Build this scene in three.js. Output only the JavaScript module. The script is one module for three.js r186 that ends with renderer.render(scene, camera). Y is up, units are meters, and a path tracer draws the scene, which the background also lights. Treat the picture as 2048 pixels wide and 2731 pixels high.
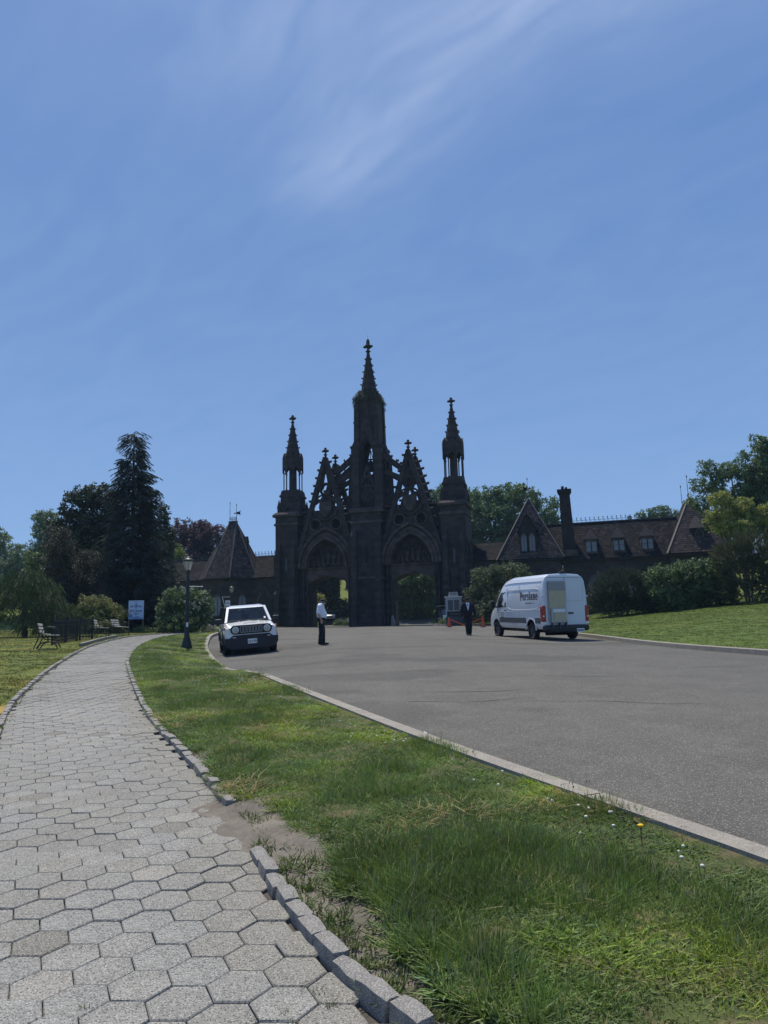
import * as THREE from 'three';
import { mergeGeometries, toCreasedNormals } from 'three/addons/utils/BufferGeometryUtils.js';
import { RoundedBoxGeometry } from 'three/addons/geometries/RoundedBoxGeometry.js';
import { TextGeometry } from 'three/addons/geometries/TextGeometry.js';
import { FontLoader } from 'three/addons/loaders/FontLoader.js';
import { Brush, Evaluator, SUBTRACTION } from 'three-bvh-csg';

// ---------------------------------------------------------------- camera, sky, sun, exposure
const D2R = Math.PI / 180;
const scene = new THREE.Scene();
const camera = new THREE.PerspectiveCamera(71.6, 768 / 1024, 0.05, 1500);
camera.position.set(0, 1.4, 0);
camera.rotation.set(9.4 * D2R, 0, -1.5 * D2R, 'YXZ');
const renderer = new THREE.WebGLRenderer();
renderer.toneMapping = THREE.LinearToneMapping;
renderer.toneMappingExposure = 1.0;
renderer.shadowMap.enabled = true;
scene.fog = new THREE.FogExp2(new THREE.Color().setRGB(0.40, 0.58, 0.78), 0.0003);   // faint summer haze

const SUN_AZ = -20 * D2R, SUN_EL = 64 * D2R;          // a little left of straight ahead, high
const sunDir = new THREE.Vector3(Math.sin(SUN_AZ) * Math.cos(SUN_EL), Math.sin(SUN_EL), -Math.cos(SUN_AZ) * Math.cos(SUN_EL));
const sun = new THREE.DirectionalLight(new THREE.Color(1, 0.93, 0.80), 4.7);
sun.position.copy(sunDir).multiplyScalar(200); sun.position.z -= 40;
sun.target.position.set(0, 0, -40);
sun.castShadow = true; sun.shadow.mapSize.set(4096, 4096);
Object.assign(sun.shadow.camera, { left: -120, right: 120, top: 120, bottom: -120, near: 1, far: 500 });
scene.add(sun, sun.target);

// seeded random numbers and periodic noise
function rng(seed) { let a = seed >>> 0; return () => { a = (a + 0x6d2b79f5) | 0; let t = Math.imul(a ^ (a >>> 15), 1 | a); t = (t + Math.imul(t ^ (t >>> 7), 61 | t)) ^ t; return ((t ^ (t >>> 14)) >>> 0) / 4294967296; }; }
const clamp = (x, a = 0, b = 1) => Math.min(b, Math.max(a, x));
const ss = (a, b, x) => { const t = clamp((x - a) / (b - a)); return t * t * (3 - 2 * t); };
const mixn = (a, b, t) => a + (b - a) * t;
function hash2(x, y, s = 0) { let h = Math.imul(x | 0, 374761393) + Math.imul(y | 0, 668265263) + Math.imul(s | 0, 974634777); h = Math.imul(h ^ (h >>> 13), 1274126177); return ((h ^ (h >>> 16)) >>> 0) / 4294967296; }
function vnoise(x, y, s = 0, per = 0) {
  const xi = Math.floor(x), yi = Math.floor(y), fx = x - xi, fy = y - yi, u = fx * fx * (3 - 2 * fx), v = fy * fy * (3 - 2 * fy);
  const w = per ? (n) => ((n % per) + per) % per : (n) => n;
  const a = hash2(w(xi), w(yi), s), b = hash2(w(xi + 1), w(yi), s), c = hash2(w(xi), w(yi + 1), s), d = hash2(w(xi + 1), w(yi + 1), s);
  return a + (b - a) * u + (c - a) * v + (a - b - c + d) * u * v;
}
function fbm(x, y, s = 0, o = 4) { let v = 0, a = 0.5, f = 1; for (let i = 0; i < o; i++) { v += a * vnoise(x * f, y * f, s + i * 17); a *= 0.5; f *= 2.03; } return v / (1 - Math.pow(0.5, o)); }

// the sky: clear blue, paler towards the horizon and the sun, thin cirrus high up
{
  const W = 1536, H = 768, data = new Float32Array(W * H * 4), d = new THREE.Vector3();
  for (let j = 0; j < H; j++) for (let i = 0; i < W; i++) {
    const el = ((j + 0.5) / H - 0.5) * Math.PI, az = ((i + 0.5) / W - 0.5) * 2 * Math.PI;   // u = atan2(z, x)
    d.set(Math.cos(az) * Math.cos(el), Math.sin(el), Math.sin(az) * Math.cos(el));
    const e = Math.max(0, d.y), cosS = d.dot(sunDir), ang = Math.acos(clamp(cosS, -1, 1)) / D2R;
    const hz = Math.exp(-e * 2.6);
    const low = Math.exp(-e * 13); let r = mixn(0.066, 0.332, hz) + 0.06 * low, g = mixn(0.172, 0.553, hz) + 0.06 * low, b = mixn(0.462, 0.915, hz) + 0.03 * low;
    const away = ss(20, 110, ang); r *= 1 - 0.12 * away; g *= 1 - 0.11 * away; b *= 1 - 0.1 * away;
    const glow = 0.20 * Math.exp(-ang / 15) + 1.2 * Math.exp(-ang / 4);
    r += glow * 0.95; g += glow * 0.98; b += glow;
    if (d.y > 0.03) {                                                    // cirrus on a sheet high above
      const px = d.x / (d.y + 0.12), pz = d.z / (d.y + 0.12), wx = fbm(px * 1.6 + 5, pz * 1.6, 3, 4) - 0.5, wz = 0.6 * (fbm(px * 1.6 + 9, pz * 1.6 + 4, 4, 4) - 0.5);
      const al = (px + pz) * 0.707 + wx * 0.5, ac = (px - pz) * 0.707 + wz * 0.55, q = fbm(al * 1.2 + 3.1, ac * 2.4 + 1.7, 11, 6), rid = 1 - Math.abs(2 * fbm(al * 3.2 + 2 + wz, ac * 11 + 1.6 * wx, 23, 6) - 1), fine = ss(0.1, 1, rid) * (0.4 + 0.9 * fbm(al * 9, ac * 34 + wx, 29, 5));
      const streak = Math.exp(-(((ac - 0.76) / 0.09) ** 2)) * ss(-1.1, -0.8, al), broad = ss(0.56, 0.76, d.y) * ss(0.34, 0.72, q);
      const veil = clamp((0.22 * broad + 0.20 * streak) * (0.12 + 1.3 * fine)) + 0.05 * fine * ss(0.03, 0.3, d.y);
      r += (0.66 - r) * veil; g += (0.77 - g) * veil; b += (0.98 - b) * veil;
    }
    if (d.y < 0) { const k = ss(0, -0.2, d.y); r = mixn(r, 0.10, k); g = mixn(g, 0.11, k); b = mixn(b, 0.10, k); }
    const o = (j * W + i) * 4; data[o] = r; data[o + 1] = g; data[o + 2] = b; data[o + 3] = 1;
  }
  const sky = new THREE.DataTexture(data, W, H, THREE.RGBAFormat, THREE.FloatType);
  sky.mapping = THREE.EquirectangularReflectionMapping; sky.magFilter = sky.minFilter = THREE.LinearFilter; sky.needsUpdate = true;
  scene.background = sky; scene.environment = sky;
}

// ---------------------------------------------------------------- helpers
const counts = new Map();
function numbered(n) { const c = counts.get(n) || 0; counts.set(n, c + 1); return c ? `${n}_${String(c).padStart(3, '0')}` : n; }
function tag(o, label, category, group, kind) { o.userData.label = label; if (category) o.userData.category = category; if (group) o.userData.group = group; if (kind) o.userData.kind = kind; return o; }
function thing(name, label, category, [x, y, z] = [0, 0, 0], turn = 0, group) {
  const o = new THREE.Group(); o.name = numbered(name); o.position.set(x, y, z); o.rotation.y = turn; scene.add(o); return tag(o, label, category, group);
}
function prep(g) {                                                        // same attributes everywhere so that pieces merge
  let n = g.index ? g.toNonIndexed() : g;
  if (!n.attributes.normal) n.computeVertexNormals();
  if (!n.attributes.uv) n.setAttribute('uv', new THREE.BufferAttribute(new Float32Array(n.attributes.position.count * 2), 2));
  for (const k of Object.keys(n.attributes)) if (!['position', 'normal', 'uv', 'color'].includes(k)) n.deleteAttribute(k);
  return n;
}
function merged(list) { list = list.map(prep); return list.length === 1 ? list[0] : mergeGeometries(list); }
function metreUV(g) {                                                     // uv in metres, from the side that a face points to
  const p = g.attributes.position, n = g.attributes.normal, uv = new Float32Array(p.count * 2);
  for (let i = 0; i < p.count; i += 3) {
    let nx = 0, ny = 0, nz = 0; for (let k = 0; k < 3; k++) { nx += n.getX(i + k); ny += n.getY(i + k); nz += n.getZ(i + k); }
    nx = Math.abs(nx); ny = Math.abs(ny); nz = Math.abs(nz);
    for (let k = 0; k < 3; k++) { const j = i + k, x = p.getX(j), y = p.getY(j), z = p.getZ(j);
      const [u, v] = ny >= nx && ny >= nz ? [x, z] : nx >= nz ? [z, y] : [x, y]; uv[j * 2] = u; uv[j * 2 + 1] = v; }
  }
  g.setAttribute('uv', new THREE.BufferAttribute(uv, 2)); return g;
}
function obj(name, geos, mat, parent = scene, opt = {}) {
  let g = Array.isArray(geos) ? merged(geos) : geos;
  if (opt.metre !== false && (mat.userData.metre || opt.metre)) g = metreUV(prep(g));
  const m = new THREE.Mesh(g, mat); m.name = parent === scene ? numbered(name) : name;
  m.castShadow = m.receiveShadow = true; parent.add(m);
  if (opt.at) m.position.set(...opt.at);
  if (opt.label) m.userData.label = opt.label;
  if (opt.kind) m.userData.kind = opt.kind;
  return m;
}
const T = (g, x = 0, y = 0, z = 0, ry = 0, rx = 0, rz = 0) => { const m = new THREE.Matrix4().makeRotationFromEuler(new THREE.Euler(rx, ry, rz, 'YXZ')); m.setPosition(x, y, z); g.applyMatrix4(m); return g; };
const bx = (w, h, d, x = 0, y = 0, z = 0, ry = 0, rx = 0, rz = 0) => T(new THREE.BoxGeometry(w, h, d), x, y, z, ry, rx, rz);
const rbx = (w, h, d, r, x = 0, y = 0, z = 0, ry = 0, rx = 0, rz = 0) => T(new RoundedBoxGeometry(w, h, d, 2, r), x, y, z, ry, rx, rz);
const b0 = (x0, x1, y0, y1, z0, z1) => bx(x1 - x0, y1 - y0, z1 - z0, (x0 + x1) / 2, (y0 + y1) / 2, (z0 + z1) / 2);
const cy = (r1, r2, h, n, x = 0, y = 0, z = 0, rx = 0, rz = 0, ry = 0) => T(new THREE.CylinderGeometry(r1, r2, h, n), x, y, z, ry, rx, rz);
const V = (x, y, z) => new THREE.Vector3(x, y, z);
function bar(a, b, r1, r2 = r1, n = 6) {                                  // a tapered round bar from a to b
  a = Array.isArray(a) ? V(...a) : a; b = Array.isArray(b) ? V(...b) : b; const d = b.clone().sub(a), L = d.length();
  const g = new THREE.CylinderGeometry(r2, r1, L, n); g.translate(0, L / 2, 0);
  g.applyQuaternion(new THREE.Quaternion().setFromUnitVectors(V(0, 1, 0), d.normalize())); g.translate(a.x, a.y, a.z); return g;
}
function beam(a, b, w, h) {                                               // a rectangular bar from a to b
  a = V(...a); b = V(...b); const d = b.clone().sub(a), L = d.length(), g = new THREE.BoxGeometry(w, h, L);
  const m = new THREE.Matrix4().lookAt(V(0, 0, 0), d, Math.abs(d.y) / L > 0.99 ? V(0, 0, 1) : V(0, 1, 0)); g.applyMatrix4(m); g.translate((a.x + b.x) / 2, (a.y + b.y) / 2, (a.z + b.z) / 2); return g;
}
const tube = (pts, r, n = 24, s = 6, closed = false) => new THREE.TubeGeometry(new THREE.CatmullRomCurve3(pts.map((p) => V(...p)), closed), n, r, s, closed);
const lathe = (pts, n = 24) => new THREE.LatheGeometry(pts.map((p) => new THREE.Vector2(...p)), n);
function poly(pts, holes = []) { const s = new THREE.Shape(pts.map((p) => new THREE.Vector2(...p))); for (const h of holes) s.holes.push(new THREE.Path(h.map((p) => new THREE.Vector2(...p)))); return s; }
function ext(shape, z0, z1, bevel = 0) { const g = new THREE.ExtrudeGeometry(shape, { depth: z1 - z0 - 2 * bevel, bevelEnabled: bevel > 0, bevelSize: bevel, bevelThickness: bevel, bevelSegments: 1, curveSegments: 10 }); g.translate(0, 0, z0 + bevel); return g; }
const ngon = (n, r, cx = 0, cyy = 0, rot = 0) => Array.from({ length: n }, (_, i) => [cx + r * Math.cos(rot + (i / n) * 2 * Math.PI), cyy + r * Math.sin(rot + (i / n) * 2 * Math.PI)]);
function tris(list) { const p = new Float32Array(list.length * 3); list.forEach((v, i) => { p[i * 3] = v[0]; p[i * 3 + 1] = v[1]; p[i * 3 + 2] = v[2]; }); const g = new THREE.BufferGeometry(); g.setAttribute('position', new THREE.BufferAttribute(p, 3)); g.computeVertexNormals(); return g; }
const quad = (a, b, c, d) => [a, b, c, a, c, d];
function hull(bot, top) {                                                 // prism or frustum between two rings of points (same count, counter-clockwise seen from above)
  const L = [], n = bot.length; for (let i = 0; i < n; i++) { const j = (i + 1) % n; L.push(...quad(bot[j], bot[i], top[i], top[j])); }
  for (let i = 1; i < n - 1; i++) { L.push(top[0], top[i + 1], top[i]); L.push(bot[0], bot[i], bot[i + 1]); }
  return tris(L);
}
const ringXZ = (hx, hz, y, cx = 0, cz = 0) => [[cx - hx, y, cz - hz], [cx + hx, y, cz - hz], [cx + hx, y, cz + hz], [cx - hx, y, cz + hz]];
const frustum = (hx0, hz0, y0, hx1, hz1, y1, cx = 0, cz = 0) => hull(ringXZ(hx0, hz0, y0, cx, cz), ringXZ(hx1, hz1, y1, cx, cz));
function pickColor(g, fn) { const n = g.attributes.position.count, c = new Float32Array(n * 3); for (let i = 0; i < n; i++) { const k = fn(g.attributes.position.getX(i), g.attributes.position.getY(i), g.attributes.position.getZ(i), i); c.set(k, i * 3); } g.setAttribute('color', new THREE.BufferAttribute(c, 3)); return g; }

// naive surface nets over a signed distance function
function sdfGeo(f, lo, hi, cell) {
  const nx = Math.ceil((hi[0] - lo[0]) / cell) + 1, ny = Math.ceil((hi[1] - lo[1]) / cell) + 1, nz = Math.ceil((hi[2] - lo[2]) / cell) + 1;
  const val = new Float32Array(nx * ny * nz), id = (i, j, k) => i + nx * (j + ny * k);
  for (let k = 0; k < nz; k++) for (let j = 0; j < ny; j++) for (let i = 0; i < nx; i++) val[id(i, j, k)] = f(lo[0] + i * cell, lo[1] + j * cell, lo[2] + k * cell);
  const vid = new Int32Array(nx * ny * nz).fill(-1), pos = [], idx = [];
  for (let k = 0; k < nz - 1; k++) for (let j = 0; j < ny - 1; j++) for (let i = 0; i < nx - 1; i++) {
    let n = 0, sx = 0, sy = 0, sz = 0; const c = [];
    for (let q = 0; q < 8; q++) c.push(val[id(i + (q & 1), j + ((q >> 1) & 1), k + (q >> 2))]);
    for (let a = 0; a < 8; a++) for (let bit = 1; bit < 8; bit <<= 1) { const b = a | bit; if (b === a || (c[a] < 0) === (c[b] < 0)) continue; const t = c[a] / (c[a] - c[b]);
      sx += (a & 1) + t * ((b & 1) - (a & 1)); sy += ((a >> 1) & 1) + t * (((b >> 1) & 1) - ((a >> 1) & 1)); sz += (a >> 2) + t * ((b >> 2) - (a >> 2)); n++; }
    if (n) { vid[id(i, j, k)] = pos.length / 3; pos.push(lo[0] + (i + sx / n) * cell, lo[1] + (j + sy / n) * cell, lo[2] + (k + sz / n) * cell); }
  }
  const face = (a, b, c, d, flip) => { if (a < 0 || b < 0 || c < 0 || d < 0) return; flip ? idx.push(a, c, b, a, d, c) : idx.push(a, b, c, a, c, d); };
  for (let k = 1; k < nz - 1; k++) for (let j = 1; j < ny - 1; j++) for (let i = 1; i < nx - 1; i++) {
    const v = val[id(i, j, k)] < 0;
    if (v !== val[id(i + 1, j, k)] < 0) face(vid[id(i, j - 1, k - 1)], vid[id(i, j, k - 1)], vid[id(i, j, k)], vid[id(i, j - 1, k)], !v);
    if (v !== val[id(i, j + 1, k)] < 0) face(vid[id(i - 1, j, k - 1)], vid[id(i - 1, j, k)], vid[id(i, j, k)], vid[id(i, j, k - 1)], !v);
    if (v !== val[id(i, j, k + 1)] < 0) face(vid[id(i - 1, j - 1, k)], vid[id(i, j - 1, k)], vid[id(i, j, k)], vid[id(i - 1, j, k)], !v);
  }
  const g = new THREE.BufferGeometry(); g.setAttribute('position', new THREE.BufferAttribute(new Float32Array(pos), 3)); g.setIndex(idx); g.computeVertexNormals(); return g;
}
function capsule(p, a, b, ra, rb) { const bax = b[0] - a[0], bay = b[1] - a[1], baz = b[2] - a[2], px = p[0] - a[0], py = p[1] - a[1], pz = p[2] - a[2];
  const h = clamp((px * bax + py * bay + pz * baz) / (bax * bax + bay * bay + baz * baz + 1e-9)); return Math.hypot(px - bax * h, py - bay * h, pz - baz * h) - (ra + (rb - ra) * h); }
const ellip = (p, c, r) => { const x = (p[0] - c[0]) / r[0], y = (p[1] - c[1]) / r[1], z = (p[2] - c[2]) / r[2], k = Math.hypot(x, y, z); return (k - 1) * Math.min(r[0], r[1], r[2]); };
const smin = (a, b, k) => { const h = clamp(0.5 + 0.5 * (b - a) / k); return b + (a - b) * h - k * h * (1 - h); };

// ---------------------------------------------------------------- procedural textures and materials
function tex(size, fn, { srgb = true, rep = 1 } = {}) {
  const d = new Uint8Array(size * size * 4);
  for (let j = 0; j < size; j++) for (let i = 0; i < size; i++) { const c = fn(i / size, j / size, i, j), o = (j * size + i) * 4; for (let k = 0; k < 3; k++) { const v = clamp(c[k]); d[o + k] = Math.round(255 * (srgb ? (v <= 0.0031308 ? 12.92 * v : 1.055 * Math.pow(v, 1 / 2.4) - 0.055) : v)); } d[o + 3] = 255; }
  const t = new THREE.DataTexture(d, size, size, THREE.RGBAFormat); t.wrapS = t.wrapT = THREE.RepeatWrapping; t.magFilter = THREE.LinearFilter; t.minFilter = THREE.LinearFilter; t.repeat.set(1 / rep, 1 / rep); if (srgb) t.colorSpace = THREE.SRGBColorSpace; t.needsUpdate = true; return t;
}
const pn = (u, v, f, s) => vnoise(u * f, v * f, s, f);
// speckled stone: a matrix with light and dark grains of about `grain` cells
function speckle(base, light, dark, freq, share, seed) {
  return (u, v) => { const n = 0.5 * pn(u, v, 8, seed) + 0.3 * pn(u, v, 32, seed + 1) + 0.2 * pn(u, v, 128, seed + 2), m = 0.75 + 0.5 * n;
    let best = 9, bi = 0; const x = u * freq, y = v * freq, xi = Math.floor(x), yi = Math.floor(y);
    for (let a = -1; a <= 1; a++) for (let b = -1; b <= 1; b++) { const cx = ((xi + a) % freq + freq) % freq, cyy = ((yi + b) % freq + freq) % freq; const d = Math.hypot(xi + a + hash2(cx, cyy, seed + 5) - x, yi + b + hash2(cx, cyy, seed + 6) - y); if (d < best) { best = d; bi = hash2(cx, cyy, seed + 7); } }
    const g = best < 0.42 ? (bi < share ? light : bi > 1 - share ? dark : null) : null, k = 0.8 + 0.4 * bi;
    return base.map((c, i) => (g ? mixn(c * m, g[i] * k, 0.85) : c * m * (0.88 + 0.24 * bi))); };
}
const asphaltTex = tex(1024, speckle([0.076, 0.0725, 0.065], [0.33, 0.31, 0.28], [0.018, 0.018, 0.017], 200, 0.15, 3), { rep: 2.2 });
const paverTex = tex(1024, speckle([0.212, 0.205, 0.186], [0.47, 0.455, 0.42], [0.055, 0.053, 0.048], 160, 0.25, 31), { rep: 1.15 });
const kerbTex = tex(512, speckle([0.26, 0.235, 0.20], [0.45, 0.42, 0.37], [0.11, 0.10, 0.09], 110, 0.2, 47), { rep: 0.8 });
const graniteTex = tex(512, speckle([0.20, 0.188, 0.172], [0.48, 0.46, 0.43], [0.06, 0.06, 0.06], 100, 0.24, 57), { rep: 0.5 });
const soilTex = tex(512, (u, v) => { const n = 0.45 * pn(u, v, 6, 61) + 0.3 * pn(u, v, 24, 62) + 0.25 * pn(u, v, 96, 63), k = 0.6 + 0.8 * n; return [0.165 * k, 0.142 * k, 0.116 * k]; }, { rep: 0.9 });
const grassTex = tex(512, (u, v) => { const n = 0.4 * pn(u, v, 5, 71) + 0.3 * pn(u, v, 22, 72) + 0.3 * pn(u, v, 110, 73), k = 0.5 + n; return [0.078 * k + 0.012 * pn(u, v, 9, 75), 0.112 * k, 0.012 * k]; }, { rep: 1.6 });
const stoneTex = tex(512, (u, v) => { const row = Math.floor(v * 12), off = (row % 2) * 0.5 + hash2(row, 1, 80), bxx = ((Math.floor((u + off * 0.13) * 8) % 8) + 8) % 8, t = hash2(bxx, row, 81); const n = 0.5 * pn(u, v, 6, 82) + 0.3 * pn(u, v, 30, 83) + 0.2 * pn(u, v, 120, 84), k = (0.5 + 1.0 * n) * (0.68 + 0.64 * t); return [0.043 * k, 0.033 * k, 0.031 * k]; }, { rep: 5.2 });
const woodTex = tex(256, (u, v) => { const n = pn(u, v * 0.0 + v, 4, 91) * 0.3 + vnoise(u * 64, v * 4, 92) * 0.7, k = 0.7 + 0.6 * n; return [k, k, k]; }, { rep: 0.6 });
function mat(p, metre = false, Kind = THREE.MeshStandardMaterial) { const m = new Kind(p); m.userData.metre = metre; return m; }
const lin = (r, g, b) => new THREE.Color().setRGB(r, g, b);
const M = {
  asphalt: mat({ map: asphaltTex, bumpMap: asphaltTex, bumpScale: 0.012, roughness: 0.92, vertexColors: true }),
  crack: mat({ color: lin(0.022, 0.021, 0.02), roughness: 1 }),
  paver: mat({ map: paverTex, bumpMap: paverTex, bumpScale: 0.003, roughness: 0.95, vertexColors: true }),
  bed: mat({ map: soilTex, color: lin(0.42, 0.42, 0.42), roughness: 1 }, true),
  kerb: mat({ map: kerbTex, roughness: 0.95 }, true),
  granite: mat({ map: graniteTex, bumpMap: graniteTex, bumpScale: 0.003, roughness: 0.9 }, true),
  soil: mat({ map: soilTex, bumpMap: soilTex, bumpScale: 0.03, roughness: 1, vertexColors: true }),
  lawn: mat({ map: grassTex, roughness: 1, vertexColors: true }),
  stone: mat({ map: stoneTex, roughness: 0.95 }, true),
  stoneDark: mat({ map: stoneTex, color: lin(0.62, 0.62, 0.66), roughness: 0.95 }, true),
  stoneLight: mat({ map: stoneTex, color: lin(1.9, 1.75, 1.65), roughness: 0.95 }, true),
  slate: mat({ color: lin(0.5, 0.47, 0.47), roughness: 0.85, specularIntensity: 0.15, vertexColors: true }, false, THREE.MeshPhysicalMaterial),
  slateFlat: mat({ color: lin(0.046, 0.041, 0.042), roughness: 0.85, specularIntensity: 0.2 }, false, THREE.MeshPhysicalMaterial),
  roofBase: mat({ color: lin(0.03, 0.028, 0.03), roughness: 0.9 }),
  lead: mat({ color: lin(0.075, 0.066, 0.066), roughness: 0.75 }),
  iron: mat({ color: lin(0.012, 0.013, 0.015), roughness: 0.55, metalness: 0.2 }),
  green: mat({ color: lin(0.012, 0.022, 0.018), roughness: 0.5 }),
  darkGlass: mat({ color: lin(0.02, 0.022, 0.025), roughness: 0.08 }),
  paleGlass: mat({ color: lin(0.16, 0.18, 0.2), roughness: 0.12 }),
  pane: mat({ color: lin(0.92, 0.96, 0.95), roughness: 0.02, transmission: 1, thickness: 0, ior: 1.5 }, false, THREE.MeshPhysicalMaterial),
  lampGlass: mat({ color: lin(0.62, 0.6, 0.52), roughness: 0.5, transmission: 0.35, thickness: 0 }, false, THREE.MeshPhysicalMaterial),
  carWhite: mat({ color: lin(0.78, 0.79, 0.8), roughness: 0.35, clearcoat: 1, clearcoatRoughness: 0.05 }, false, THREE.MeshPhysicalMaterial),
  vanWhite: mat({ color: lin(0.66, 0.69, 0.74), roughness: 0.3, clearcoat: 1, clearcoatRoughness: 0.06 }, false, THREE.MeshPhysicalMaterial),
  plastic: mat({ color: lin(0.018, 0.02, 0.024), roughness: 0.6 }),
  trim: mat({ color: lin(0.075, 0.08, 0.085), roughness: 0.65 }),
  rubber: mat({ color: lin(0.016, 0.016, 0.017), roughness: 0.85 }),
  chrome: mat({ color: lin(0.6, 0.61, 0.62), roughness: 0.18, metalness: 1 }),
  silver: mat({ color: lin(0.4, 0.41, 0.42), roughness: 0.35, metalness: 0.6 }),
  red: mat({ color: lin(0.32, 0.012, 0.014), roughness: 0.2, clearcoat: 1 }, false, THREE.MeshPhysicalMaterial),
  amber: mat({ color: lin(0.4, 0.09, 0.02), roughness: 0.25 }),
  white: mat({ color: lin(0.75, 0.75, 0.74), roughness: 0.6 }),
  orange: mat({ color: lin(0.55, 0.075, 0.016), roughness: 0.55 }),
  slat: mat({ map: woodTex, color: lin(0.42, 0.40, 0.37), roughness: 0.8 }, true),
  post: mat({ map: woodTex, color: lin(0.22, 0.16, 0.10), roughness: 0.9 }, true),
  bark: mat({ map: woodTex, color: lin(0.10, 0.08, 0.065), roughness: 1 }, true),
  skin: mat({ color: lin(0.42, 0.25, 0.18), roughness: 0.6 }),
  skinDark: mat({ color: lin(0.13, 0.072, 0.05), roughness: 0.6 }),
  navy: mat({ color: lin(0.011, 0.012, 0.017), roughness: 0.9 }),
  shirt: mat({ color: lin(0.74, 0.76, 0.82), roughness: 0.9 }),
  shoe: mat({ color: lin(0.008, 0.008, 0.009), roughness: 0.4 }),
  hair: mat({ color: lin(0.16, 0.15, 0.14), roughness: 0.9 }),
  gold: mat({ color: lin(0.75, 0.48, 0.06), roughness: 0.3, metalness: 0.7 }),
};
const leafMat = (through = 0.35, spec = 0.5) => mat({ color: 0xffffff, roughness: 0.75, specularIntensity: spec, transmission: through, thickness: 0, side: THREE.DoubleSide }, false, THREE.MeshPhysicalMaterial);
M.leaf = leafMat(0.45, 0.8); M.blade = leafMat(0.45, 0.45);
M.lens = mat({ color: lin(0.75, 0.77, 0.78), roughness: 0.08, transmission: 0.35, thickness: 0 }, false, THREE.MeshPhysicalMaterial);
M.sideGlass = mat({ color: lin(0.012, 0.013, 0.015), roughness: 0.3, specularIntensity: 0.15 }, false, THREE.MeshPhysicalMaterial);
M.galv = mat({ color: lin(0.30, 0.31, 0.30), roughness: 0.6, metalness: 0.2 }); M.board = mat({ map: woodTex, color: lin(0.50, 0.45, 0.30), roughness: 0.85 }, true);
M.capBlack = mat({ color: lin(0.02, 0.02, 0.022), roughness: 0.9 }); M.fenceDark = mat({ color: lin(0.02, 0.021, 0.023), roughness: 0.8 });
M.boothBlue = mat({ color: lin(0.05, 0.062, 0.075), roughness: 0.7 }); M.boothWhite = mat({ color: lin(0.42, 0.43, 0.47), roughness: 0.5 });
M.leafOpaque = mat({ color: 0xffffff, roughness: 0.9, side: THREE.DoubleSide });
const font = await new FontLoader().loadAsync('fonts/droid/droid_serif_bold.typeface.json');
const sans = await new FontLoader().loadAsync('fonts/droid/droid_sans_bold.typeface.json');
// ---------------------------------------------------------------- lie of the land (d = metres ahead of the camera = -z)
function curve(list) {
  return (d) => {
    let i = 0; while (i < list.length - 2 && d > list[i + 1][0]) i++;
    const p1 = list[i], p2 = list[i + 1], p0 = list[i - 1] || p1, p3 = list[i + 2] || p2, h = p2[0] - p1[0], t = clamp((d - p1[0]) / h, -3, 1);
    if (d <= list[0][0]) return p1[1] + (p2[1] - p1[1]) * t;
    const m1 = (p2[1] - p0[1]) / (p2[0] - p0[0]) * h, m2 = (p3[1] - p1[1]) / (p3[0] - p1[0]) * h, t2 = t * t, t3 = t2 * t;
    return (2 * t3 - 3 * t2 + 1) * p1[1] + (t3 - 2 * t2 + t) * m1 + (-2 * t3 + 3 * t2) * p2[1] + (t3 - t2) * m2;
  };
}
const roadL = curve([[-6, 7.4], [-1, 4.1], [2.2, 2.55], [3.77, 1.86], [5.77, 0.92], [7.7, 0.09], [12.86, -1.96], [19.7, -4.5], [25, -6.12], [29.3, -7.3], [32.7, -8.1], [36.4, -8.85], [42.3, -9.7], [48, -10.3], [56, -10.8], [66, -11.2], [72.5, -11.0], [76, -8.3], [96, -8]]);
const roadR = curve([[-6, 15], [0, 12.6], [8, 10.5], [14, 9.6], [17.5, 9.18], [22.3, 8.77], [30, 8.73], [40, 8.75], [50, 8.6], [55, 8.2], [57.5, 6.5], [59.5, 4.7], [63, 4.3], [68, 4.6], [76, 5.5], [96, 6]]);
const pathR = curve([[-6, 5.99], [-1, 2.69], [1, 1.16], [2.61, -0.1], [3.23, -0.43], [3.9, -0.71], [4.98, -1.12], [6.84, -1.98], [9.05, -3.0], [14.2, -5.07], [19, -6.87], [25.9, -8.98], [32, -10.47], [36, -11.21], [38.8, -11.36], [41, -10.96], [42.4, -9.81]]);
const pathL = curve([[-6, 4.2], [-1, 0.9], [1, -0.6], [2.61, -1.75], [3.9, -2.4], [7.76, -4.11], [8.79, -4.61], [11.05, -5.6], [17.6, -7.98], [26, -10.65], [33.9, -12.5], [37, -12.9], [40.3, -12.85], [42.6, -12.1], [44.3, -10.0]]);
function G(x, z) {
  const d = -z; let b = 2.5 * (1 - Math.exp(-Math.max(d, -30) / 60));
  if (d > 92) b += 0.24 * Math.min(d - 92, 36);
  b += 0.02 * clamp(-x - 4, 0, 22) * ss(4, 16, d);
  if (x > 9.2) b += (0.09 * ss(8, 20, d) - 0.045 * ss(50, 66, d)) * Math.min(x - 9.2, 40);
  if (d > 13 && d < 38) { const u = x - roadL(d); b -= 0.26 * ss(13, 19, d) * (1 - ss(29, 38, d)) * (u >= 0 ? 1 - clamp(u / 3.4) : Math.max(0, 1 + u / 1.8)); }
  if (x > 2 && d > 8 && d < 54) b -= 0.18 * ss(2, 8, x) * ss(8, 26, d) * (1 - ss(40, 54, d));
  return b;
}
const groundAt = (x, z) => { const d = -z; if (d > -5 && d < 95 && x > roadL(d) && x < roadR(d)) return G(x, z); if (d < 44.2 && x < pathR(Math.min(d, 42.4)) && x > pathL(d)) return G(x, z) + 0.055; return G(x, z) + 0.09; };
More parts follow.
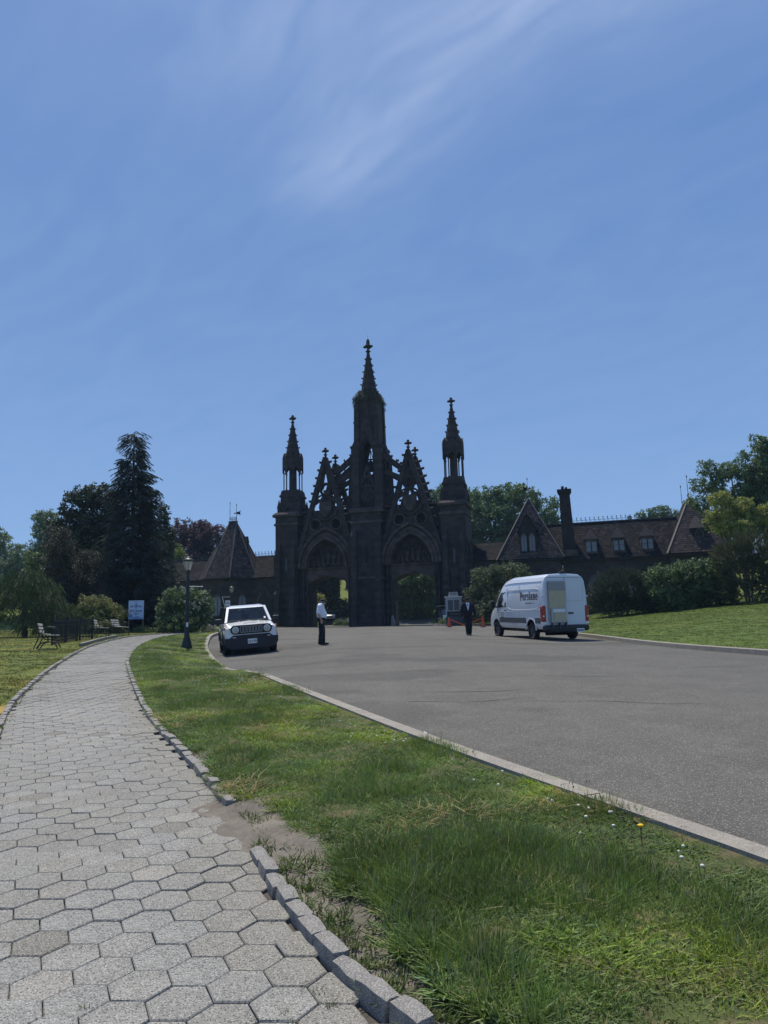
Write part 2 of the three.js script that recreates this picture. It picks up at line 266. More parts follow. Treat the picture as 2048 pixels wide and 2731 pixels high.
function rows(a, b, f) { const o = [a]; let d = a; while (d < b) { d += f(d); o.push(Math.min(d, b)); } return o; }
function sheet(ds, cols, at, color, uvScale = 1) {                       // at(d, t, k) -> [x, y, z] on a grid of rows and columns
  const n = cols.length, pos = [], uv = [], col = [], idx = [];
  for (const d of ds) for (const t of cols) { const p = at(d, t); pos.push(...p); uv.push(p[0] * uvScale, -p[2] * uvScale); if (color) col.push(...color(p[0], p[2])); }
  for (let r = 0; r < ds.length - 1; r++) for (let c = 0; c < n - 1; c++) { const a = r * n + c, b = a + 1, e = a + n, f = e + 1; idx.push(a, b, f, a, f, e); }
  const g = new THREE.BufferGeometry(); g.setAttribute('position', new THREE.Float32BufferAttribute(pos, 3)); g.setAttribute('uv', new THREE.Float32BufferAttribute(uv, 2)); if (color) g.setAttribute('color', new THREE.Float32BufferAttribute(col, 3)); g.setIndex(idx); g.computeVertexNormals(); return g;
}
const lin01 = (n) => Array.from({ length: n + 1 }, (_, i) => i / n);
const greenTint = (x, z) => { const n = fbm(x * 0.5, z * 0.5, 5, 3), m = fbm(x * 2.2, z * 2.2, 9, 3), k = 0.7 + 0.6 * m; return [k * (0.9 + 0.5 * n), k * (0.95 + 0.25 * n), k * 0.9]; };

{ // the land itself, out to the horizon
  const xs = [-300, -200, -140, -110, ...Array.from({ length: 61 }, (_, i) => -90 + i * 3), 130, 200, 300];
  const ds = rows(-60, 340, (d) => (d < 140 ? 3 : 20));
  const g = sheet(ds, xs, (d, x) => [x, G(x, -d) - (d > 4 && d < 60 ? 0.6 : 0.14), -d], greenTint);
  tag(obj('ground', g, M.lawn), 'grassy ground of the cemetery rising behind the gate', null, null, 'structure');
}
// asphalt forecourt
const roadTint = (x, z) => { const a = fbm(x * 0.35, z * 0.22, 41, 4), b = fbm(x * 1.7, z * 0.9, 43, 3), s = ss(0.56, 0.62, fbm(x * 0.28 + 7, z * 0.55, 45, 4)), k = 0.84 + 0.36 * a + 0.2 * b - 0.28 * s; return [k * 0.985, k * 0.98, k * 0.955]; };
const road = obj('road', sheet(rows(-6, 96, (d) => (d < 40 ? 0.25 : 0.8)), lin01(70), (d, t) => { const x = mixn(roadL(d), roadR(d), t); return [x, G(x, -d), -d]; }, roadTint), M.asphalt);
tag(road, 'wide grey asphalt forecourt with cracks leading to the gate', null, null, 'structure');
{ // cracks: thin dark splits in the asphalt
  const r = rng(77), runs = [[6.2, 6.2, 1.9, 0.4], [4.4, 9.2, 3.2, 2.9], [2.2, 10.4, 2.6, 3.3], [5.2, 12.5, 4, 2.8], [0.2, 11.2, 2.2, 0.2], [3.2, 17, 5, 3.0], [-1.2, 20, 3, 0.3], [1.0, 25, 4.5, 2.9], [6.6, 21, 3.2, 0.1], [-2.4, 17.5, 2.0, 2.6], [5.1, 5.4, 1.6, 1.2], [7.8, 9.8, 2.4, 2.5]];
  for (const [x0, d0, len, dir] of runs) {
    const P = []; let x = x0, d = d0, a = dir; const n = Math.ceil(len / 0.12);
    for (let i = 0; i <= n; i++) { P.push([x, d]); a += (r() - 0.5) * 1.1; a = mixn(a, dir, 0.3); x += Math.cos(a) * 0.12; d += Math.sin(a) * 0.12; }
    const L = []; for (let i = 0; i < P.length - 1; i++) { const w = (0.004 + 0.012 * r()) * Math.sin(Math.PI * (i + 0.5) / P.length), dx = P[i + 1][0] - P[i][0], dz = P[i + 1][1] - P[i][1], l = Math.hypot(dx, dz), nx = -dz / l * w, nz = dx / l * w;
      const q = (p, s) => { const X = p[0] + s * nx, Z = -(p[1] + s * nz); return [X, G(X, Z) + 0.004, Z]; }; L.push(...quad(q(P[i], 1), q(P[i], -1), q(P[i + 1], -1), q(P[i + 1], 1))); }
    obj('crack', tris(L), M.crack, road);
  }
}
// concrete kerbs of the road, in lengths of about two metres
function kerbRun(fx, d0, d1, side, parent, wid = 0.17, top = 0.14, len = 2.0) {
  let d = d0; while (d < d1 - 0.3) {
    let e = d; const p0 = [fx(d), d]; while (e < d1 && Math.hypot(fx(e) - p0[0], e - d) < len) e += 0.1;
    const n = 4, B = [], Tp = []; const ring = (q) => { const x = fx(q), dx = (fx(q + 0.05) - fx(q - 0.05)) / 0.1, l = Math.hypot(dx, 1), nx = side * 1 / l, nd = -side * dx / l; return [[x, q], [x + nx * wid, q + nd * wid]]; };
    const L = []; let prev = null;
    for (let i = 0; i <= n; i++) { const q = mixn(d + 0.006, e - 0.006, i / n), [a, b] = ring(q), y = G(a[0], -q); const c = [[a[0], y - 0.06, -a[1]], [a[0], y + top - 0.012, -a[1]], [a[0] + (b[0] - a[0]) * 0.1, y + top, -(a[1] + (b[1] - a[1]) * 0.1)], [b[0], y + top, -b[1]], [b[0], y - 0.06, -b[1]]];
      if (prev) for (let k = 0; k < 4; k++) L.push(...(side < 0 ? quad(prev[k], c[k], c[k + 1], prev[k + 1]) : quad(prev[k + 1], c[k + 1], c[k], prev[k])));
      else L.push(...(side < 0 ? [c[0], c[1], c[3], c[0], c[3], c[4]] : [c[0], c[3], c[1], c[0], c[4], c[3]]));
      prev = c; }
    L.push(...(side < 0 ? [prev[0], prev[3], prev[1], prev[0], prev[4], prev[3]] : [prev[0], prev[1], prev[3], prev[0], prev[3], prev[4]]));
    obj('kerb_stone', tris(L), M.kerb, parent); d = e;
  }
}
kerbRun(roadL, 1, 42.2, -1, road); kerbRun(roadL, 44.5, 71, -1, road); kerbRun(roadR, 6, 66, 1, road);

// footpath: hexagonal asphalt blocks with cobble edging
const path = obj('path', sheet(rows(-5, 42.3, (d) => (d < 10 ? 0.2 : 0.5)), lin01(8), (d, t) => { const x = mixn(pathL(d) - 0.02, pathR(d) + 0.02, t); return [x, G(x, -d) + 0.036, -d]; }), M.bed);
obj('path_end', sheet(rows(42.3, 44.3, () => 0.2), lin01(8), (d, t) => { const x = mixn(pathL(d), roadL(d) - 0.02, t); return [x, G(x, -d) + 0.036, -d]; }), M.bed, path);
tag(path, 'footpath of grey hexagonal blocks curving away to the left', null, null, 'structure');
const inPath = (x, d, m = 0) => d < 42.3 ? x > pathL(d) - m && x < pathR(d) + m : d < 44.3 && x > pathL(d) - m && x < roadL(d) - 0.05;
{
  const R = 0.1205, gap = 0.0022, r = rng(5), variants = [];
  const hexGeo = (k, seed) => { const q = rng(seed), ring = (rad, y) => Array.from({ length: 6 }, (_, i) => { const a = -i * Math.PI / 3, w = 1 + (q() - 0.5) * 0.018; return [rad * w * Math.cos(a), y, rad * w * Math.sin(a)]; });
    const top = ring(R - gap - 0.0045, 0), mid = ring(R - gap, -0.0045), bot = ring(R - gap, -0.035), L = [];
    for (let i = 1; i < 5; i++) L.push(top[0], top[i], top[i + 1]);
    for (let i = 0; i < 6; i++) { const j = (i + 1) % 6; L.push(...quad(mid[i], mid[j], top[j], top[i])); L.push(...quad(bot[i], bot[j], mid[j], mid[i])); }
    const g = metreUV(tris(L)), u = g.attributes.uv; const ox = q() * 3, oy = q() * 3; for (let i = 0; i < u.count; i++) u.setXY(i, u.getX(i) + ox, u.getY(i) + oy); pickColor(g, () => k); return g; };
  for (let i = 0; i < 12; i++) { const k = 0.88 + 0.018 * i + 0.03 * r(), w = (r() - 0.4) * 0.035; variants.push(hexGeo([k * (1 + w), k, k * (1 - w * 1.4)], 100 + i)); }
  for (let i = 0; i < 4; i++) { const k = 0.9 + 0.1 * r(); variants.push(hexGeo([k * 1.01, k, k * 0.965], 120 + i)); } variants.push(hexGeo([0.83, 0.81, 0.77], 130));
  const rot = -3.5 * D2R, c = Math.cos(rot), s = Math.sin(rot), list = [];
  for (let i = -140; i < 60; i++) for (let j = -20; j < 290; j++) {
    const a = i * R * 1.5, b = (j + (i & 1 ? 0.5 : 0)) * R * Math.sqrt(3), x = a * c - b * s, d = a * s + b * c;
    if (d < 0.8 || d > 44.3 || !inPath(x, d, 0.05)) continue; list.push([x, d]);
  }
  const near = (p) => p[1] + (p[1] < 2.3 || p[0] < -p[1] * 0.58 - 0.15 ? 100 : 0);
  list.sort((p, q) => near(p) - near(q));
  const rest = [], e = new THREE.Euler(), m4 = new THREE.Matrix4();
  list.forEach(([x, d], n) => {
    const z = -d, h = 0.058 + (fbm(x * 1.6, d * 1.6, 51, 3) - 0.5) * 0.022 + (r() - 0.5) * 0.003, y = G(x, z) + h, pt = fbm(x * 0.9 + 2, d * 0.9, 53, 3), edge = Math.min(pathR(Math.min(d, 42.4)) - x, 9), v = edge < 0.34 * (0.4 + fbm(x * 3, d * 3, 55, 2)) && d < 14 ? variants[12 + Math.floor(r() * 4)] : r() < 0.02 ? variants[16] : variants[clamp(Math.floor(12 * (0.5 * r() + 0.5 * clamp((pt - 0.25) * 2))), 0, 11)];
    const sx = Math.atan(0.04 * Math.exp(-d / 60)), rx = sx + (r() - 0.5) * 0.014, rz = (r() - 0.5) * 0.014, ry = rot + (r() - 0.5) * 0.015;
    if (n < 300) { const o = obj('paver', v, M.paver, path, { metre: false }); o.position.set(x, y, z); o.rotation.set(rx, ry, rz, 'YXZ'); }
    else { m4.makeRotationFromEuler(e.set(rx, ry, rz, 'YXZ')); m4.setPosition(x, y, z); rest.push(v.clone().applyMatrix4(m4)); }
  });
  const o = obj('paver_field', rest, M.paver, path, { metre: false }); o.userData.kind = 'stuff';
  // edging: one rough block after the other along both sides
  const block = (seed) => { const q = rng(seed), g = new THREE.BoxGeometry(1, 1, 1, 3, 2, 3), p = g.attributes.position, key = new Map();
    for (let i = 0; i < p.count; i++) { const k = [p.getX(i), p.getY(i), p.getZ(i)].map((t) => t.toFixed(2)).join(); if (!key.has(k)) key.set(k, [(q() - 0.5) * 0.06, (q() - 0.5) * 0.08, (q() - 0.5) * 0.03]); const j = key.get(k);
      const x = p.getX(i), yy = p.getY(i), z = p.getZ(i), cr = (Math.abs(x) > 0.4 ? 1 : 0) + (yy > 0.4 ? 1 : 0) + (Math.abs(z) > 0.4 ? 1 : 0), f = cr > 2 ? 0.84 : cr > 1 ? 0.92 : 1; p.setXYZ(i, x * (Math.abs(x) > 0.4 ? f : 1) + j[0], (yy > 0.4 ? yy * f : yy) + j[1], z * (cr > 1 ? 0.97 : 1) + j[2]); }
    g.computeVertexNormals(); return g; };
  const blocks = Array.from({ length: 8 }, (_, i) => { const g = prep(block(300 + i)); g.scale(0.078, 0.11, 0.185); return metreUV(g); }); const far = [];
  for (const [fx, side, d0, d1] of [[pathR, 1, 0.6, 42.0], [pathL, -1, 1.5, 43.5]]) {
    let d = d0; while (d < d1) {
      const dx = (fx(d + 0.05) - fx(d - 0.05)) / 0.1, l = Math.hypot(dx, 1), len = (0.16 + 0.05 * r()), dd = len / l;
      const q = d + dd / 2, skip = (side > 0 && q > 4.05 && q < 5.0) || (side < 0 && q > 8.1 && q < 8.4) || r() < 0.012;
      if (!skip) { const x = fx(q) + side * (0.048 / l) * l + (r() - 0.5) * 0.014, z = -q, y = G(x, z) + 0.052 + (r() - 0.5) * 0.026, ang = Math.atan(-dx) + (r() - 0.5) * 0.06, v = blocks[Math.floor(r() * 8)];
        e.set(0.03 + (r() - 0.5) * 0.06, ang, (r() - 0.5) * 0.14, 'YXZ');
        if (q < 21) { const o = obj('edging_stone', v, M.granite, path, { metre: false }); o.position.set(x, y, z); o.rotation.copy(e); o.scale.z = len / 0.198; }
        else { m4.makeRotationFromEuler(e); m4.scale(V(1, 1, len / 0.198)); m4.setPosition(x, y, z); far.push(v.clone().applyMatrix4(m4)); } }
      d += dd;
    }
  }
  const f = obj('far_edging', far, M.granite, path, { metre: false }); f.userData.kind = 'stuff';
}

// verge between path and road, lawns left and right
const soilAmt = (x, d) => {                                             // bare trodden earth beside the path
  const u = x - pathR(Math.min(d, 42)); let w = 0.08 + 0.14 * ss(5.6, 3.8, d) + 0.07 * ss(3.6, 3.0, d) + 0.08 * ss(9, 6, d); w += (fbm(x * 2.4, d * 1.5, 21, 3) - 0.5) * 0.6 * ss(12, 5, d);
  return 1 - ss(w - 0.05, w + 0.07, u);
};
{
  const spill = (d) => -0.02 - 0.20 * ss(3.9, 4.3, d) * ss(5.25, 4.9, d) * (0.5 + vnoise(d * 7, 1, 8));
  const g = sheet(rows(-3, 42.2, (d) => (d < 8 ? 0.06 : d < 16 ? 0.12 : 0.3)), lin01(64), (d, t) => {
    const a = pathR(d) + 0.06 + spill(d), b = roadL(d) - 0.13, x = a + Math.max(0.01, b - a) * Math.pow(t, 1.25), u = x - a, z = -d;
    const edge = ss(0, 0.5, u); return [x, G(x, z) + 0.060 + 0.035 * edge + 0.024 * ss(0.22, 0.04, b - x) + (fbm(x * 3, z * 3, 13, 3) - 0.5) * 0.07 * Math.min(1, u * 4) * ss(0, 0.25, b - x), z];
  }, (x, z) => { const s = soilAmt(x, -z), n = 0.8 + 0.4 * fbm(x * 4, z * 4, 15, 3); const th = ss(0.45, 0.62, fbm(x * 14, z * 14, 16, 2)); return [mixn(mixn(0.34, 0.75, th), 0.95, s) * n, mixn(mixn(0.5, 0.7, th), 0.95, s) * n, mixn(mixn(0.16, 0.42, th), 0.95, s) * n]; });
  tag(obj('verge', g, M.soil), 'grass verge with bare earth between footpath and road', null, null, 'structure');
}
const lawnEdge = (d) => (d < 44.3 ? pathL(d) - 0.02 : roadL(d) - 0.12);
tag(obj('lawn', sheet(rows(-4, 90, (d) => (d < 14 ? 0.15 : 0.5)), lin01(70), (d, t) => { const e = lawnEdge(d), x = e - 75 * Math.pow(t, 2.2), z = -d, u = e - x; return [x, G(x, z) + 0.075 + (fbm(x * 0.8, z * 0.8, 19, 3) - 0.5) * 0.07 * ss(0.1, 0.8, u), z]; }, (x, z) => { const c = greenTint(x, z), d = -z, s = ss(0.5, 0.75, fbm(x * 1.1, d * 1.1, 27, 3)) * 0.4 + 0.9 * ss(0.75, 0.35, Math.hypot((x + 5.5) / 1.0, (d - 9.7) / 1.1)); return [c[0] * (1 + 1.5 * s), c[1] * (1 + 0.45 * s), c[2] * (1 + 2.2 * s)]; }), M.lawn), 'mown lawn on the left with benches on it', null, null, 'structure');
tag(obj('lawn', sheet(rows(-4, 75, (d) => (d < 20 ? 0.4 : 0.6)), lin01(60), (d, t) => { const x = roadR(d) + 0.11 + 80 * Math.pow(t, 2), z = -d; return [x, G(x, z) + 0.085 + (fbm(x * 0.5, z * 0.5, 29, 3) - 0.5) * 0.10 * ss(0.1, 1, x - roadR(d)), z]; }, (x, z) => { const c = greenTint(x, z); return [c[0] * 0.62, c[1] * 0.8, c[2] * 0.6]; }), M.lawn), 'smooth mown lawn sloping up on the right behind the van', null, null, 'structure');

// ---------------------------------------------------------------- grass
function bladeClump(seed, n, { spread = 0.035, lean = 0.5, w = 0.0035, curl = 0.4, hmin = 0.55 } = {}) {
  const q = rng(seed), L = [];
  for (let i = 0; i < n; i++) {
    const a = q() * 6.283, rr = spread * Math.sqrt(q()), bxx = rr * Math.cos(a), bz = rr * Math.sin(a), la = a + (q() - 0.5) * 1.6, ln = lean * (0.15 + q()), h = hmin + (1 - hmin) * q(), fa = q() * 6.283, fx = Math.cos(fa) * w, fz = Math.sin(fa) * w;
    const at = (t) => [bxx + Math.cos(la) * (ln * t + curl * t * t * ln), h * (t - 0.22 * curl * t * t), bz + Math.sin(la) * (ln * t + curl * t * t * ln)];
    const p0 = at(0), p1 = at(0.5), p2 = at(1), o = (p, s, k = 1) => [p[0] + s * fx * k, p[1], p[2] + s * fz * k];
    L.push(...quad(o(p0, -1), o(p0, 1), o(p1, 1, 0.85), o(p1, -1, 0.85)), o(p1, -1, 0.85), o(p1, 1, 0.85), p2);
  }
  return tris(L);
}
function scatter(name, geo, material, items, label, category) {            // items: [x, y, z, turn, sx, sy, r, g, b]
  const im = new THREE.InstancedMesh(geo, material, items.length), m = new THREE.Matrix4(), q = new THREE.Quaternion(), up = V(0, 1, 0), c = new THREE.Color();
  items.forEach((t, i) => { m.compose(V(t[0], t[1], t[2]), q.setFromAxisAngle(up, t[3]), V(t[4], t[5], t[4])); im.setMatrixAt(i, m); im.setColorAt(i, c.setRGB(t[6], t[7], t[8])); });
  im.name = numbered(name); im.castShadow = im.receiveShadow = true; scene.add(im); return tag(im, label, category, null, 'stuff');
}
const vergeY = (x, d) => G(x, -d) + 0.088 + 0.024 * ss(0.22, 0.04, roadL(d) - 0.13 - x);
{
  const r = rng(9), long = [[], [], []], low = [], straw = [], seed = [];
  const tone = (x, d, k) => { const n = fbm(x * 0.9 + 3, d * 0.8, 61, 3), m = fbm(x * 3.1, d * 3.1, 63, 2), y = clamp(ss(0.46, 0.72, n) + (r() - 0.5) * 0.5), v = (0.6 + 0.7 * r()) * k * (0.65 + 0.7 * m), p = r(); if (p < 0.03) return [0.40 * v, 0.35 * v, 0.17 * v]; if (p < 0.22) return [0.15 * v, 0.22 * v, 0.10 * v]; return [mixn(0.16, 0.28, y) * v, mixn(0.245, 0.345, y) * v, mixn(0.055, 0.05, y) * v]; };
  for (let d = 1.6; d < 42; d += d < 6 ? 0.02 : d < 12 ? 0.04 : 0.1) {
    const step = d < 6 ? 0.02 : d < 12 ? 0.04 : 0.1, a = pathR(d) + 0.06, b = roadL(d) - 0.15, dens = d < 4.2 ? 1400 : d < 6 ? 1050 : d < 12 ? 520 : d < 22 ? 320 : 190, n = (b - a) * step * dens;
    for (let k = 0; k < Math.floor(n + r()); k++) {
      const x = mixn(a, b, r()), dd = d + step * r(), s = soilAmt(x, dd), u = x - a; if (Math.abs(x) > dd * 0.62 + 1) continue;
      if (s > 0.5) { if (r() < 0.10 + 0.35 * ss(0.52, 0.68, fbm(x * 5, dd * 5, 87, 2))) low.push([x, vergeY(x, dd) - 0.025, -dd, r() * 7, 0.5 + 0.5 * r(), 0.03 + 0.04 * r(), 0.10, 0.15, 0.03]); continue; }
      const nn = fbm(x * 0.9 + 3, dd * 0.8, 61, 3), patch = ss(0.5, 0.7, nn), tall = ss(0.42, 0.62, fbm(x * 1.3, dd * 1.1, 67, 3)) * ss(0.05, 0.5, u), kerbTall = ss(0.6, 0.1, b - x) * ss(0.55, 0.72, vnoise(dd * 1.1, 3, 69));
      let h = (0.058 + 0.045 * tall * ss(0.2, 0.9, b - x) + 0.045 * kerbTall) * (0.6 + 0.8 * r()) * mixn(1, 0.85, patch) * (0.55 + 0.45 * ss(0, 0.35, u)) * mixn(mixn(0.45, 1, ss(0.08, 0.5, b - x)), 1, kerbTall) * (0.8 + 0.2 * ss(20, 8, dd)), c = tone(x, dd, 1);
      const wide = dd > 12 ? 1.5 : 1.0; if (h < 0.04) h = 0.03 + 0.02 * r(); if (b - x < 0.45 && kerbTall < 0.3) h = Math.min(h, 0.028 + 0.05 * (b - x)); if (dd < 16 && b - x > 0.12 && r() < 0.75) low.push([x + 0.04 * (r() - 0.5), vergeY(x, dd) - 0.004, -dd + 0.03 * (r() - 0.5), r() * 7, 0.8 + 0.6 * r(), 0.028 + 0.03 * r(), c[0] * (0.8 + 0.4 * r()), c[1] * (0.85 + 0.35 * r()), c[2]]);
      long[Math.floor(r() * 3)].push([x, vergeY(x, dd) - 0.012, -dd, r() * 7, wide * (0.8 + 0.5 * r()), h, ...c]);
      if (patch > 0.2 && r() < 0.3) low.push([x + 0.02, vergeY(x, dd) - 0.006, -dd, r() * 7, 0.9 + 0.6 * r(), 0.04 + 0.03 * r(), c[0] * 1.25, c[1] * 1.3, c[2]]);
      const st = fbm(x * 1.7 + 9, dd * 1.5, 71, 2); if (st > 0.66 && r() < 0.16 && dd < 14) straw.push([x, vergeY(x, dd), -dd, r() * 7, 0.7 + 0.6 * r(), 0.05 + 0.05 * r(), 0.40 + 0.15 * r(), 0.31 + 0.1 * r(), 0.15]);
      if (kerbTall > 0.4 && r() < 0.05) seed.push([x, vergeY(x, dd), -dd, r() * 7, 1, h * 1.25 + 0.04, 0.19, 0.20, 0.10]);
      else if (tall > 0.5 && r() < 0.02) seed.push([x, vergeY(x, dd), -dd, r() * 7, 1, h * 1.4 + 0.03, 0.30, 0.29, 0.17]);
    }
  }
  const opts = [{ lean: 0.035, curl: 0.5 }, { lean: 0.06, curl: 0.7 }, { lean: 0.025, curl: 0.3 }];
  long.forEach((l, i) => scatter('verge_grass', bladeClump(400 + i, 13, { spread: 0.04, w: 0.0024, ...opts[i] }), M.blade, l, ['upright dark green grass blades on the verge', 'drooping long grass blades on the verge', 'fine straight grass blades on the verge'][i], 'grass'));
  scatter('low_weeds', bladeClump(440, 12, { spread: 0.05, w: 0.0045, lean: 0.05, curl: 0.4, hmin: 0.4 }), M.blade, low, 'low pale green clover and weeds on the verge', 'weeds');
  scatter('dry_grass', bladeClump(450, 9, { spread: 0.04, w: 0.0022, lean: 0.13, curl: 0.8 }), M.blade, straw, 'dry straw coloured grass lying on the verge', 'dry grass');
  const sg = merged([bladeClump(460, 2, { spread: 0.02, w: 0.0018, lean: 0.012, curl: 0.2, hmin: 0.85 }), ...[[0.01, 0.01], [-0.012, 0.004]].map(([x, z]) => T(new THREE.OctahedronGeometry(1).scale(0.003, 0.07, 0.003), x, 0.84, z))]);
  scatter('seed_heads', sg, M.blade, seed, 'tall thin grass stalks with seed heads along the kerb', 'grass');
  { // loose grit and pebbles on the bare earth and along the edging
    const pb = [], k = rng(23); for (let i = 0; i < 1500; i++) { const d = 2.3 + 6.5 * k() * k(), x = pathR(d) + 0.08 + 0.5 * k(); if (soilAmt(x, d) < 0.4) continue; const v = 0.5 + 0.8 * k(); pb.push([x, vergeY(x, d) - 0.024, -d, k() * 7, 0.003 + 0.008 * k() * k(), 0.003 + 0.004 * k(), 0.2 * v, 0.17 * v, 0.14 * v]); }
    scatter('pebbles', new THREE.IcosahedronGeometry(1, 0), mat({ color: 0xffffff, roughness: 1 }), pb, 'small pebbles and grit on the bare earth beside the path', 'pebbles'); }
  { // dry leaf crumbs and grit that gather on the asphalt along the kerb, small weeds in the path joints
    const lt = [], k = rng(29), wd = []; for (let i = 0; i < 2600; i++) { const d = 3 + 27 * k() * k(), x = roadL(d) + 0.01 + 0.32 * k() * k() * k(), v = 0.5 + 0.9 * k(); lt.push([x, G(x, -d) + 0.003, -d, k() * 7, 0.004 + 0.012 * k() * k(), 0.002 + 0.003 * k(), 0.15 * v, 0.115 * v, 0.07 * v]); }
    scatter('leaf_litter', new THREE.IcosahedronGeometry(1, 0), mat({ color: 0xffffff, roughness: 1 }), lt, 'dry leaf crumbs and grit on the asphalt along the left kerb', 'litter');
    for (let i = 0; i < 220; i++) { const d = 2.2 + 16 * k() * k(), w = pathR(d) - pathL(d), u = k() < 0.6 ? 0.04 + 0.25 * k() * k() : k(), x = pathR(d) - 0.02 - w * u; if (fbm(x * 2.3, d * 2.3, 57, 2) < 0.5) continue; wd.push([x, G(x, -d) + 0.045, -d, k() * 7, 0.18 + 0.35 * k(), 0.018 + 0.025 * k(), 0.11, 0.15, 0.04]); }
    scatter('joint_weeds', bladeClump(480, 10, { spread: 0.05, w: 0.005, lean: 0.05, curl: 0.4, hmin: 0.4 }), M.blade, wd, 'tiny weeds growing in the joints of the footpath', 'weeds'); }
  // clover blossoms, thickest in the middle of the verge
  const fl = [], q = rng(19), spots = [[0.35, 6.6, 0.5, 22], [1.15, 4.25, 0.35, 12], [-0.2, 7.2, 0.5, 14], [0.75, 5.3, 0.5, 10], [-2.6, 12.2, 0.9, 26], [-3.9, 15.5, 1.0, 26], [-5.6, 20, 1.3, 26], [1.45, 3.6, 0.3, 5], [-1.5, 10.2, 0.8, 16], [-6.9, 24, 1, 16]];
  for (const [sx, sd, sp, n] of spots) for (let i = 0; i < n; i++) { const x = sx + (q() + q() - 1) * sp, d = sd + (q() + q() - 1) * sp * 1.4; if (x < pathR(d) + 0.3 || x > roadL(d) - 0.35) continue; fl.push([x, vergeY(x, d) + 0.062 + 0.035 * q(), -d, q() * 7, 0.006 + 0.004 * q(), 0.007, 0.62, 0.62, 0.54]); }
  scatter('clover_blossoms', new THREE.IcosahedronGeometry(1, 1), mat({ color: 0xffffff, roughness: 0.9 }), fl, 'small white clover blossoms dotted through the verge grass', 'clover');
  const dn = thing('dandelion', 'single yellow dandelion flower in the verge grass', 'flower', [1.27, vergeY(1.27, 3.85), -3.85]);
  obj('stem', bar([0, 0, 0], [0, 0.13, 0], 0.0025), M.green, dn); obj('blossom', T(new THREE.IcosahedronGeometry(0.016, 1).scale(1, 0.5, 1), 0, 0.135, 0), mat({ color: lin(0.8, 0.45, 0.01), roughness: 0.8 }), dn);
  // short lawn grass left and right
  const lg = []; for (let d = 5; d < 58; d += 0.25) { const e = lawnEdge(d) - 0.05, w = Math.max(0, e + d * 0.62 + 2), dens = d < 14 ? 150 : d < 24 ? 100 : 50, n = w * 0.25 * dens; for (let k = 0; k < n; k++) { const x = e - w * r(), dd = d + 0.25 * r(), y = G(x, -dd) + 0.075 + (fbm(x * 0.8, -dd * 0.8, 19, 3) - 0.5) * 0.07; if (Math.hypot((x + 5.5) / 1.0, (dd - 9.7) / 1.1) < 0.55) continue; const f = fbm(x * 0.7, dd * 0.7, 81, 3), v = 0.75 + 0.5 * r(), yy = ss(0.42, 0.7, f); lg.push([x, y - 0.015, -dd, r() * 7, 1.2 + 0.035 * d, 0.025 + 0.03 * r(), mixn(0.085, 0.165, yy) * v, mixn(0.12, 0.165, yy) * v, 0.022 * v]); } }
  scatter('lawn_grass', bladeClump(470, 12, { spread: 0.05, w: 0.003, lean: 0.03, curl: 0.5 }), M.blade, lg, 'short mown grass blades of the left lawn', 'grass');
  const rg = []; for (let d = 15; d < 55; d += 0.3) { const e = roadR(d) + 0.16, w = Math.max(0, d * 0.62 + 2 - e), n = w * 0.3 * 60; for (let k = 0; k < n; k++) { const x = e + w * r(), dd = d + 0.3 * r(), y = G(x, -dd) + 0.085 + (fbm(x * 0.5, -dd * 0.5, 29, 3) - 0.5) * 0.10 * ss(0.1, 1, x - e); const f = fbm(x * 0.35, dd * 0.35, 83, 3), v = 0.75 + 0.5 * r(), yy = ss(0.4, 0.7, f); rg.push([x, y - 0.015, -dd, r() * 7, 1.2 + 0.035 * d, 0.025 + 0.03 * r(), mixn(0.085, 0.125, yy) * v, mixn(0.128, 0.152, yy) * v, 0.006 * v]); } }
  scatter('lawn_grass', bladeClump(471, 12, { spread: 0.05, w: 0.003, lean: 0.03, curl: 0.5 }), M.blade, rg, 'short mown grass blades of the right lawn', 'grass');
}
// ---------------------------------------------------------------- the gothic gate (x along the gate, z towards the camera)
const GATE_AT = [-1.339, 1.8, -77], GATE_TURN = -15.3 * D2R;
const gate = thing('gothic_gate', 'dark brownstone gothic gate with central spire, twin gables and two arches', 'gate', GATE_AT, GATE_TURN);
const S = M.stone;
const mirror = (g) => { const c = g.clone(); c.scale(-1, 1, 1); const n = prep(c), p = n.attributes.position, q = n.attributes.normal; for (let i = 0; i < p.count; i += 3) for (const a of [p, q, n.attributes.uv]) { const s = a.itemSize, t = Array.from(a.array.slice((i + 1) * s, (i + 2) * s)); a.array.copyWithin((i + 1) * s, (i + 2) * s, (i + 3) * s); a.array.set(t, (i + 2) * s); } return n; };
function archPts(hw, spring, apex, n = 10, cx = 0) {                       // pointed arch outline from the left springing over the apex to the right one
  const h = apex - spring, R = (hw * hw + h * h) / (2 * hw), P = []; const a1 = Math.asin(h / R);
  for (let i = 0; i <= n; i++) { const a = a1 * i / n; P.push([cx - hw + R - R * Math.cos(a), spring + R * Math.sin(a)]); }
  for (let i = n - 1; i >= 0; i--) { const a = a1 * i / n; P.push([cx + hw - R + R * Math.cos(a), spring + R * Math.sin(a)]); }
  return P;
}
function archBand(hwO, hwI, base, spring, apexO, apexI, z0, z1, cx, bevel = 0.03) { const o = archPts(hwO, spring, apexO, 12, cx), i = archPts(hwI, spring, apexI, 12, cx); return ext(poly([[cx - hwO, base], ...o, [cx + hwO, base], [cx + hwI, base], ...i.reverse(), [cx - hwI, base]]), z0, z1, bevel); }
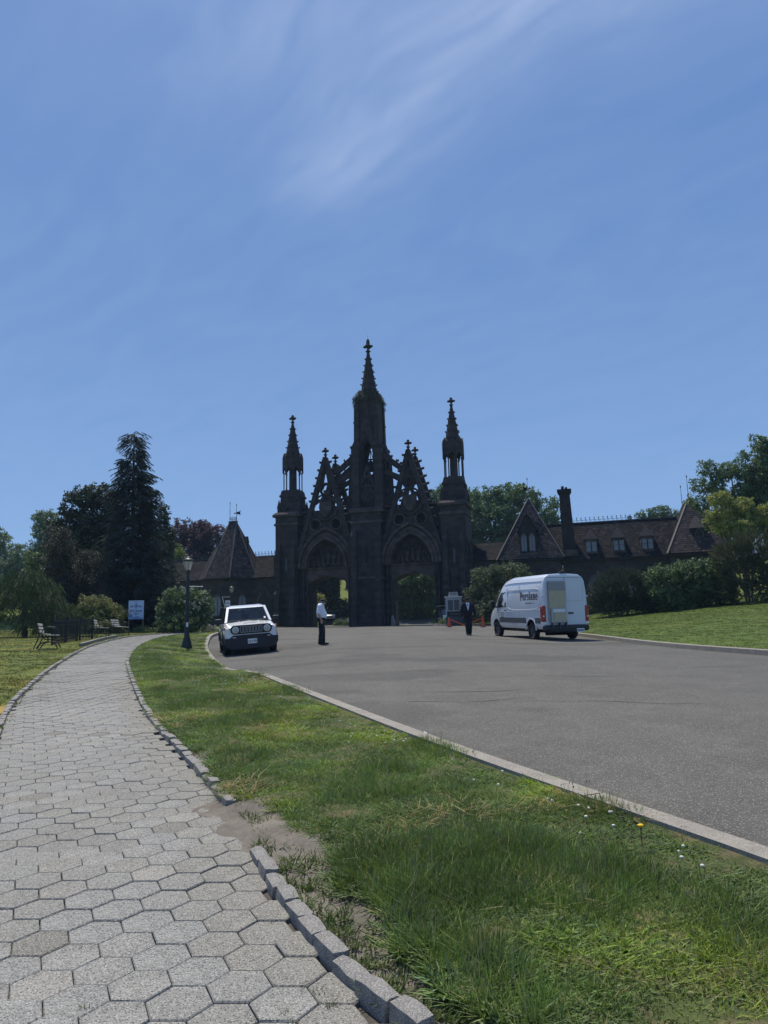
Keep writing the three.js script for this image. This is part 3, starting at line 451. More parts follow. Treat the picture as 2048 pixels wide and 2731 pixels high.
const quatrefoil = (cx, cyy, r, lobes = 4, rot = 0) => { const P = [], n = 8, R = r * 0.52, o = r * 0.48; for (let k = 0; k < lobes; k++) { const a0 = rot + k * 2 * Math.PI / lobes, half = Math.PI / lobes * (lobes === 3 ? 1.5 : 1.62); for (let i = 0; i <= n; i++) { const a = a0 - half + 2 * half * i / n; P.push([cx + o * Math.cos(a0) + R * Math.cos(a), cyy + o * Math.sin(a0) + R * Math.sin(a)]); } } return P; };
function ring(r, t, cx, cyy, z, d = 0.2) { return T(new THREE.TorusGeometry(r, t, 6, 24).scale(1, 1, d / t / 1.4), cx, cyy, z); }

const crocketGeo = metreUV(merged([T(new THREE.IcosahedronGeometry(0.5, 0).scale(1, 0.75, 0.8), 0.42, 0.12, 0), bx(0.5, 0.28, 0.4, 0.1, -0.12, 0), T(new THREE.ConeGeometry(0.22, 0.5, 5), 0.72, 0.38, 0, 0, 0, -0.5)]));
const fleuron = (k, tall = 1) => metreUV(merged([cy(0.16, 0.24, 0.5, 8, 0, 0.25), cy(0.34, 0.18, 0.16, 8, 0, 0.5), cy(0.16, 0.34, 0.14, 8, 0, 0.65), cy(0.13, 0.15, 0.4, 8, 0, 0.9),
  ...[0, 1, 2, 3].map((i) => T(new THREE.IcosahedronGeometry(0.24, 1).scale(1.15, 0.8, 0.9), 0.36 * Math.cos(i * Math.PI / 2), 1.2, 0.36 * Math.sin(i * Math.PI / 2))), cy(0.2, 0.22, 0.36, 8, 0, 1.2), T(new THREE.IcosahedronGeometry(0.24, 1).scale(1, 1.25 * tall, 1), 0, 1.52 + 0.12 * (tall - 1), 0)].map((g) => g.scale(k, k, k))));
const finialBig = fleuron(0.92, 2.0), finialMid = fleuron(0.72), finialSmall = fleuron(0.68);

function spire(name, x, y0, r0, y1, r1, rowsN, ck, finial, z = 0) {          // octagonal spire with crockets on its ridges
  const bot = [], top = []; for (let i = 0; i < 8; i++) { const a = -(i + 0.5) * Math.PI / 4; bot.push([r0 * Math.cos(a), 0, r0 * Math.sin(a)]); top.push([r1 * Math.cos(a), y1 - y0, r1 * Math.sin(a)]); }
  const sp = obj(name, [hull(bot.reverse(), top.reverse())], S, gate); sp.position.set(x, y0, z);
  for (let i = 0; i < 8; i++) for (let k = 0; k < rowsN; k++) { const t = (k + 0.35) / rowsN, r = mixn(r0, r1, t), a = (i + 0.5) * Math.PI / 4, o = obj('crocket', crocketGeo, S, sp, { metre: false }); const s = ck * (1 - 0.25 * t); o.scale.setScalar(s); o.position.set((r - 0.04) * Math.cos(a), (y1 - y0) * t, -(r - 0.04) * Math.sin(a)); o.rotation.y = a; }
  const f = obj('finial', finial, S, sp, { metre: false }); f.position.y = y1 - y0 - 0.05; return sp;
}
function capped(w, d, y0, y1, cap, x, z, dz = 1) {                          // buttress stage with a sloping cap against the wall; z = wall plane, d = projection
  const zf = z + dz * d; return merged([b0(x - w / 2, x + w / 2, y0, y1, Math.min(z - dz * 0.1, zf), Math.max(z - dz * 0.1, zf)), hull([[x - w / 2, y1, z - dz * 0.1], [x + w / 2, y1, z - dz * 0.1], [x + w / 2, y1, zf], [x - w / 2, y1, zf]].sort(() => 0), [[x - w / 2, y1 + cap, z - dz * 0.1], [x + w / 2, y1 + cap, z - dz * 0.1], [x + w / 2, y1 + cap * 0.05, zf], [x - w / 2, y1 + cap * 0.05, zf]])]);
}
const course = (hx, hz, y, h, p, cx = 0, cz = 0) => [bx(2 * (hx + p), h, 2 * (hz + p), cx, y, cz), frustum(hx + p, hz + p, y + h / 2, hx, hz, y + h / 2 + p * 1.1, cx, cz)];
function lancetSlot(x, y, w, h, z) { return ext(poly([[x - w / 2, y], ...archPts(w / 2, y + h * 0.75, y + h, 4, x).map((p) => p), [x + w / 2, y]].slice(1, -1)), z, z + 0.02); }

// --- central tower
obj('tower_base', [b0(-1.62, 1.62, -0.6, 12.2, -2.35, 2.35), ...course(1.62, 2.35, 0.5, 1.0, 0.14)], S, gate);
for (const sx of [-1, 1]) for (const sz of [-1, 1]) obj('buttress', [capped(0.62, 0.75, -0.6, 4.6, 0.7, sx * 1.32, sz * 2.35, sz), capped(0.58, 0.52, 4.6, 9.4, 1.1, sx * 1.32, sz * 2.35, sz)], S, gate);
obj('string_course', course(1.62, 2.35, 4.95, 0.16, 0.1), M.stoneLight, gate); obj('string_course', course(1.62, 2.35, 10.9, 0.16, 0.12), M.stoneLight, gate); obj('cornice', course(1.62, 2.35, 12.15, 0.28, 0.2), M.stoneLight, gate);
obj('slit_window', [ext(poly([[-0.16, 6.6], [0.16, 6.6], [0.16, 8.2], [0, 8.6], [-0.16, 8.2]]), 2.345, 2.36)], M.darkGlass, gate);
// belfry stage: four corner masses, arched openings front and back
{
  const hw = 1.28, open = archPts(0.62, 18.6, 20.3, 8), body = (z0, z1) => ext(poly([[-hw, 12.2], [hw, 12.2], [hw, 25.0], [-hw, 25.0]], [[[-0.62, 16.3], [0.62, 16.3], ...open.slice().reverse()]]), z0, z1);
  obj('belfry_wall', [body(0.85, hw + 0.02)], S, gate); obj('belfry_wall', [body(-hw - 0.02, -0.85)], S, gate);
  for (const sx of [-1, 1]) obj('belfry_wall', [sx > 0 ? b0(0.85, 1.27, 12.2, 24.9, -0.84, 0.84) : b0(-1.27, -0.85, 12.2, 24.9, -0.84, 0.84)], S, gate);
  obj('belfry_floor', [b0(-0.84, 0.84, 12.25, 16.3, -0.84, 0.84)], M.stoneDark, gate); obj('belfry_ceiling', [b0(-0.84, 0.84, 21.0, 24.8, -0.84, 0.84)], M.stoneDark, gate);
  for (const sx of [-1, 1]) for (const sz of [-1, 1]) {                       // clasping corner buttresses
    obj('corner_buttress', [hull(ringXZ(0.46, 0.46, 12.2, sx * 1.32, sz * 1.32), ringXZ(0.42, 0.42, 19.3, sx * 1.30, sz * 1.30)), frustum(0.5, 0.5, 19.3, 0.5, 0.5, 19.55, sx * 1.3, sz * 1.3), frustum(0.46, 0.46, 19.55, 0.1, 0.1, 20.6, sx * 1.2, sz * 1.2)], S, gate);
    obj('corner_shaft', [hull(ringXZ(0.3, 0.3, 20.0, sx * 1.16, sz * 1.16), ringXZ(0.27, 0.27, 24.4, sx * 1.12, sz * 1.12)), frustum(0.34, 0.34, 22.2, 0.34, 0.34, 22.36, sx * 1.14, sz * 1.14), frustum(0.27, 0.27, 24.4, 0.03, 0.03, 25.5, sx * 1.1, sz * 1.1)], S, gate);
  }
  for (const sx of [-1, 1]) obj('side_buttress', [hull(ringXZ(0.55, 0.7, 12.2, sx * 2.0, 0), ringXZ(0.4, 0.6, 18.6, sx * 1.85, 0)), frustum(0.42, 0.62, 18.6, 0.05, 0.5, 19.9, sx * 1.7, 0)], S, gate);
  for (const sz of [-1, 1]) {
    obj('belfry_gable', [ext(poly([[-0.92, 19.2], [-0.75, 19.2], ...archPts(0.72, 19.0, 20.55, 6).slice(1, -1), [0.75, 19.2], [0.92, 19.2], [0.08, 24.9], [-0.08, 24.9]]), sz > 0 ? 1.3 : -1.46, sz > 0 ? 1.46 : -1.3)], S, gate);
    obj('clock_face', [T(new THREE.CylinderGeometry(0.62, 0.62, 0.1, 28).rotateX(Math.PI / 2), 0, 14.1, sz * 1.36)], M.stoneDark, gate);
    obj('clock_ring', [ring(0.7, 0.09, 0, 14.1, sz * 1.38, 0.12), ring(0.42, 0.03, 0, 14.1, sz * 1.42, 0.04)], M.stoneLight, gate);
    obj('clock_hand', [bx(0.05, 0.4, 0.03, -0.08, 14.28, sz * 1.45, 0, 0, 0.4), bx(0.05, 0.55, 0.03, -0.18, 13.95, sz * 1.45, 0, 0, -0.9)], M.lead, gate);
    const gab = ext(poly([[-0.92, 14.8], [0.92, 14.8], [0.05, 17.4], [-0.05, 17.4]], [quatrefoil(0, 15.55, 0.36).reverse(), ngon(10, 0.14, -0.44, 15.2), ngon(10, 0.14, 0.44, 15.2), quatrefoil(0, 16.35, 0.2, 3, Math.PI / 2).reverse()].map((h) => h)), sz > 0 ? 1.32 : -1.6, sz > 0 ? 1.6 : -1.32);
    obj('clock_gablet', [gab], S, gate);
    obj('relief_panel', [b0(-0.7, 0.7, 12.6, 13.25, sz > 0 ? 1.3 : -1.4, sz > 0 ? 1.4 : -1.3)], M.stoneDark, gate);
  }
  obj('spire_skirt', [hull(ringXZ(1.4, 1.4, 24.8), ringXZ(1.3, 1.3, 25.1)), frustum(1.3, 1.3, 25.1, 0.75, 0.75, 26.1)], S, gate);
}
spire('tower_spire', 0, 25.9, 0.95, 30.5, 0.2, 6, 0.3, finialBig);
obj('lightning_rod', [bar([0, 32, 0], [0, 32.9, 0], 0.015)], M.iron, gate);

// --- side piers with open pinnacles
for (const sd of [-1, 1]) {
  const x = sd * 9.3;
  obj('pier', [b0(x - 1.28, x + 1.28, -0.6, 12.2, -2.2, 2.0), ...course(1.28, 2.1, 0.45, 1.0, 0.16, x, -0.1)], S, gate);
  for (const k of [-1, 1]) {
    obj('pier_buttress', [capped(0.56, 0.8, -0.6, 3.6, 1.0, x + k * 0.86, 2.0), capped(0.5, 0.5, 4.2, 8.2, 1.7, x + k * 0.86, 2.0)], S, gate);
    const side = merged([capped(0.9, 0.7, -0.6, 3.6, 1.0, 0, 0), capped(0.8, 0.42, 4.2, 7.6, 1.7, 0, 0)]).rotateY(sd * Math.PI / 2).translate(x + sd * 1.28, 0, k * 1.2 - 0.1); obj('side_pier_buttress', [side], S, gate);
  }
  obj('slit_window', [ext(poly([[x - 0.13, 6.2], [x + 0.13, 6.2], [x + 0.13, 7.4], [x, 7.7], [x - 0.13, 7.4]]), 1.995, 2.01)], M.darkGlass, gate);
  obj('string_course', course(1.28, 2.1, 11.3, 0.16, 0.14, x, -0.1), M.stoneLight, gate); obj('cornice', course(1.28, 2.1, 12.3, 0.24, 0.26, x, -0.1), M.stoneLight, gate);
  // pedestal
  obj('pedestal', [frustum(1.25, 1.25, 12.4, 1.05, 1.05, 14.6, x), ...course(1.04, 1.04, 14.7, 0.2, 0.14, x), frustum(1.1, 1.1, 14.8, 0.98, 0.98, 15.4, x)], S, gate);
  for (const [ax, az] of [[0, 1], [1, 0], [0, -1], [-1, 0]]) { const g = merged([ext(poly([[-0.95, 12.5], [0.95, 12.5], [0.06, 14.5], [-0.06, 14.5]], [quatrefoil(0, 13.05, 0.34, 3, Math.PI / 2).reverse()]), 1.08, 1.3)]); g.rotateY(Math.atan2(ax, az)); g.translate(x, 0, 0); obj('pedestal_gablet', [g], S, gate); }
  for (const [cx, cz] of [[-1, -1], [1, -1], [1, 1], [-1, 1]]) obj('corner_pinnacle', [frustum(0.16, 0.16, 12.4, 0.14, 0.14, 13.3, x + cx * 1.2, cz * 1.2), frustum(0.19, 0.19, 13.3, 0.02, 0.02, 14.3, x + cx * 1.2, cz * 1.2)], S, gate);
  obj('pinnacle_core', [hull(ngon(8, 0.44, x, 0, 0.39).map(([a, b]) => [a, 15.3, -b]).reverse(), ngon(8, 0.42, x, 0, 0.39).map(([a, b]) => [a, 17.9, -b]).reverse())], S, gate);
  for (let i = 0; i < 8; i++) { const a = (i + 0.5) * Math.PI / 4, r = 1.02, X = x + r * Math.cos(a), Z = r * Math.sin(a); obj('colonnette', [cy(0.065, 0.065, 2.1, 8, X, 16.45, Z), cy(0.12, 0.13, 0.14, 8, X, 15.42, Z), cy(0.13, 0.09, 0.16, 8, X, 17.45, Z)], S, gate); }
  // canopy: eight pointed-arched faces
  for (let i = 0; i < 8; i++) { const a = i * Math.PI / 4, g = ext(poly([[-0.46, 17.5], ...archPts(0.33, 17.55, 18.1, 5), [0.46, 17.5], [0.46, 19.25], [0.1, 19.7], [-0.1, 19.7], [-0.46, 19.25]]), 0.94, 1.1); g.rotateY(a); g.translate(x, 0, 0); obj('canopy_face', [g], S, gate); }
  obj('canopy_roof', [hull(ngon(8, 1.06, x, 0, 0.39).map(([p, q]) => [p, 18.2, -q]).reverse(), ngon(8, 0.95, x, 0, 0.39).map(([p, q]) => [p, 19.6, -q]).reverse())], S, gate);
  spire('pinnacle_spire', x, 19.5, 0.84, 23.2, 0.17, 5, 0.27, finialMid);
}

// --- arched bays between tower and piers
for (const sd of [-1, 1]) {
  const c = sd * 4.72, segArch = []; for (let i = 0; i <= 14; i++) { const t = i / 14 * 2 - 1; segArch.push([c + t * 2.3, 4.75 + 0.72 * (1 - t * t)]); }
  const in0 = sd * 1.6, out0 = sd * 8.05, lo = Math.min(in0, out0), hi = Math.max(in0, out0);
  obj('bay_wall', [ext(poly([[lo, -0.6], [c - 2.3, -0.6], ...segArch, [c + 2.3, -0.6], [hi, -0.6], [hi, 12.6], [lo, 12.6]]), -1.35, 0.75)], S, gate);
  obj('roof_slab', [b0(lo - 0.0, hi, 12.62, 12.78, -1.75, 1.1)], M.stoneLight, gate);
  obj('vault', [ext(poly([[c - 2.5, -0.6], [c - 2.3, -0.6], ...segArch, [c + 2.3, -0.6], [c + 2.5, -0.6], [c + 2.5, 6.0], [c - 2.5, 6.0]]), 0.75, 1.1)], S, gate);
  for (const k of [-1, 1]) obj('jamb', [b0(c + k * 2.82 - 0.52, c + k * 2.82 + 0.52, -0.6, 6.3, 0.76, 1.3), cy(0.13, 0.13, 6.0, 10, c + k * 2.42, 3.0, 1.32), cy(0.14, 0.14, 6.0, 10, c + k * 2.78, 3.0, 1.5), cy(0.22, 0.16, 0.3, 10, c + k * 2.42, 6.15, 1.32), cy(0.22, 0.16, 0.3, 10, c + k * 2.78, 6.15, 1.5)], S, gate);
  for (const k of [-1, 1]) obj('side_door', [ext(poly([[-0.42, 0.0], [0.42, 0.0], ...archPts(0.42, 2.1, 2.7, 5).reverse()]), 0, 0.03).rotateY(-k * Math.PI / 2).translate(c + k * 2.28, 0, -0.2)], M.iron, gate);
  obj('lintel', [ext(poly([[c - 2.6, 5.0], ...segArch.map(([x, y]) => [x, y - 0.04]), [c + 2.6, 5.0], [c + 2.6, 6.4], [c - 2.6, 6.4]]), 1.1, 1.35, 0.03), b0(c - 2.62, c + 2.62, 6.26, 6.42, 1.36, 1.5)], M.stoneLight, gate);
  obj('tympanum', [ext(poly([[c - 2.3, 6.4], ...archPts(2.3, 6.42, 9.5, 10, c), [c + 2.3, 6.4]]), 0.76, 1.02)], S, gate);
  // carved figures in the tympanum
  const q = rng(sd > 0 ? 31 : 32);
  const fig = [[0, 6.5, 2.3, 0.34], [-0.6, 6.45, 1.9, 0.3], [0.62, 6.45, 1.85, 0.3], [-1.15, 6.45, 1.35, 0.27], [1.2, 6.45, 1.3, 0.27], [-1.7, 6.45, 0.85, 0.24], [1.75, 6.45, 0.8, 0.24]];
  for (const [fx, fy, fh, fw] of fig) { const g = [], X = c + fx, lean = (q() - 0.5) * 0.35;
    g.push(T(new THREE.CapsuleGeometry(fw * 0.62, fh * 0.45, 3, 8), X, fy + fh * 0.38, 1.08, 0, 0, lean), T(new THREE.SphereGeometry(0.15, 8, 6), X - lean * fh * 0.7, fy + fh * 0.86, 1.14), bar([X - lean * 0.3, fy + fh * 0.6, 1.14], [X + fw * (q() > 0.5 ? 1 : -1), fy + fh * (0.45 + 0.4 * q()), 1.2], 0.075, 0.055), bar([X, fy + fh * 0.25, 1.14], [X + fw * 0.8, fy + 0.05, 1.2], 0.1, 0.07)); obj('carved_figure', g, M.stoneLight, gate); }
  // gables, front and back
  for (const sz of [1, -1]) {
    const za = sz > 0 ? 1.3 : -2.0, zb = sz > 0 ? 2.0 : -1.3, A = 18.6, B = 7.2, HW = 3.4, edge = (y) => HW * (A - y) / (A - B);
    const arch = archPts(2.72, 6.4, 10.05, 12, c), hole = (p) => p;
    const holes = [quatrefoil(c - 1.18, 11.05, 0.56, 4, Math.PI / 4), quatrefoil(c + 1.18, 11.05, 0.56, 4, Math.PI / 4),
      [[c - 0.72, 13.65], [c - 1.26, 13.3], [c - 1.42, 12.9], [c - 1.26, 12.4], [c - 0.70, 12.45]], [[c + 0.70, 12.45], [c + 1.26, 12.4], [c + 1.42, 12.9], [c + 1.26, 13.3], [c + 0.72, 13.65]],
      [[c - 0.64, 13.85], [c - 1.02, 14.0], [c - 0.74, 15.0], [c - 0.5, 14.55], [c - 0.4, 14.15]], [[c + 0.4, 14.15], [c + 0.5, 14.55], [c + 0.74, 15.0], [c + 1.02, 14.0], [c + 0.64, 13.85]],
      quatrefoil(c, 14.95, 0.5, 3, Math.PI / 2), [[c - 0.26, 15.7], [c + 0.26, 15.7], [c, 17.2]], [[c - 0.24, 13.62], [c + 0.24, 13.62], [c + 0.05, 14.2], [c - 0.05, 14.2]]];
    obj('gable', [ext(poly([[c - 3.4, 6.4], [c - 2.72, 6.4], ...arch.slice(1, -1), [c + 2.72, 6.4], [c + 3.4, 6.4], [c + 3.4, B], [c + 0.08, A], [c - 0.08, A], [c - 3.4, B]], holes.map(hole)), za + 0.2, zb - 0.2, 0.02)], S, gate);
    for (const k of [-1, 1]) {
      obj('gable_rake', [beam([c + k * 3.46, 7.0, (za + zb) / 2], [c + k * 0.02, 18.55, (za + zb) / 2], 0.7, 0.34), beam([c + k * 3.24, 7.0, zb - 0.05], [c + k * 0.0, 18.0, zb - 0.05], 0.16, 0.2)], S, gate);
      for (let i = 0; i < 11; i++) { const y = 9.4 + i * 0.86, o = obj('crocket', crocketGeo, S, gate, { metre: false }); o.scale.setScalar(0.44); o.position.set(c + k * (edge(y) + 0.2), y, (za + zb) / 2); o.rotation.y = k > 0 ? 0 : Math.PI; }
      obj('roundel_ring', [ring(0.62, 0.1, c + k * 1.18, 11.05, zb - 0.12, 0.2)], M.stoneLight, gate);
    }
    const f = obj('finial', finialSmall, S, gate, { metre: false }); f.position.set(c, 18.5, (za + zb) / 2);
    obj('tracery_ring', [ring(1.42, 0.11, c, 12.95, zb - 0.12, 0.2), ring(0.62, 0.09, c, 14.95, zb - 0.12, 0.18)], S, gate);
    // shield in the big circle
    obj('shield', [ext(poly([[c - 0.58, 13.55], [c - 0.2, 13.45], [c, 13.6], [c + 0.2, 13.45], [c + 0.58, 13.55], [c + 0.66, 12.9], [c + 0.5, 12.3], [c, 11.85], [c - 0.5, 12.3], [c - 0.66, 12.9]]), zb - 0.3, zb + 0.06, 0.05)], M.stoneLight, gate);
    // moulded orders of the arch
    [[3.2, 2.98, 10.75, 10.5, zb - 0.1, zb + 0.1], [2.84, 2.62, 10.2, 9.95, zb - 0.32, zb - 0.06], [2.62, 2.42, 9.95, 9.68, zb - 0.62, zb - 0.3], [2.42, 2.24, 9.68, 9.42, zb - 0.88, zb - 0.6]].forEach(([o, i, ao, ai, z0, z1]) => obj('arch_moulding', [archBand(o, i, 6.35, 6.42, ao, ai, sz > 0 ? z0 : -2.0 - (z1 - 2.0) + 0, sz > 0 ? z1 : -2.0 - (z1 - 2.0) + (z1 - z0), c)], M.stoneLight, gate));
  }
  obj('ridge_rib', [beam([c, 16.9, -1.5], [c, 16.9, 1.5], 0.25, 0.3)], S, gate);
  // flying buttresses from the tower down to the gables
  for (const z of [1.0, -1.0]) {
    const s = sd, up = [[s * 1.5, 18.75], [s * 2.4, 18.15], [s * 4.2, 16.75]];
    obj('flying_buttress', [ext(poly([[s * 1.5, 18.2], [s * 1.5, 18.95], [s * 4.5, 16.55], [s * 4.5, 15.9]]), z - 0.2, z + 0.2), ext(poly([[s * 1.5, 16.55], [s * 1.5, 17.05], [s * 4.2, 15.75], [s * 4.2, 15.2]]), z - 0.18, z + 0.18), ring(0.2, 0.09, s * 1.78, 17.72, z, 0.3), b0(Math.min(s * 1.98, s * 2.12), Math.max(s * 1.98, s * 2.12), 16.8, 18.4, z - 0.15, z + 0.15)], S, gate);
    for (let i = 0; i < 4; i++) { const t = (i + 0.6) / 4, o = obj('crocket', crocketGeo, S, gate, { metre: false }); o.scale.setScalar(0.3); o.position.set(s * mixn(1.6, 4.3, t), mixn(18.9, 16.75, t) + 0.05, z); o.rotation.set(0, s > 0 ? 0 : Math.PI, s * 0.9); o.rotation.z = 0.9; }
  }
}
// bell hanging in the belfry
const bell = thing('bell', 'dark bronze bell hanging in the open belfry of the gate tower', 'bell', [GATE_AT[0], GATE_AT[1] + 17.0, GATE_AT[2]], GATE_TURN);
obj('bell_body', [lathe([[0.01, 1.12], [0.2, 1.1], [0.3, 0.95], [0.36, 0.6], [0.46, 0.3], [0.62, 0.1], [0.66, 0.0], [0.58, 0.0], [0.4, 0.3], [0.3, 0.6], [0.01, 1.0]], 20)], M.iron, bell);
obj('headstock', [bx(1.68, 0.14, 0.16, 0, 1.3, 0), bx(0.2, 0.3, 0.14, 0, 1.16, 0)], M.iron, bell); obj('clapper', [bar([0, 0.9, 0], [0, 0.05, 0], 0.03), T(new THREE.SphereGeometry(0.1, 8, 6), 0, 0.0, 0)], M.iron, bell);
obj('bell_frame', [...[-1, 1].map((k) => bar([k * 0.82, -0.68, 0], [0, 2.4, 0], 0.04)), bar([0, 1.3, 0], [0, 3.1, 0], 0.04), ...[0.5, 0.9].map((y, i) => tube([[-0.5 + i * 0.15, 1.4 + y, 0], [0, 1.9 + y * 0.8, 0], [0.5 - i * 0.15, 1.4 + y, 0]], 0.03))], M.iron, bell);
// ---------------------------------------------------------------- lodges left and right of the gate, in the same axes
const slateTone = { brown: [[0.1176, 0.1032, 0.1020], [0.0936, 0.0840, 0.0852], [0.1488, 0.1296, 0.1248], [0.0792, 0.0744, 0.0792]], grey: [[0.026, 0.027, 0.031], [0.036, 0.036, 0.040], [0.020, 0.022, 0.027], [0.054, 0.053, 0.056]] };
function slates(name, parent, a, b, c, d, tone, seed, cw = 0.3, ch = 0.27) {   // eave a -> b, top d -> c (c = d for a triangle); one tilted slate after the other
  const A = V(...a), B = V(...b), C = V(...c), D = V(...d), n = B.clone().sub(A).cross(D.clone().sub(A)).normalize(), q = rng(seed), len = (D.clone().add(C).sub(A).sub(B)).length() / 2, R = Math.max(2, Math.round(len / ch)), L = [], col = [], cs = slateTone[tone];
  for (let r = 0; r < R; r++) { const p0 = A.clone().lerp(D, r / R), p1 = B.clone().lerp(C, r / R), q0 = A.clone().lerp(D, (r + 1.12) / R), q1 = B.clone().lerp(C, (r + 1.12) / R), w = p0.distanceTo(p1), N = Math.max(1, Math.round(w / cw)), off = (r % 2) * 0.5;
    for (let i = -1; i < N; i++) { const t0 = clamp((i + off) / N), t1 = clamp((i + 1 + off) / N); if (t1 - t0 < 0.02) continue; const lift = 0.035 + 0.02 * q(), g = 0.03 * (t1 - t0);
      const P = (s, e, t, h) => s.clone().lerp(e, t).addScaledVector(n, h).toArray(); const tip = 0.25 / R, e0 = A.clone().lerp(D, (r - tip) / R), m = (t0 + t1) / 2;
      const lo0 = P(p0, p1, t0 + g, lift), lo1 = P(p0, p1, t1 - g, lift), hi0 = P(q0, q1, t0 + g, 0.008), hi1 = P(q0, q1, t1 - g, 0.008), lm = V(...P(p0, p1, m, lift)).addScaledVector(D.clone().sub(A).normalize(), -0.06).toArray();
      L.push(lo0, lo1, hi1, lo0, hi1, hi0, lo0, lm, lo1); const band = tone === 'grey' && fbm(r * 0.35, i * 0.2, seed, 2) > 0.55 ? 1.35 : 1, k = (0.7 + 0.6 * q()) * band, cc = cs[Math.floor(q() * cs.length)]; for (let z = 0; z < 9; z++) col.push(cc[0] * k, cc[1] * k, cc[2] * k); } }
  const g = tris(L); g.setAttribute('color', new THREE.Float32BufferAttribute(col, 3)); const m = obj(name, g, M.slate, parent); m.userData.kind = 'stuff'; return m;
}
const off = (p, n, h) => p;
function facet(parent, a, b, c, d, tone, seed) { const rf = obj('roof', [tris([...quad(a, b, c, d)])], M.roofBase, parent); slates('slates', rf, a, b, c, d, tone, seed); return rf; }
function hip(parent, a, b, w = 0.16) { obj('hip_cap', [beam(a, b, w, 0.1)], M.lead, parent); }
const crestGeo = merged([bx(0.03, 0.42, 0.03, 0, 0.21, 0), T(new THREE.OctahedronGeometry(0.06).scale(1, 1.8, 0.6), 0, 0.5, 0), bx(0.16, 0.03, 0.03, 0, 0.36, 0), bx(0.03, 0.22, 0.025, 0.12, 0.11, 0), T(new THREE.OctahedronGeometry(0.035), 0.12, 0.25, 0)]);
function cresting(parent, x0, x1, y, z, step = 0.44) { const r = obj('ridge_cresting', [bx(x1 - x0, 0.04, 0.05, (x0 + x1) / 2, y + 0.05, z), bx(x1 - x0, 0.03, 0.03, (x0 + x1) / 2, y + 0.26, z)], M.iron, parent); for (let x = x0 + 0.15; x < x1; x += step) { const o = obj('crest_finial', crestGeo, M.iron, r); o.position.set(x, y, z); } return r; }
function vane(parent, x, y, z, h, flag = 0) { const g = [bar([x, y - 0.3, z], [x, y + h, z], 0.035, 0.018), T(new THREE.OctahedronGeometry(0.08).scale(0.8, 2.2, 0.8), x, y + h, z), T(new THREE.SphereGeometry(0.07, 8, 6), x, y + 0.35, z), T(new THREE.SphereGeometry(0.05, 8, 6), x, y + h * 0.55, z)]; const v = obj('roof_finial', g, M.iron, parent);
  if (flag) obj('weather_vane', [ext(poly([[0.06, -0.16], [0.42, -0.16], [0.62, -0.3], [0.55, 0], [0.62, 0.3], [0.42, 0.16], [0.06, 0.16]]), -0.012, 0.012).scale(flag, 1, 1).translate(x, y + h * 0.5, z), ext(poly([[-0.06, -0.06], [-0.3, -0.06], [-0.45, 0], [-0.3, 0.06], [-0.06, 0.06]]), -0.012, 0.012).scale(flag, 1, 1).translate(x, y + h * 0.5, z)], M.iron, v); }
function archWindow(parent, x, y, w, h, z, glass = M.paleGlass, name = 'window') { const P = (k, dz0, dz1) => ext(poly([[x - w / 2 * k, y], [x + w / 2 * k, y], ...archPts(w / 2 * k, y + h * 0.68, y + h * (0.98 + 0.06 * (k - 1)), 5, x).reverse()]), dz0, dz1); const g = obj(name, [P(1, z, z + 0.03)], glass, parent); obj('window_frame', [ext(poly([[x - w * 0.62, y - 0.1], [x + w * 0.62, y - 0.1], ...archPts(w * 0.62, y + h * 0.68, y + h * 1.12, 5, x).reverse()], [[[x - w / 2, y], ...archPts(w / 2, y + h * 0.68, y + h * 0.98, 5, x), [x + w / 2, y]]]), z, z + 0.12), bx(0.05, h * 0.9, 0.05, x, y + h * 0.45, z + 0.05)], M.stoneLight, g); return g; }

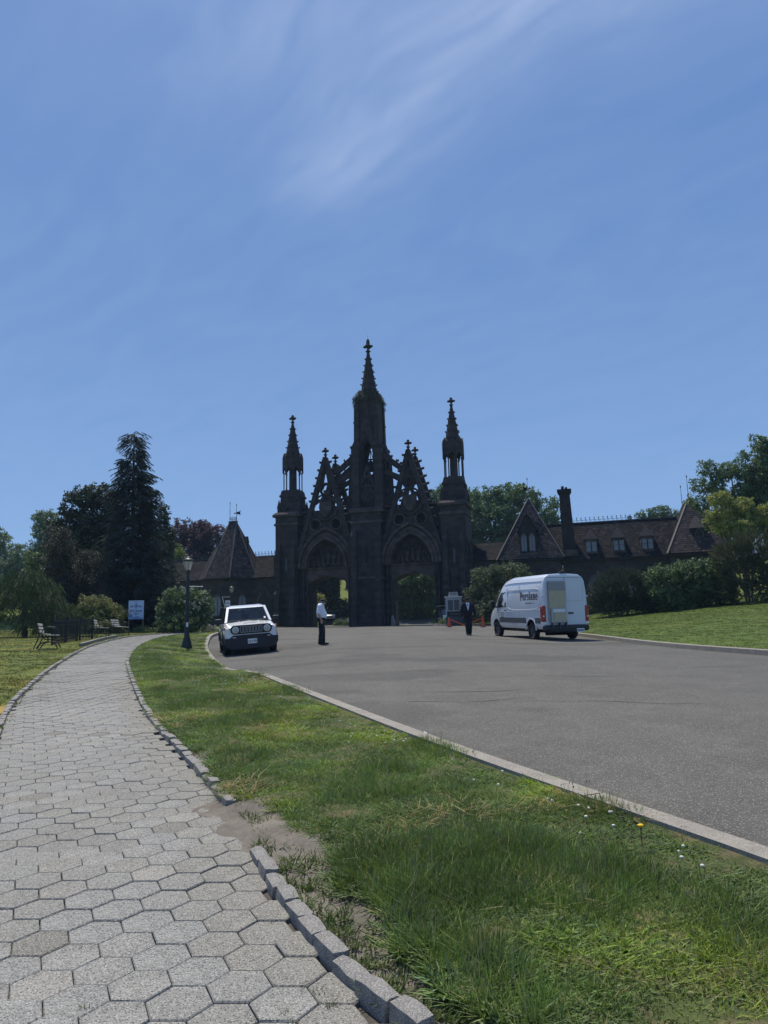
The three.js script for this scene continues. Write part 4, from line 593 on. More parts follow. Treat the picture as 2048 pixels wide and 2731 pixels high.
// --- right lodge: pyramid-roofed pavilion, long range with dormers, end pavilion
const lodge = thing('lodge', 'long dark stone lodge with slate pyramid roofs, tall chimney and dormers right of the gate', 'building', GATE_AT, GATE_TURN);
{
  const L = lodge;
  obj('wall', [b0(10.6, 13.9, -0.6, 6.35, -4, 0.8)], S, L); facet(L, [10.5, 6.35, 1.0], [14.4, 6.35, 1.0], [14.4, 8.5, -2], [10.5, 8.5, -2], 'grey', 1); obj('ridge_cap', [bx(3.8, 0.1, 0.16, 12.4, 8.52, -2)], M.lead, L); obj('roof', [tris(quad([14.4, 6.35, -5], [10.5, 6.35, -5], [10.5, 8.5, -2], [14.4, 8.5, -2]))], M.roofBase, L);
  // first pavilion
  const x0 = 13.6, x1 = 20.2, zf = 2.1, zb = -4.6, ye = 6.2, ap = [16.85, 12.85, -1.25];
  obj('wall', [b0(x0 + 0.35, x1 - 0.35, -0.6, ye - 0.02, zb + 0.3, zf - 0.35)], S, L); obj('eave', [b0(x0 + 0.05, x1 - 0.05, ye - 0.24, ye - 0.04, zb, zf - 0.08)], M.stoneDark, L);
  facet(L, [x0, ye, zf], [x1, ye, zf], ap, ap, 'brown', 2); facet(L, [x1, ye, zf], [x1, ye, zb], ap, ap, 'brown', 3); facet(L, [x0, ye, zb], [x0, ye, zf], ap, ap, 'brown', 4); facet(L, [x1, ye, zb], [x0, ye, zb], ap, ap, 'brown', 5);
  for (const e of [[x0, ye, zf], [x1, ye, zf], [x1, ye, zb], [x0, ye, zb]]) hip(L, e, ap);
  vane(L, ap[0], ap[1], ap[2], 2.1, -0.8);
  { const d = obj('dormer', [b0(15.95, 17.6, 6.7, 9.0, -1.2, 1.75), ext(poly([[15.85, 9.0], [17.7, 9.0], [16.78, 10.75]]), -0.6, 1.7)], M.stoneDark, L); archWindow(d, 16.38, 7.0, 0.52, 1.75, 1.76, M.paleGlass, 'window'); archWindow(d, 17.18, 7.0, 0.52, 1.75, 1.76, M.paleGlass, 'window');
    obj('dormer_sill', [b0(15.85, 17.7, 6.6, 6.78, 1.4, 1.95)], M.stoneLight, d); for (const k of [-1, 1]) { const a = [16.78 + k * 1.05, 8.95, 1.85], b = [16.78 + k * 1.05, 8.95, 0.3], c = [16.78, 10.85, -1.0], e = [16.78, 10.85, 1.85]; obj('dormer_roof', [tris(k > 0 ? quad(a, b, c, e) : quad(b, a, e, c))], M.slateFlat, d); } obj('dormer_finial', [bar([16.78, 10.8, 1.7], [16.78, 11.5, 1.7], 0.05, 0.02), T(new THREE.OctahedronGeometry(0.09), 16.78, 11.2, 1.7)], M.iron, d); }
  // chimney
  const ch = obj('chimney', [hull(ringXZ(0.62, 0.5, 6.3, 20.75, 0.4), ringXZ(0.52, 0.42, 12.7, 20.6, 0.4))], M.stoneDark, L); obj('chimney_cap', [frustum(0.55, 0.45, 12.68, 0.7, 0.6, 12.95, 20.6, 0.4), bx(1.4, 0.22, 1.2, 20.6, 13.06, 0.4)], M.stoneDark, ch); obj('chimney_pot', [cy(0.14, 0.17, 0.4, 10, 20.45, 13.36, 0.4)], M.stone, ch); obj('chimney_pot', [cy(0.12, 0.15, 0.28, 10, 20.8, 13.3, 0.4)], M.stone, ch); obj('chimney_base', [b0(20.0, 21.5, 6.3, 6.95, 0.0, 1.35)], M.stoneLight, ch);
  // long range
  obj('wall', [b0(20.0, 30.2, -0.6, 5.95, -5, 1.2)], S, L); obj('eave', [b0(20.0, 30.0, 5.72, 5.93, 0.9, 1.48)], M.stoneDark, L);
  facet(L, [19.0, 5.95, 1.55], [30.6, 5.95, 1.55], [31.4, 9.95, -2], [18.2, 9.95, -2], 'grey', 6); obj('roof', [tris(quad([31, 5.95, -5.5], [18.6, 5.95, -5.5], [18.2, 9.95, -2], [31.4, 9.95, -2]))], M.roofBase, L); obj('ridge_cap', [bx(13.1, 0.1, 0.3, 24.8, 9.98, -2)], M.lead, L); cresting(L, 18.4, 31.3, 10.0, -2);
  obj('roof_vent', [cy(0.22, 0.22, 0.6, 12, 26.9, 10.2, -2.6)], M.silver, L);
  for (const x of [22.85, 25.45, 28.1]) { const w = 0.58, d = obj('dormer', [b0(x - w, x + w, 6.45, 7.95, -0.6, 0.98), b0(x - w - 0.05, x + w + 0.05, 6.32, 6.6, 0.3, 1.12)], M.stoneLight, L); const e = w + 0.1, ap2 = [x, 9.1, 0.3];
    obj('dormer_roof', [tris([[x - e, 7.95, 1.06], [x + e, 7.95, 1.06], ap2, [x + e, 7.95, 1.06], [x + e, 7.95, -0.7], ap2, [x - e, 7.95, -0.7], [x - e, 7.95, 1.06], ap2])], M.slateFlat, d); obj('dormer_eave', [b0(x - e, x + e, 7.88, 7.96, 0.99, 1.09)], M.lead, d); for (const k of [-0.27, 0.27]) { const wn = obj('window', [bx(0.42, 0.95, 0.03, x + k, 7.15, 1.0)], M.paleGlass, d); obj('glazing_bar', [bx(0.42, 0.03, 0.03, x + k, 7.2, 1.025), bx(0.03, 0.95, 0.03, x + k - 0.22, 7.15, 1.025)], M.stoneLight, wn); } }
  for (const x of [23.0, 26.0, 28.6]) archWindow(L, x, 1.6, 1.3, 2.6, 1.2, M.darkGlass, 'window');
  archWindow(L, 15.4, 2.0, 0.9, 2.4, 1.75, M.darkGlass, 'window'); archWindow(L, 18.2, 2.0, 0.9, 2.4, 1.75, M.darkGlass, 'window');
  // end pavilion
  const a0 = 29.6, a1 = 35.6, fz = 3.1, bz = -9.5, ey = 5.95, pk = [32.45, 11.75, -0.9], pk2 = [32.45, 11.7, -5.6];
  obj('wall', [b0(a0 + 0.3, a1 - 0.3, -0.6, ey - 0.02, bz + 0.3, fz - 0.35)], S, L); obj('eave', [b0(a0 + 0.05, a1 - 0.05, ey - 0.24, ey - 0.04, bz, fz - 0.08)], M.stoneDark, L);
  facet(L, [a0, ey, fz], [a1, ey, fz], pk, pk, 'brown', 7); facet(L, [a1, ey, fz], [a1, ey, bz], pk2, pk, 'brown', 8); facet(L, [a0, ey, bz], [a0, ey, fz], pk, pk2, 'brown', 9); obj('roof', [tris([[a1, ey, bz], [a0, ey, bz], pk2])], M.roofBase, L);
  for (const e of [[a0, ey, fz], [a1, ey, fz]]) hip(L, e, pk); vane(L, pk[0], pk[1], pk[2], 2.1, 0); vane(L, pk2[0], pk2[1], pk2[2], 2.0, 0);
  { const d = obj('dormer', [b0(32.0, 33.3, 6.5, 8.3, -0.5, 2.0)], M.stoneDark, L); archWindow(d, 32.65, 6.75, 0.6, 1.4, 2.01, M.darkGlass, 'window'); obj('dormer_roof', [hull([[31.85, 8.3, -0.6], [33.45, 8.3, -0.6], [33.45, 8.3, 2.15], [31.85, 8.3, 2.15]], [[32.55, 9.6, -0.6], [32.75, 9.6, -0.6], [32.75, 9.6, 0.9], [32.55, 9.6, 0.9]])], M.slateFlat, d); obj('dormer_sill', [b0(31.9, 33.4, 6.38, 6.55, 1.6, 2.25)], M.stoneLight, d); }
}
// --- left lodge: eight-sided pavilion between two low ranges
const lodgeL = thing('lodge', 'low stone lodge with steep eight sided slate roof left of the gate', 'building', GATE_AT, GATE_TURN);
{
  const L = lodgeL, ey = 5.68;
  obj('wall', [b0(-13.9, -10.5, -0.6, ey - 0.03, -4.2, 1.15)], S, L); facet(L, [-14.2, ey, 1.5], [-10.5, ey, 1.5], [-10.5, 8.35, -1.5], [-15.4, 8.35, -1.5], 'grey', 11); cresting(L, -15.2, -10.6, 8.36, -1.5, 0.4); obj('roof', [tris(quad([-10.5, ey, -4.5], [-14.4, ey, -4.5], [-15.4, 8.35, -1.5], [-10.5, 8.35, -1.5]))], M.roofBase, L);
  obj('wall', [b0(-30, -20.2, -0.6, ey - 0.03, -4.2, 1.15)], S, L); facet(L, [-30, ey, 1.5], [-20.5, ey, 1.5], [-19.3, 8.33, -1.5], [-30, 8.33, -1.5], 'grey', 12); obj('ridge_cap', [bx(10.2, 0.08, 0.2, -24.9, 8.36, -1.5)], M.lead, L); cresting(L, -30, -19.6, 8.4, -1.5, 0.44); obj('roof', [tris(quad([-20.5, ey, -4.5], [-30, ey, -4.5], [-30, 8.33, -1.5], [-19.3, 8.33, -1.5]))], M.roofBase, L);
  obj('skylight', [bx(0.55, 0.05, 0.4, -26.0, ey + 0.25, 1.32, 0, 0.72)], M.silver, L);
  const cx = -17.05, cz = -0.5, R = 4.05, C8 = Array.from({ length: 8 }, (_, i) => { const a = (i + 0.5) * Math.PI / 4; return [cx + R * Math.sin(a), ey, cz + R * Math.cos(a)]; }), W8 = C8.map(([x, , z]) => [cx + (x - cx) * 0.92, 0, cz + (z - cz) * 0.92]);
  obj('wall', [hull(W8.map(([x, , z]) => [x, -0.6, z]).reverse(), W8.map(([x, , z]) => [x, ey - 0.02, z]).reverse())], S, L);
  obj('eave', [hull(C8.map(([x, , z]) => [cx + (x - cx) * 0.985, ey - 0.22, cz + (z - cz) * 0.985]).reverse(), C8.map(([x, y, z]) => [cx + (x - cx) * 0.985, y - 0.04, cz + (z - cz) * 0.985]).reverse())], M.stoneDark, L);
  const pL = [cx - 0.42, 12.45, cz], pR = [cx + 0.42, 12.45, cz];
  for (let i = 0; i < 8; i++) { const a = C8[(i + 7) % 8], b = C8[i], topOf = (p) => (p[0] < cx ? pL : pR); facet(L, a, b, topOf(b), topOf(a), 'brown', 20 + i); hip(L, b, topOf(b), 0.14); }
  obj('ridge_cap', [bx(1.1, 0.12, 0.3, cx, 12.48, cz)], M.lead, L); cresting(L, pL[0], pR[0] + 0.05, 12.5, cz, 0.2); vane(L, pL[0], 12.5, cz, 2.2, 0); vane(L, pR[0], 12.5, cz, 1.95, 0.85);
  // small pointed dormers on the slopes
  for (const [dx, yy, dz, tn] of [[-1.12, 9.2, 1.12, -Math.PI / 4], [1.62, 9.2, 0, Math.PI / 2]]) { const d = obj('dormer', [b0(-0.28, 0.28, -0.3, 0.7, -0.8, 0.22)], M.green, L); d.position.set(cx + dx, yy, cz + dz); d.rotation.y = tn; obj('dormer_roof', [hull([[-0.36, 0.7, -0.8], [0.36, 0.7, -0.8], [0.36, 0.7, 0.3], [-0.36, 0.7, 0.3]], [[-0.03, 1.45, -0.8], [0.03, 1.45, -0.8], [0.03, 1.45, 0.3], [-0.03, 1.45, 0.3]])], M.slateFlat, d); obj('louvre', [b0(-0.17, 0.17, 0.0, 0.6, 0.22, 0.25)], M.iron, d); }
  for (const [a, y] of [[0, 1.6], [-Math.PI / 4, 1.6], [Math.PI / 4, 1.6]]) { const g = archWindow(L, 0, y, 0.85, 2.2, 0, M.paleGlass, 'window'); g.position.set(cx + Math.sin(a) * R * 0.92 * Math.cos(Math.PI / 8), 0, cz + Math.cos(a) * R * 0.92 * Math.cos(Math.PI / 8)); g.rotation.y = a; }
  archWindow(L, -12.2, 0, 1.6, 4.0, 1.16, M.iron, 'door'); archWindow(L, -23.2, 1.6, 1.0, 2.2, 1.16, M.darkGlass, 'window'); archWindow(L, -26.4, 1.6, 1.0, 2.2, 1.16, M.darkGlass, 'window');
}
// ---------------------------------------------------------------- trees and shrubs
function leafClump(seed, n, len, wid, flat = 0) {                          // n leaf-shaped faces spread through a unit ball
  const q = rng(seed), L = [];
  for (let i = 0; i < n; i++) {
    const c = V(q() * 2 - 1, q() * 2 - 1, q() * 2 - 1).normalize().multiplyScalar(Math.cbrt(q()) * 0.85), d = V(q() * 2 - 1, (q() * 2 - 1) * (1 - flat) - 0.25, q() * 2 - 1).normalize(), s = V(q() * 2 - 1, q() * 2 - 1, q() * 2 - 1).cross(d).normalize(), l = len * (0.7 + 0.6 * q()), w = wid * (0.7 + 0.6 * q());
    const a = c.clone().addScaledVector(d, -l), b = c.clone().addScaledVector(d, l), e = c.clone().addScaledVector(s, w), f = c.clone().addScaledVector(s, -w); L.push(a.toArray(), e.toArray(), b.toArray(), a.toArray(), b.toArray(), f.toArray());
  }
  return tris(L);
}
function spray(seed, n, spread = 0.35, wid = 0.03, droop = 0.2) {           // feathered twig along +z, unit length
  const q = rng(seed), L = [];
  for (let i = 0; i < n; i++) { const t = q(), side = (q() - 0.5) * 2, base = V(0, -droop * t * t * 0.5, t), tip = V(side * spread * (1.1 - 0.6 * t), -droop * (t + 0.3) * (0.4 + q()) + (q() - 0.5) * 0.12, t + 0.28 + 0.12 * q()), w = V(0.4 * (q() - 0.5), q() - 0.5, 0.2).normalize().multiplyScalar(wid); L.push(base.clone().sub(w).toArray(), base.clone().add(w).toArray(), tip.toArray()); }
  return tris(L);
}
const CL = { broad: leafClump(701, 16, 0.34, 0.19), fine: leafClump(702, 22, 0.22, 0.12), needle: leafClump(703, 26, 0.42, 0.05), spray: spray(704, 46), weep: spray(705, 34, 0.16, 0.028, 0.1), yew: spray(706, 40, 0.3, 0.035, -0.05) };
function leaves(name, geo, items, parent, material = M.leaf) {             // items: [pos, quaternion or null, scale, color]
  const im = new THREE.InstancedMesh(geo, material, items.length), m = new THREE.Matrix4(), c = new THREE.Color(), one = new THREE.Quaternion();
  items.forEach(([p, q, s, k], i) => { m.compose(p, q || one, typeof s === 'number' ? V(s, s, s) : s); im.setMatrixAt(i, m); im.setColorAt(i, c.setRGB(...k)); });
  im.name = name; im.userData.kind = 'stuff'; parent.add(im); return im;
}
const randQ = (q) => new THREE.Quaternion().setFromEuler(new THREE.Euler(q() * 6.28, q() * 6.28, q() * 6.28));
function lobed(tree, lobes, { n = 1400, size = 0.4, tones, seed, geo = CL.broad, deep = 0.75, gaps = 0.38, depth = 1 }) {
  const q = rng(seed), items = [], vol = lobes.map((l) => l[2] * l[3] * l[2]), sum = vol.reduce((a, b) => a + b, 0);
  lobes.forEach((l, li) => { const k = Math.ceil(n * vol[li] / sum), rz = l[2] * depth, zc = (q() - 0.5) * l[2] * 0.8;
    for (let i = 0; i < k; i++) { const d = V(q() * 2 - 1, q() * 2 - 1, q() * 2 - 1).normalize(), f = 0.6 * fbm(d.x * 1.7 + li * 9, d.y * 1.7 + d.z * 1.9, seed, 2) + 0.4 * fbm(d.x * 5 + li * 5, d.y * 5 + d.z * 4, seed + 9, 2); if (f < gaps && q() < 0.8) continue; const r = (1 - deep + deep * Math.sqrt(q())) * (0.45 + 1.1 * f), p = V(l[0] + d.x * r * l[2], l[1] + d.y * r * l[3], zc + d.z * r * rz), t = tones[Math.floor(q() * tones.length)], v = 0.75 + 0.5 * q(); items.push([p, randQ(q), size * (0.7 + 0.6 * q()), [t[0] * v, t[1] * v, t[2] * v]]); } });
  return leaves('crown', geo, items, tree);
}
function trunkFor(tree, lobes, r0, seed, low = -0.5) {
  const q = rng(seed), top = Math.max(...lobes.map((l) => l[1])), fork = top * 0.38, g = [bar([0, low, 0], [0.1, fork, 0], r0, r0 * 0.7, 8)];
  for (const l of lobes) g.push(bar([0.1, fork * (0.7 + 0.3 * q()), 0], [l[0], l[1], (q() - 0.5) * l[2] * 0.5], r0 * 0.42, r0 * 0.1, 6)); return obj('trunk', g, M.bark, tree);
}
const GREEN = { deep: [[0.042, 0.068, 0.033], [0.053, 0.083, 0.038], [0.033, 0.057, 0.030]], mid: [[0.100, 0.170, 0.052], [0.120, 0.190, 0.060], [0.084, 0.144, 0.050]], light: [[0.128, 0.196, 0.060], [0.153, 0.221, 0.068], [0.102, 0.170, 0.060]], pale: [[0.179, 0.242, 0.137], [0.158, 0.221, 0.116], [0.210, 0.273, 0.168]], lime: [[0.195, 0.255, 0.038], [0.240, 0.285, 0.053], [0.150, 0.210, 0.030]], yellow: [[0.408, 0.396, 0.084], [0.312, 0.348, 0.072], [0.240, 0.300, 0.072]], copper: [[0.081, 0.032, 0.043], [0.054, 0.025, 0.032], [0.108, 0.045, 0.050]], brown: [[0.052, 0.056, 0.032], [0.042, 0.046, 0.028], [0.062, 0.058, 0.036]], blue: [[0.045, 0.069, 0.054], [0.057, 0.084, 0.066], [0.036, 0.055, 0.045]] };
function broadTree(name, label, cat, at, lobes, o) { const t = thing(name, label, cat, at, 0, o.group); trunkFor(t, lobes, o.trunk || 0.25, o.seed); lobed(t, lobes, o); return t; }
const far = 'trees beyond the gate and lodges';
broadTree('tree', 'broad dark green tree behind the spruce, left of it', 'tree', [-22.9, 1.9, -56], [[-1.41, 9.89, 1.33, 1.48], [0.07, 10.47, 1.53, 1.18], [-2.05, 7.48, 1.68, 1.77], [-0.09, 7.13, 1.97, 2.07], [1.21, 8.3, 1.38, 1.77], [-3.14, 5.42, 1.38, 1.48], [-0.73, 4.46, 2.27, 1.77], [-1.8, 2.6, 2.4, 1.6], [1.2, 3.2, 1.9, 1.9]], { n: 3600, size: 0.34, tones: GREEN.deep, seed: 1, trunk: 0.35 });
broadTree('cypress', 'low brownish dark cypress between the weeping tree and the spruce', 'tree', [-20.7, 1.69, -47], [[-0.86, 5.92, 0.94, 1.1], [-1.17, 4.67, 1.0, 0.97], [-0.03, 4.14, 1.3, 1.49], [0.92, 2.39, 1.0, 1.1], [-0.69, 2.43, 1.7, 1.1], [1.58, 4.35, 1.0, 1.12], [1.52, 2.66, 1.1, 1.34], [0.2, 1.2, 2.3, 1.1], [-1.2, 1.1, 1.6, 1.0]], { n: 3000, size: 0.27, tones: GREEN.brown, seed: 2, geo: CL.fine });
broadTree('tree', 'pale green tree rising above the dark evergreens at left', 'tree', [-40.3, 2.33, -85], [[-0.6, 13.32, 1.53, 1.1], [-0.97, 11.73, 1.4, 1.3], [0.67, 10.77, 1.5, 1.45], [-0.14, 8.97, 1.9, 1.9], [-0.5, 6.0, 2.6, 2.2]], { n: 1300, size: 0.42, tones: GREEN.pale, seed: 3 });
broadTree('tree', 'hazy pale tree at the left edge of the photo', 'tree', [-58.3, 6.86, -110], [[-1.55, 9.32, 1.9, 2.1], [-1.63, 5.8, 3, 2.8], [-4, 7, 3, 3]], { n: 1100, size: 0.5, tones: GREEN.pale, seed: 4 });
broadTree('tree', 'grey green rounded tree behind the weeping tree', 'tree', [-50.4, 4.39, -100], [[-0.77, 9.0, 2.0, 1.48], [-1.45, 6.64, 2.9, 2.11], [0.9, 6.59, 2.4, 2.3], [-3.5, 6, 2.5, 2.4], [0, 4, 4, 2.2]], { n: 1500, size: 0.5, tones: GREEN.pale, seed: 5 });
broadTree('shrub', 'bright yellow green bush above the weeping tree', 'shrub', [-34, 2.16, -70], [[-0.48, 7.0, 1.25, 0.8], [-0.79, 5.94, 1.4, 1.11], [-0.6, 4.2, 1.9, 1.6]], { n: 800, size: 0.3, tones: GREEN.light, seed: 6 });
broadTree('tree', 'green tree close behind the right side of the spruce', 'tree', [-19.2, 1.91, -62], [[-0.53, 9.11, 0.7, 1.97], [-0.15, 7.44, 0.95, 1.47], [-0.42, 5.13, 1.2, 1.64], [-1.4, 6.5, 1.2, 2], [0.25, 4.2, 1.0, 1.3]], { n: 1300, size: 0.32, tones: GREEN.deep, seed: 7 });
broadTree('beech_tree', 'large purple leaved beech behind the left lodge roof', 'tree', [-28.1, 5.63, -105], [[-0.22, 11.0, 3.5, 1.9], [-2.75, 10.1, 2.5, 1.9], [2.3, 10.0, 2.4, 1.9], [-1.48, 8.0, 3.8, 2.3], [2.55, 7.5, 2.3, 2.5], [-4.2, 7.8, 2.0, 2.2], [0, 5, 4.8, 2.6]], { n: 3000, size: 0.42, tones: GREEN.copper, seed: 8, trunk: 0.5, gaps: 0.3 });
broadTree('shrub', 'small lime green tree in front of the purple beech', 'shrub', [-26, 2.36, -88], [[-0.03, 9.0, 1.1, 1.1], [-0.47, 7.95, 1.4, 1.2], [-0.4, 6.2, 1.6, 1.6]], { n: 650, size: 0.32, tones: GREEN.lime, seed: 9 });
broadTree('tree', 'big leafy green tree behind the lodge, right of the gate', 'tree', [19.1, 6.37, -108], [[-3.67, 13.9, 3.2, 2.4], [-0.14, 14.8, 2.95, 1.7], [2.73, 14.2, 2.4, 2.1], [5.47, 11.99, 2.6, 2.4], [-2.12, 10.44, 4.1, 3.42], [3.57, 9.13, 3.5, 3.42], [-0.61, 6.35, 5.3, 2.85], [-5.62, 9.37, 2.4, 3.42]], { n: 3600, size: 0.55, tones: [...GREEN.mid, ...GREEN.light], seed: 10, trunk: 0.5 });
broadTree('tree', 'green tree just behind the right spire of the gate', 'tree', [11, 7, -112], [[-3.42, 14.6, 1.4, 1.9], [-0.97, 15.6, 2.2, 1.9], [1.34, 13.56, 2.6, 2.96], [-2, 11, 3, 3], [0.5, 8, 3.5, 3]], { n: 1900, size: 0.5, tones: [...GREEN.mid, ...GREEN.light], seed: 11, trunk: 0.4 });
broadTree('tree', 'green treetop showing above the lodge ridge cresting', 'tree', [43.7, 9.94, -118], [[0.22, 9.3, 1.6, 1.0], [2.45, 9.6, 2.0, 1.1], [4.62, 9.2, 1.8, 1.0], [2.4, 7, 4, 2.4]], { n: 1100, size: 0.45, tones: GREEN.mid, seed: 12 });
{ // open spreading tree at the right edge, limbs showing
  const lobes = [[-2.3, 11.1, 1.0, 0.8], [-1.2, 10.6, 1.1, 0.8], [-0.2, 10.9, 1.1, 0.9], [1.0, 10.4, 1.3, 1.1], [2.4, 10.8, 1.4, 1.3], [-3.1, 9.7, 0.8, 0.6], [-1.9, 9.5, 1.1, 0.7], [2.3, 12.9, 1.1, 0.9], [3.4, 12.2, 1.4, 1.5], [-0.8, 8.9, 1.3, 0.9], [0.9, 8.5, 1.4, 1.0], [2.7, 8.9, 1.5, 1.4], [1.1, 12.0, 0.7, 0.5], [-3.7, 8.3, 0.8, 0.6], [-2.6, 7.9, 1.0, 0.7], [4.2, 9.6, 1.5, 1.5], [-1.6, 6.6, 1.3, 1.0], [1.0, 6.5, 1.8, 1.1], [3.3, 6.4, 1.8, 1.3]];
  broadTree('tree', 'tall open branched tree at the right edge beside the end pavilion', 'tree', [29.3, 2.91, -58], lobes, { n: 4400, size: 0.27, tones: [...GREEN.mid, ...GREEN.light], seed: 13, trunk: 0.34, gaps: 0.5, deep: 0.9 });
  broadTree('flowering_tree', 'yellow green blossoming tree below the tall right tree', 'tree', [26.6, 2.89, -55], [[-0.21, 7.9, 0.95, 0.6], [1.21, 7.4, 1.16, 0.6], [1.7, 6.5, 1.31, 0.8], [-0.5, 6.6, 1.1, 0.6], [3.18, 6.6, 1.0, 0.9], [0.6, 5.6, 1.6, 0.6]], { n: 1500, size: 0.24, tones: GREEN.yellow, seed: 14, gaps: 0.42 });
}
broadTree('shrub', 'glossy mid green shrub in the middle of the hedge right of the van', 'shrub', [18.2, 2.1, -46], [[-0.55, 1.87, 1.15, 1.22], [0.4, 1.6, 1.22, 1.34], [1.41, 2.06, 1.2, 1.09], [0.08, 0.77, 2.1, 0.9]], { n: 1900, size: 0.22, tones: GREEN.mid, seed: 16, trunk: 0.12 });
broadTree('shrub', 'leafy green shrub between the glossy shrub and the dark yew', 'shrub', [20.7, 2.3, -46], [[-0.05, 1.81, 1.2, 1.15], [0.35, 0.96, 1.6, 1.0], [0.9, 1.9, 1.0, 1.2]], { n: 1400, size: 0.22, tones: GREEN.mid, seed: 17, trunk: 0.12 });
broadTree('small_tree', 'small spreading tree between guard booth and white van', 'tree', [8.7, 1.52, -56], [[-0.7, 4.01, 1.33, 0.6], [0.79, 4.2, 1.48, 0.6], [1.93, 3.5, 1.1, 0.55], [-1.05, 2.95, 1.18, 0.7], [0.71, 2.9, 1.63, 0.9], [-1.96, 2.28, 0.75, 0.74], [0.06, 1.75, 1.9, 0.89], [2.16, 2.47, 1.0, 0.89], [-0.5, 0.9, 2.0, 0.7], [1.6, 0.9, 1.4, 0.8]], { n: 3000, size: 0.2, tones: [[0.10, 0.13, 0.05], [0.085, 0.115, 0.045], [0.12, 0.14, 0.06]], seed: 18, trunk: 0.1 });
broadTree('shrub', 'yellow green flowering shrub behind the dark picket fence', 'shrub', [-17.3, 1.55, -43], [[-0.16, 1.73, 1.0, 0.6], [-0.75, 1.35, 0.85, 0.64], [0.64, 1.26, 0.9, 0.68], [0, 0.7, 1.5, 0.6]], { n: 1500, size: 0.16, tones: [[0.19, 0.21, 0.06], [0.15, 0.18, 0.05], [0.24, 0.24, 0.08]], seed: 19, trunk: 0.06 });
{ // white blossoming viburnum
  const lobes = [[-0.49, 2.06, 0.95, 0.81], [0.66, 2.03, 0.85, 0.74], [-0.02, 1.36, 1.5, 0.85], [1.13, 1.45, 0.7, 0.75], [-1.06, 1.39, 0.8, 0.65], [0, 0.6, 1.6, 0.6]];
  const t = broadTree('viburnum', 'rounded shrub with cream white flower heads behind the near lamp post', 'shrub', [-12.4, 1.47, -44], lobes, { n: 2000, size: 0.17, tones: GREEN.mid, seed: 20, trunk: 0.06 });
  const q = rng(520), it = []; for (const l of lobes.slice(0, 5)) for (let i = 0; i < 34; i++) { const d = V(q() * 2 - 1, q() * 1.7 - 0.7, q() * 1.6 - 0.6).normalize(), v = 0.8 + 0.3 * q(); it.push([V(l[0] + d.x * l[2] * 0.98, l[1] + d.y * l[3], d.z * l[2]), randQ(q), 0.07 + 0.06 * q(), [0.5 * v, 0.5 * v, 0.38 * v]]); } leaves('flower_heads', leafClump(720, 30, 0.3, 0.28), it, t, M.leafOpaque);
}
// things seen through the arches
broadTree('tree', 'dark tree seen through the left arch', 'tree', [-9, 4.05, -100], [[0.58, 3.74, 2.2, 1.6], [-0.5, 1.68, 1.4, 1.85], [1.34, 2.0, 1.3, 0.95], [0.3, 5.2, 2.6, 1.3]], { n: 1400, size: 0.36, tones: GREEN.deep, seed: 21 });
broadTree('tree', 'slender tree on the hill behind the left arch', 'tree', [-6.5, 8.44, -118], [[0.04, 2.4, 0.6, 1.2], [1.31, 1.9, 0.9, 1.6], [0.7, 3.9, 1.7, 0.9]], { n: 420, size: 0.34, tones: GREEN.deep, seed: 22, gaps: 0.5 });
broadTree('shrub', 'sunlit yellow green shrub seen through the left arch behind the guard in white', 'shrub', [-9.1, 2.06, -92], [[0.03, 3.9, 0.6, 0.68], [0.55, 3.31, 0.7, 0.68], [0.07, 3.0, 0.6, 0.6], [0.2, 1.6, 0.8, 1.0]], { n: 420, size: 0.22, tones: GREEN.yellow, seed: 23 });
broadTree('tree', 'dark leafy tree filling the right arch', 'tree', [3.9, 2.96, -96], [[-1.14, 3.29, 2.2, 2.03], [1.65, 3.72, 2.2, 2.54], [-0.44, 1.27, 2.7, 1.77], [2.06, 0.96, 2.0, 1.52], [0.7, 5.26, 3.2, 1.4]], { n: 2200, size: 0.36, tones: GREEN.mid, seed: 24, trunk: 0.3 });
broadTree('tree', 'dark tree behind the left side of the right arch', 'tree', [1.2, 4.94, -104], [[0.14, 2.84, 2.2, 2.6], [0.61, 0.11, 2.2, 1.65], [-1.5, 1.5, 2, 2]], { n: 1500, size: 0.4, tones: GREEN.deep, seed: 25 });
broadTree('tree', 'dark tree on the hill behind the right arch', 'tree', [7, 6.2, -110], [[-1, 3, 3, 2.6], [2, 2.6, 3, 2.6], [0.5, 5, 3, 2]], { n: 1500, size: 0.45, tones: GREEN.deep, seed: 26 });

broadTree('tree', 'tall tree beyond the gate whose crown shades the slope behind the left arch', 'tree', [-5.2, 3.9, -100.5], [[-1.5, 8.6, 2.6, 1.5], [1.2, 8.8, 2.6, 1.6], [0, 10.5, 3.2, 2.0], [-2.8, 10, 2.2, 1.6]], { n: 1500, size: 0.42, tones: GREEN.deep, seed: 27, trunk: 0.28, gaps: 0.3 });
broadTree('shrub', 'dark green thicket on the slope behind the left arch', 'shrub', [-6.2, 4.0, -100], [[-2.2, 0.6, 1.3, 0.9], [-0.8, 0.8, 1.3, 0.9], [0.6, 0.7, 1.3, 1.0], [1.9, 0.9, 1.2, 0.9], [0, -0.4, 2.8, 0.9]], { n: 1300, size: 0.3, tones: [...GREEN.deep, GREEN.mid[1]], seed: 28, trunk: 0.08 });
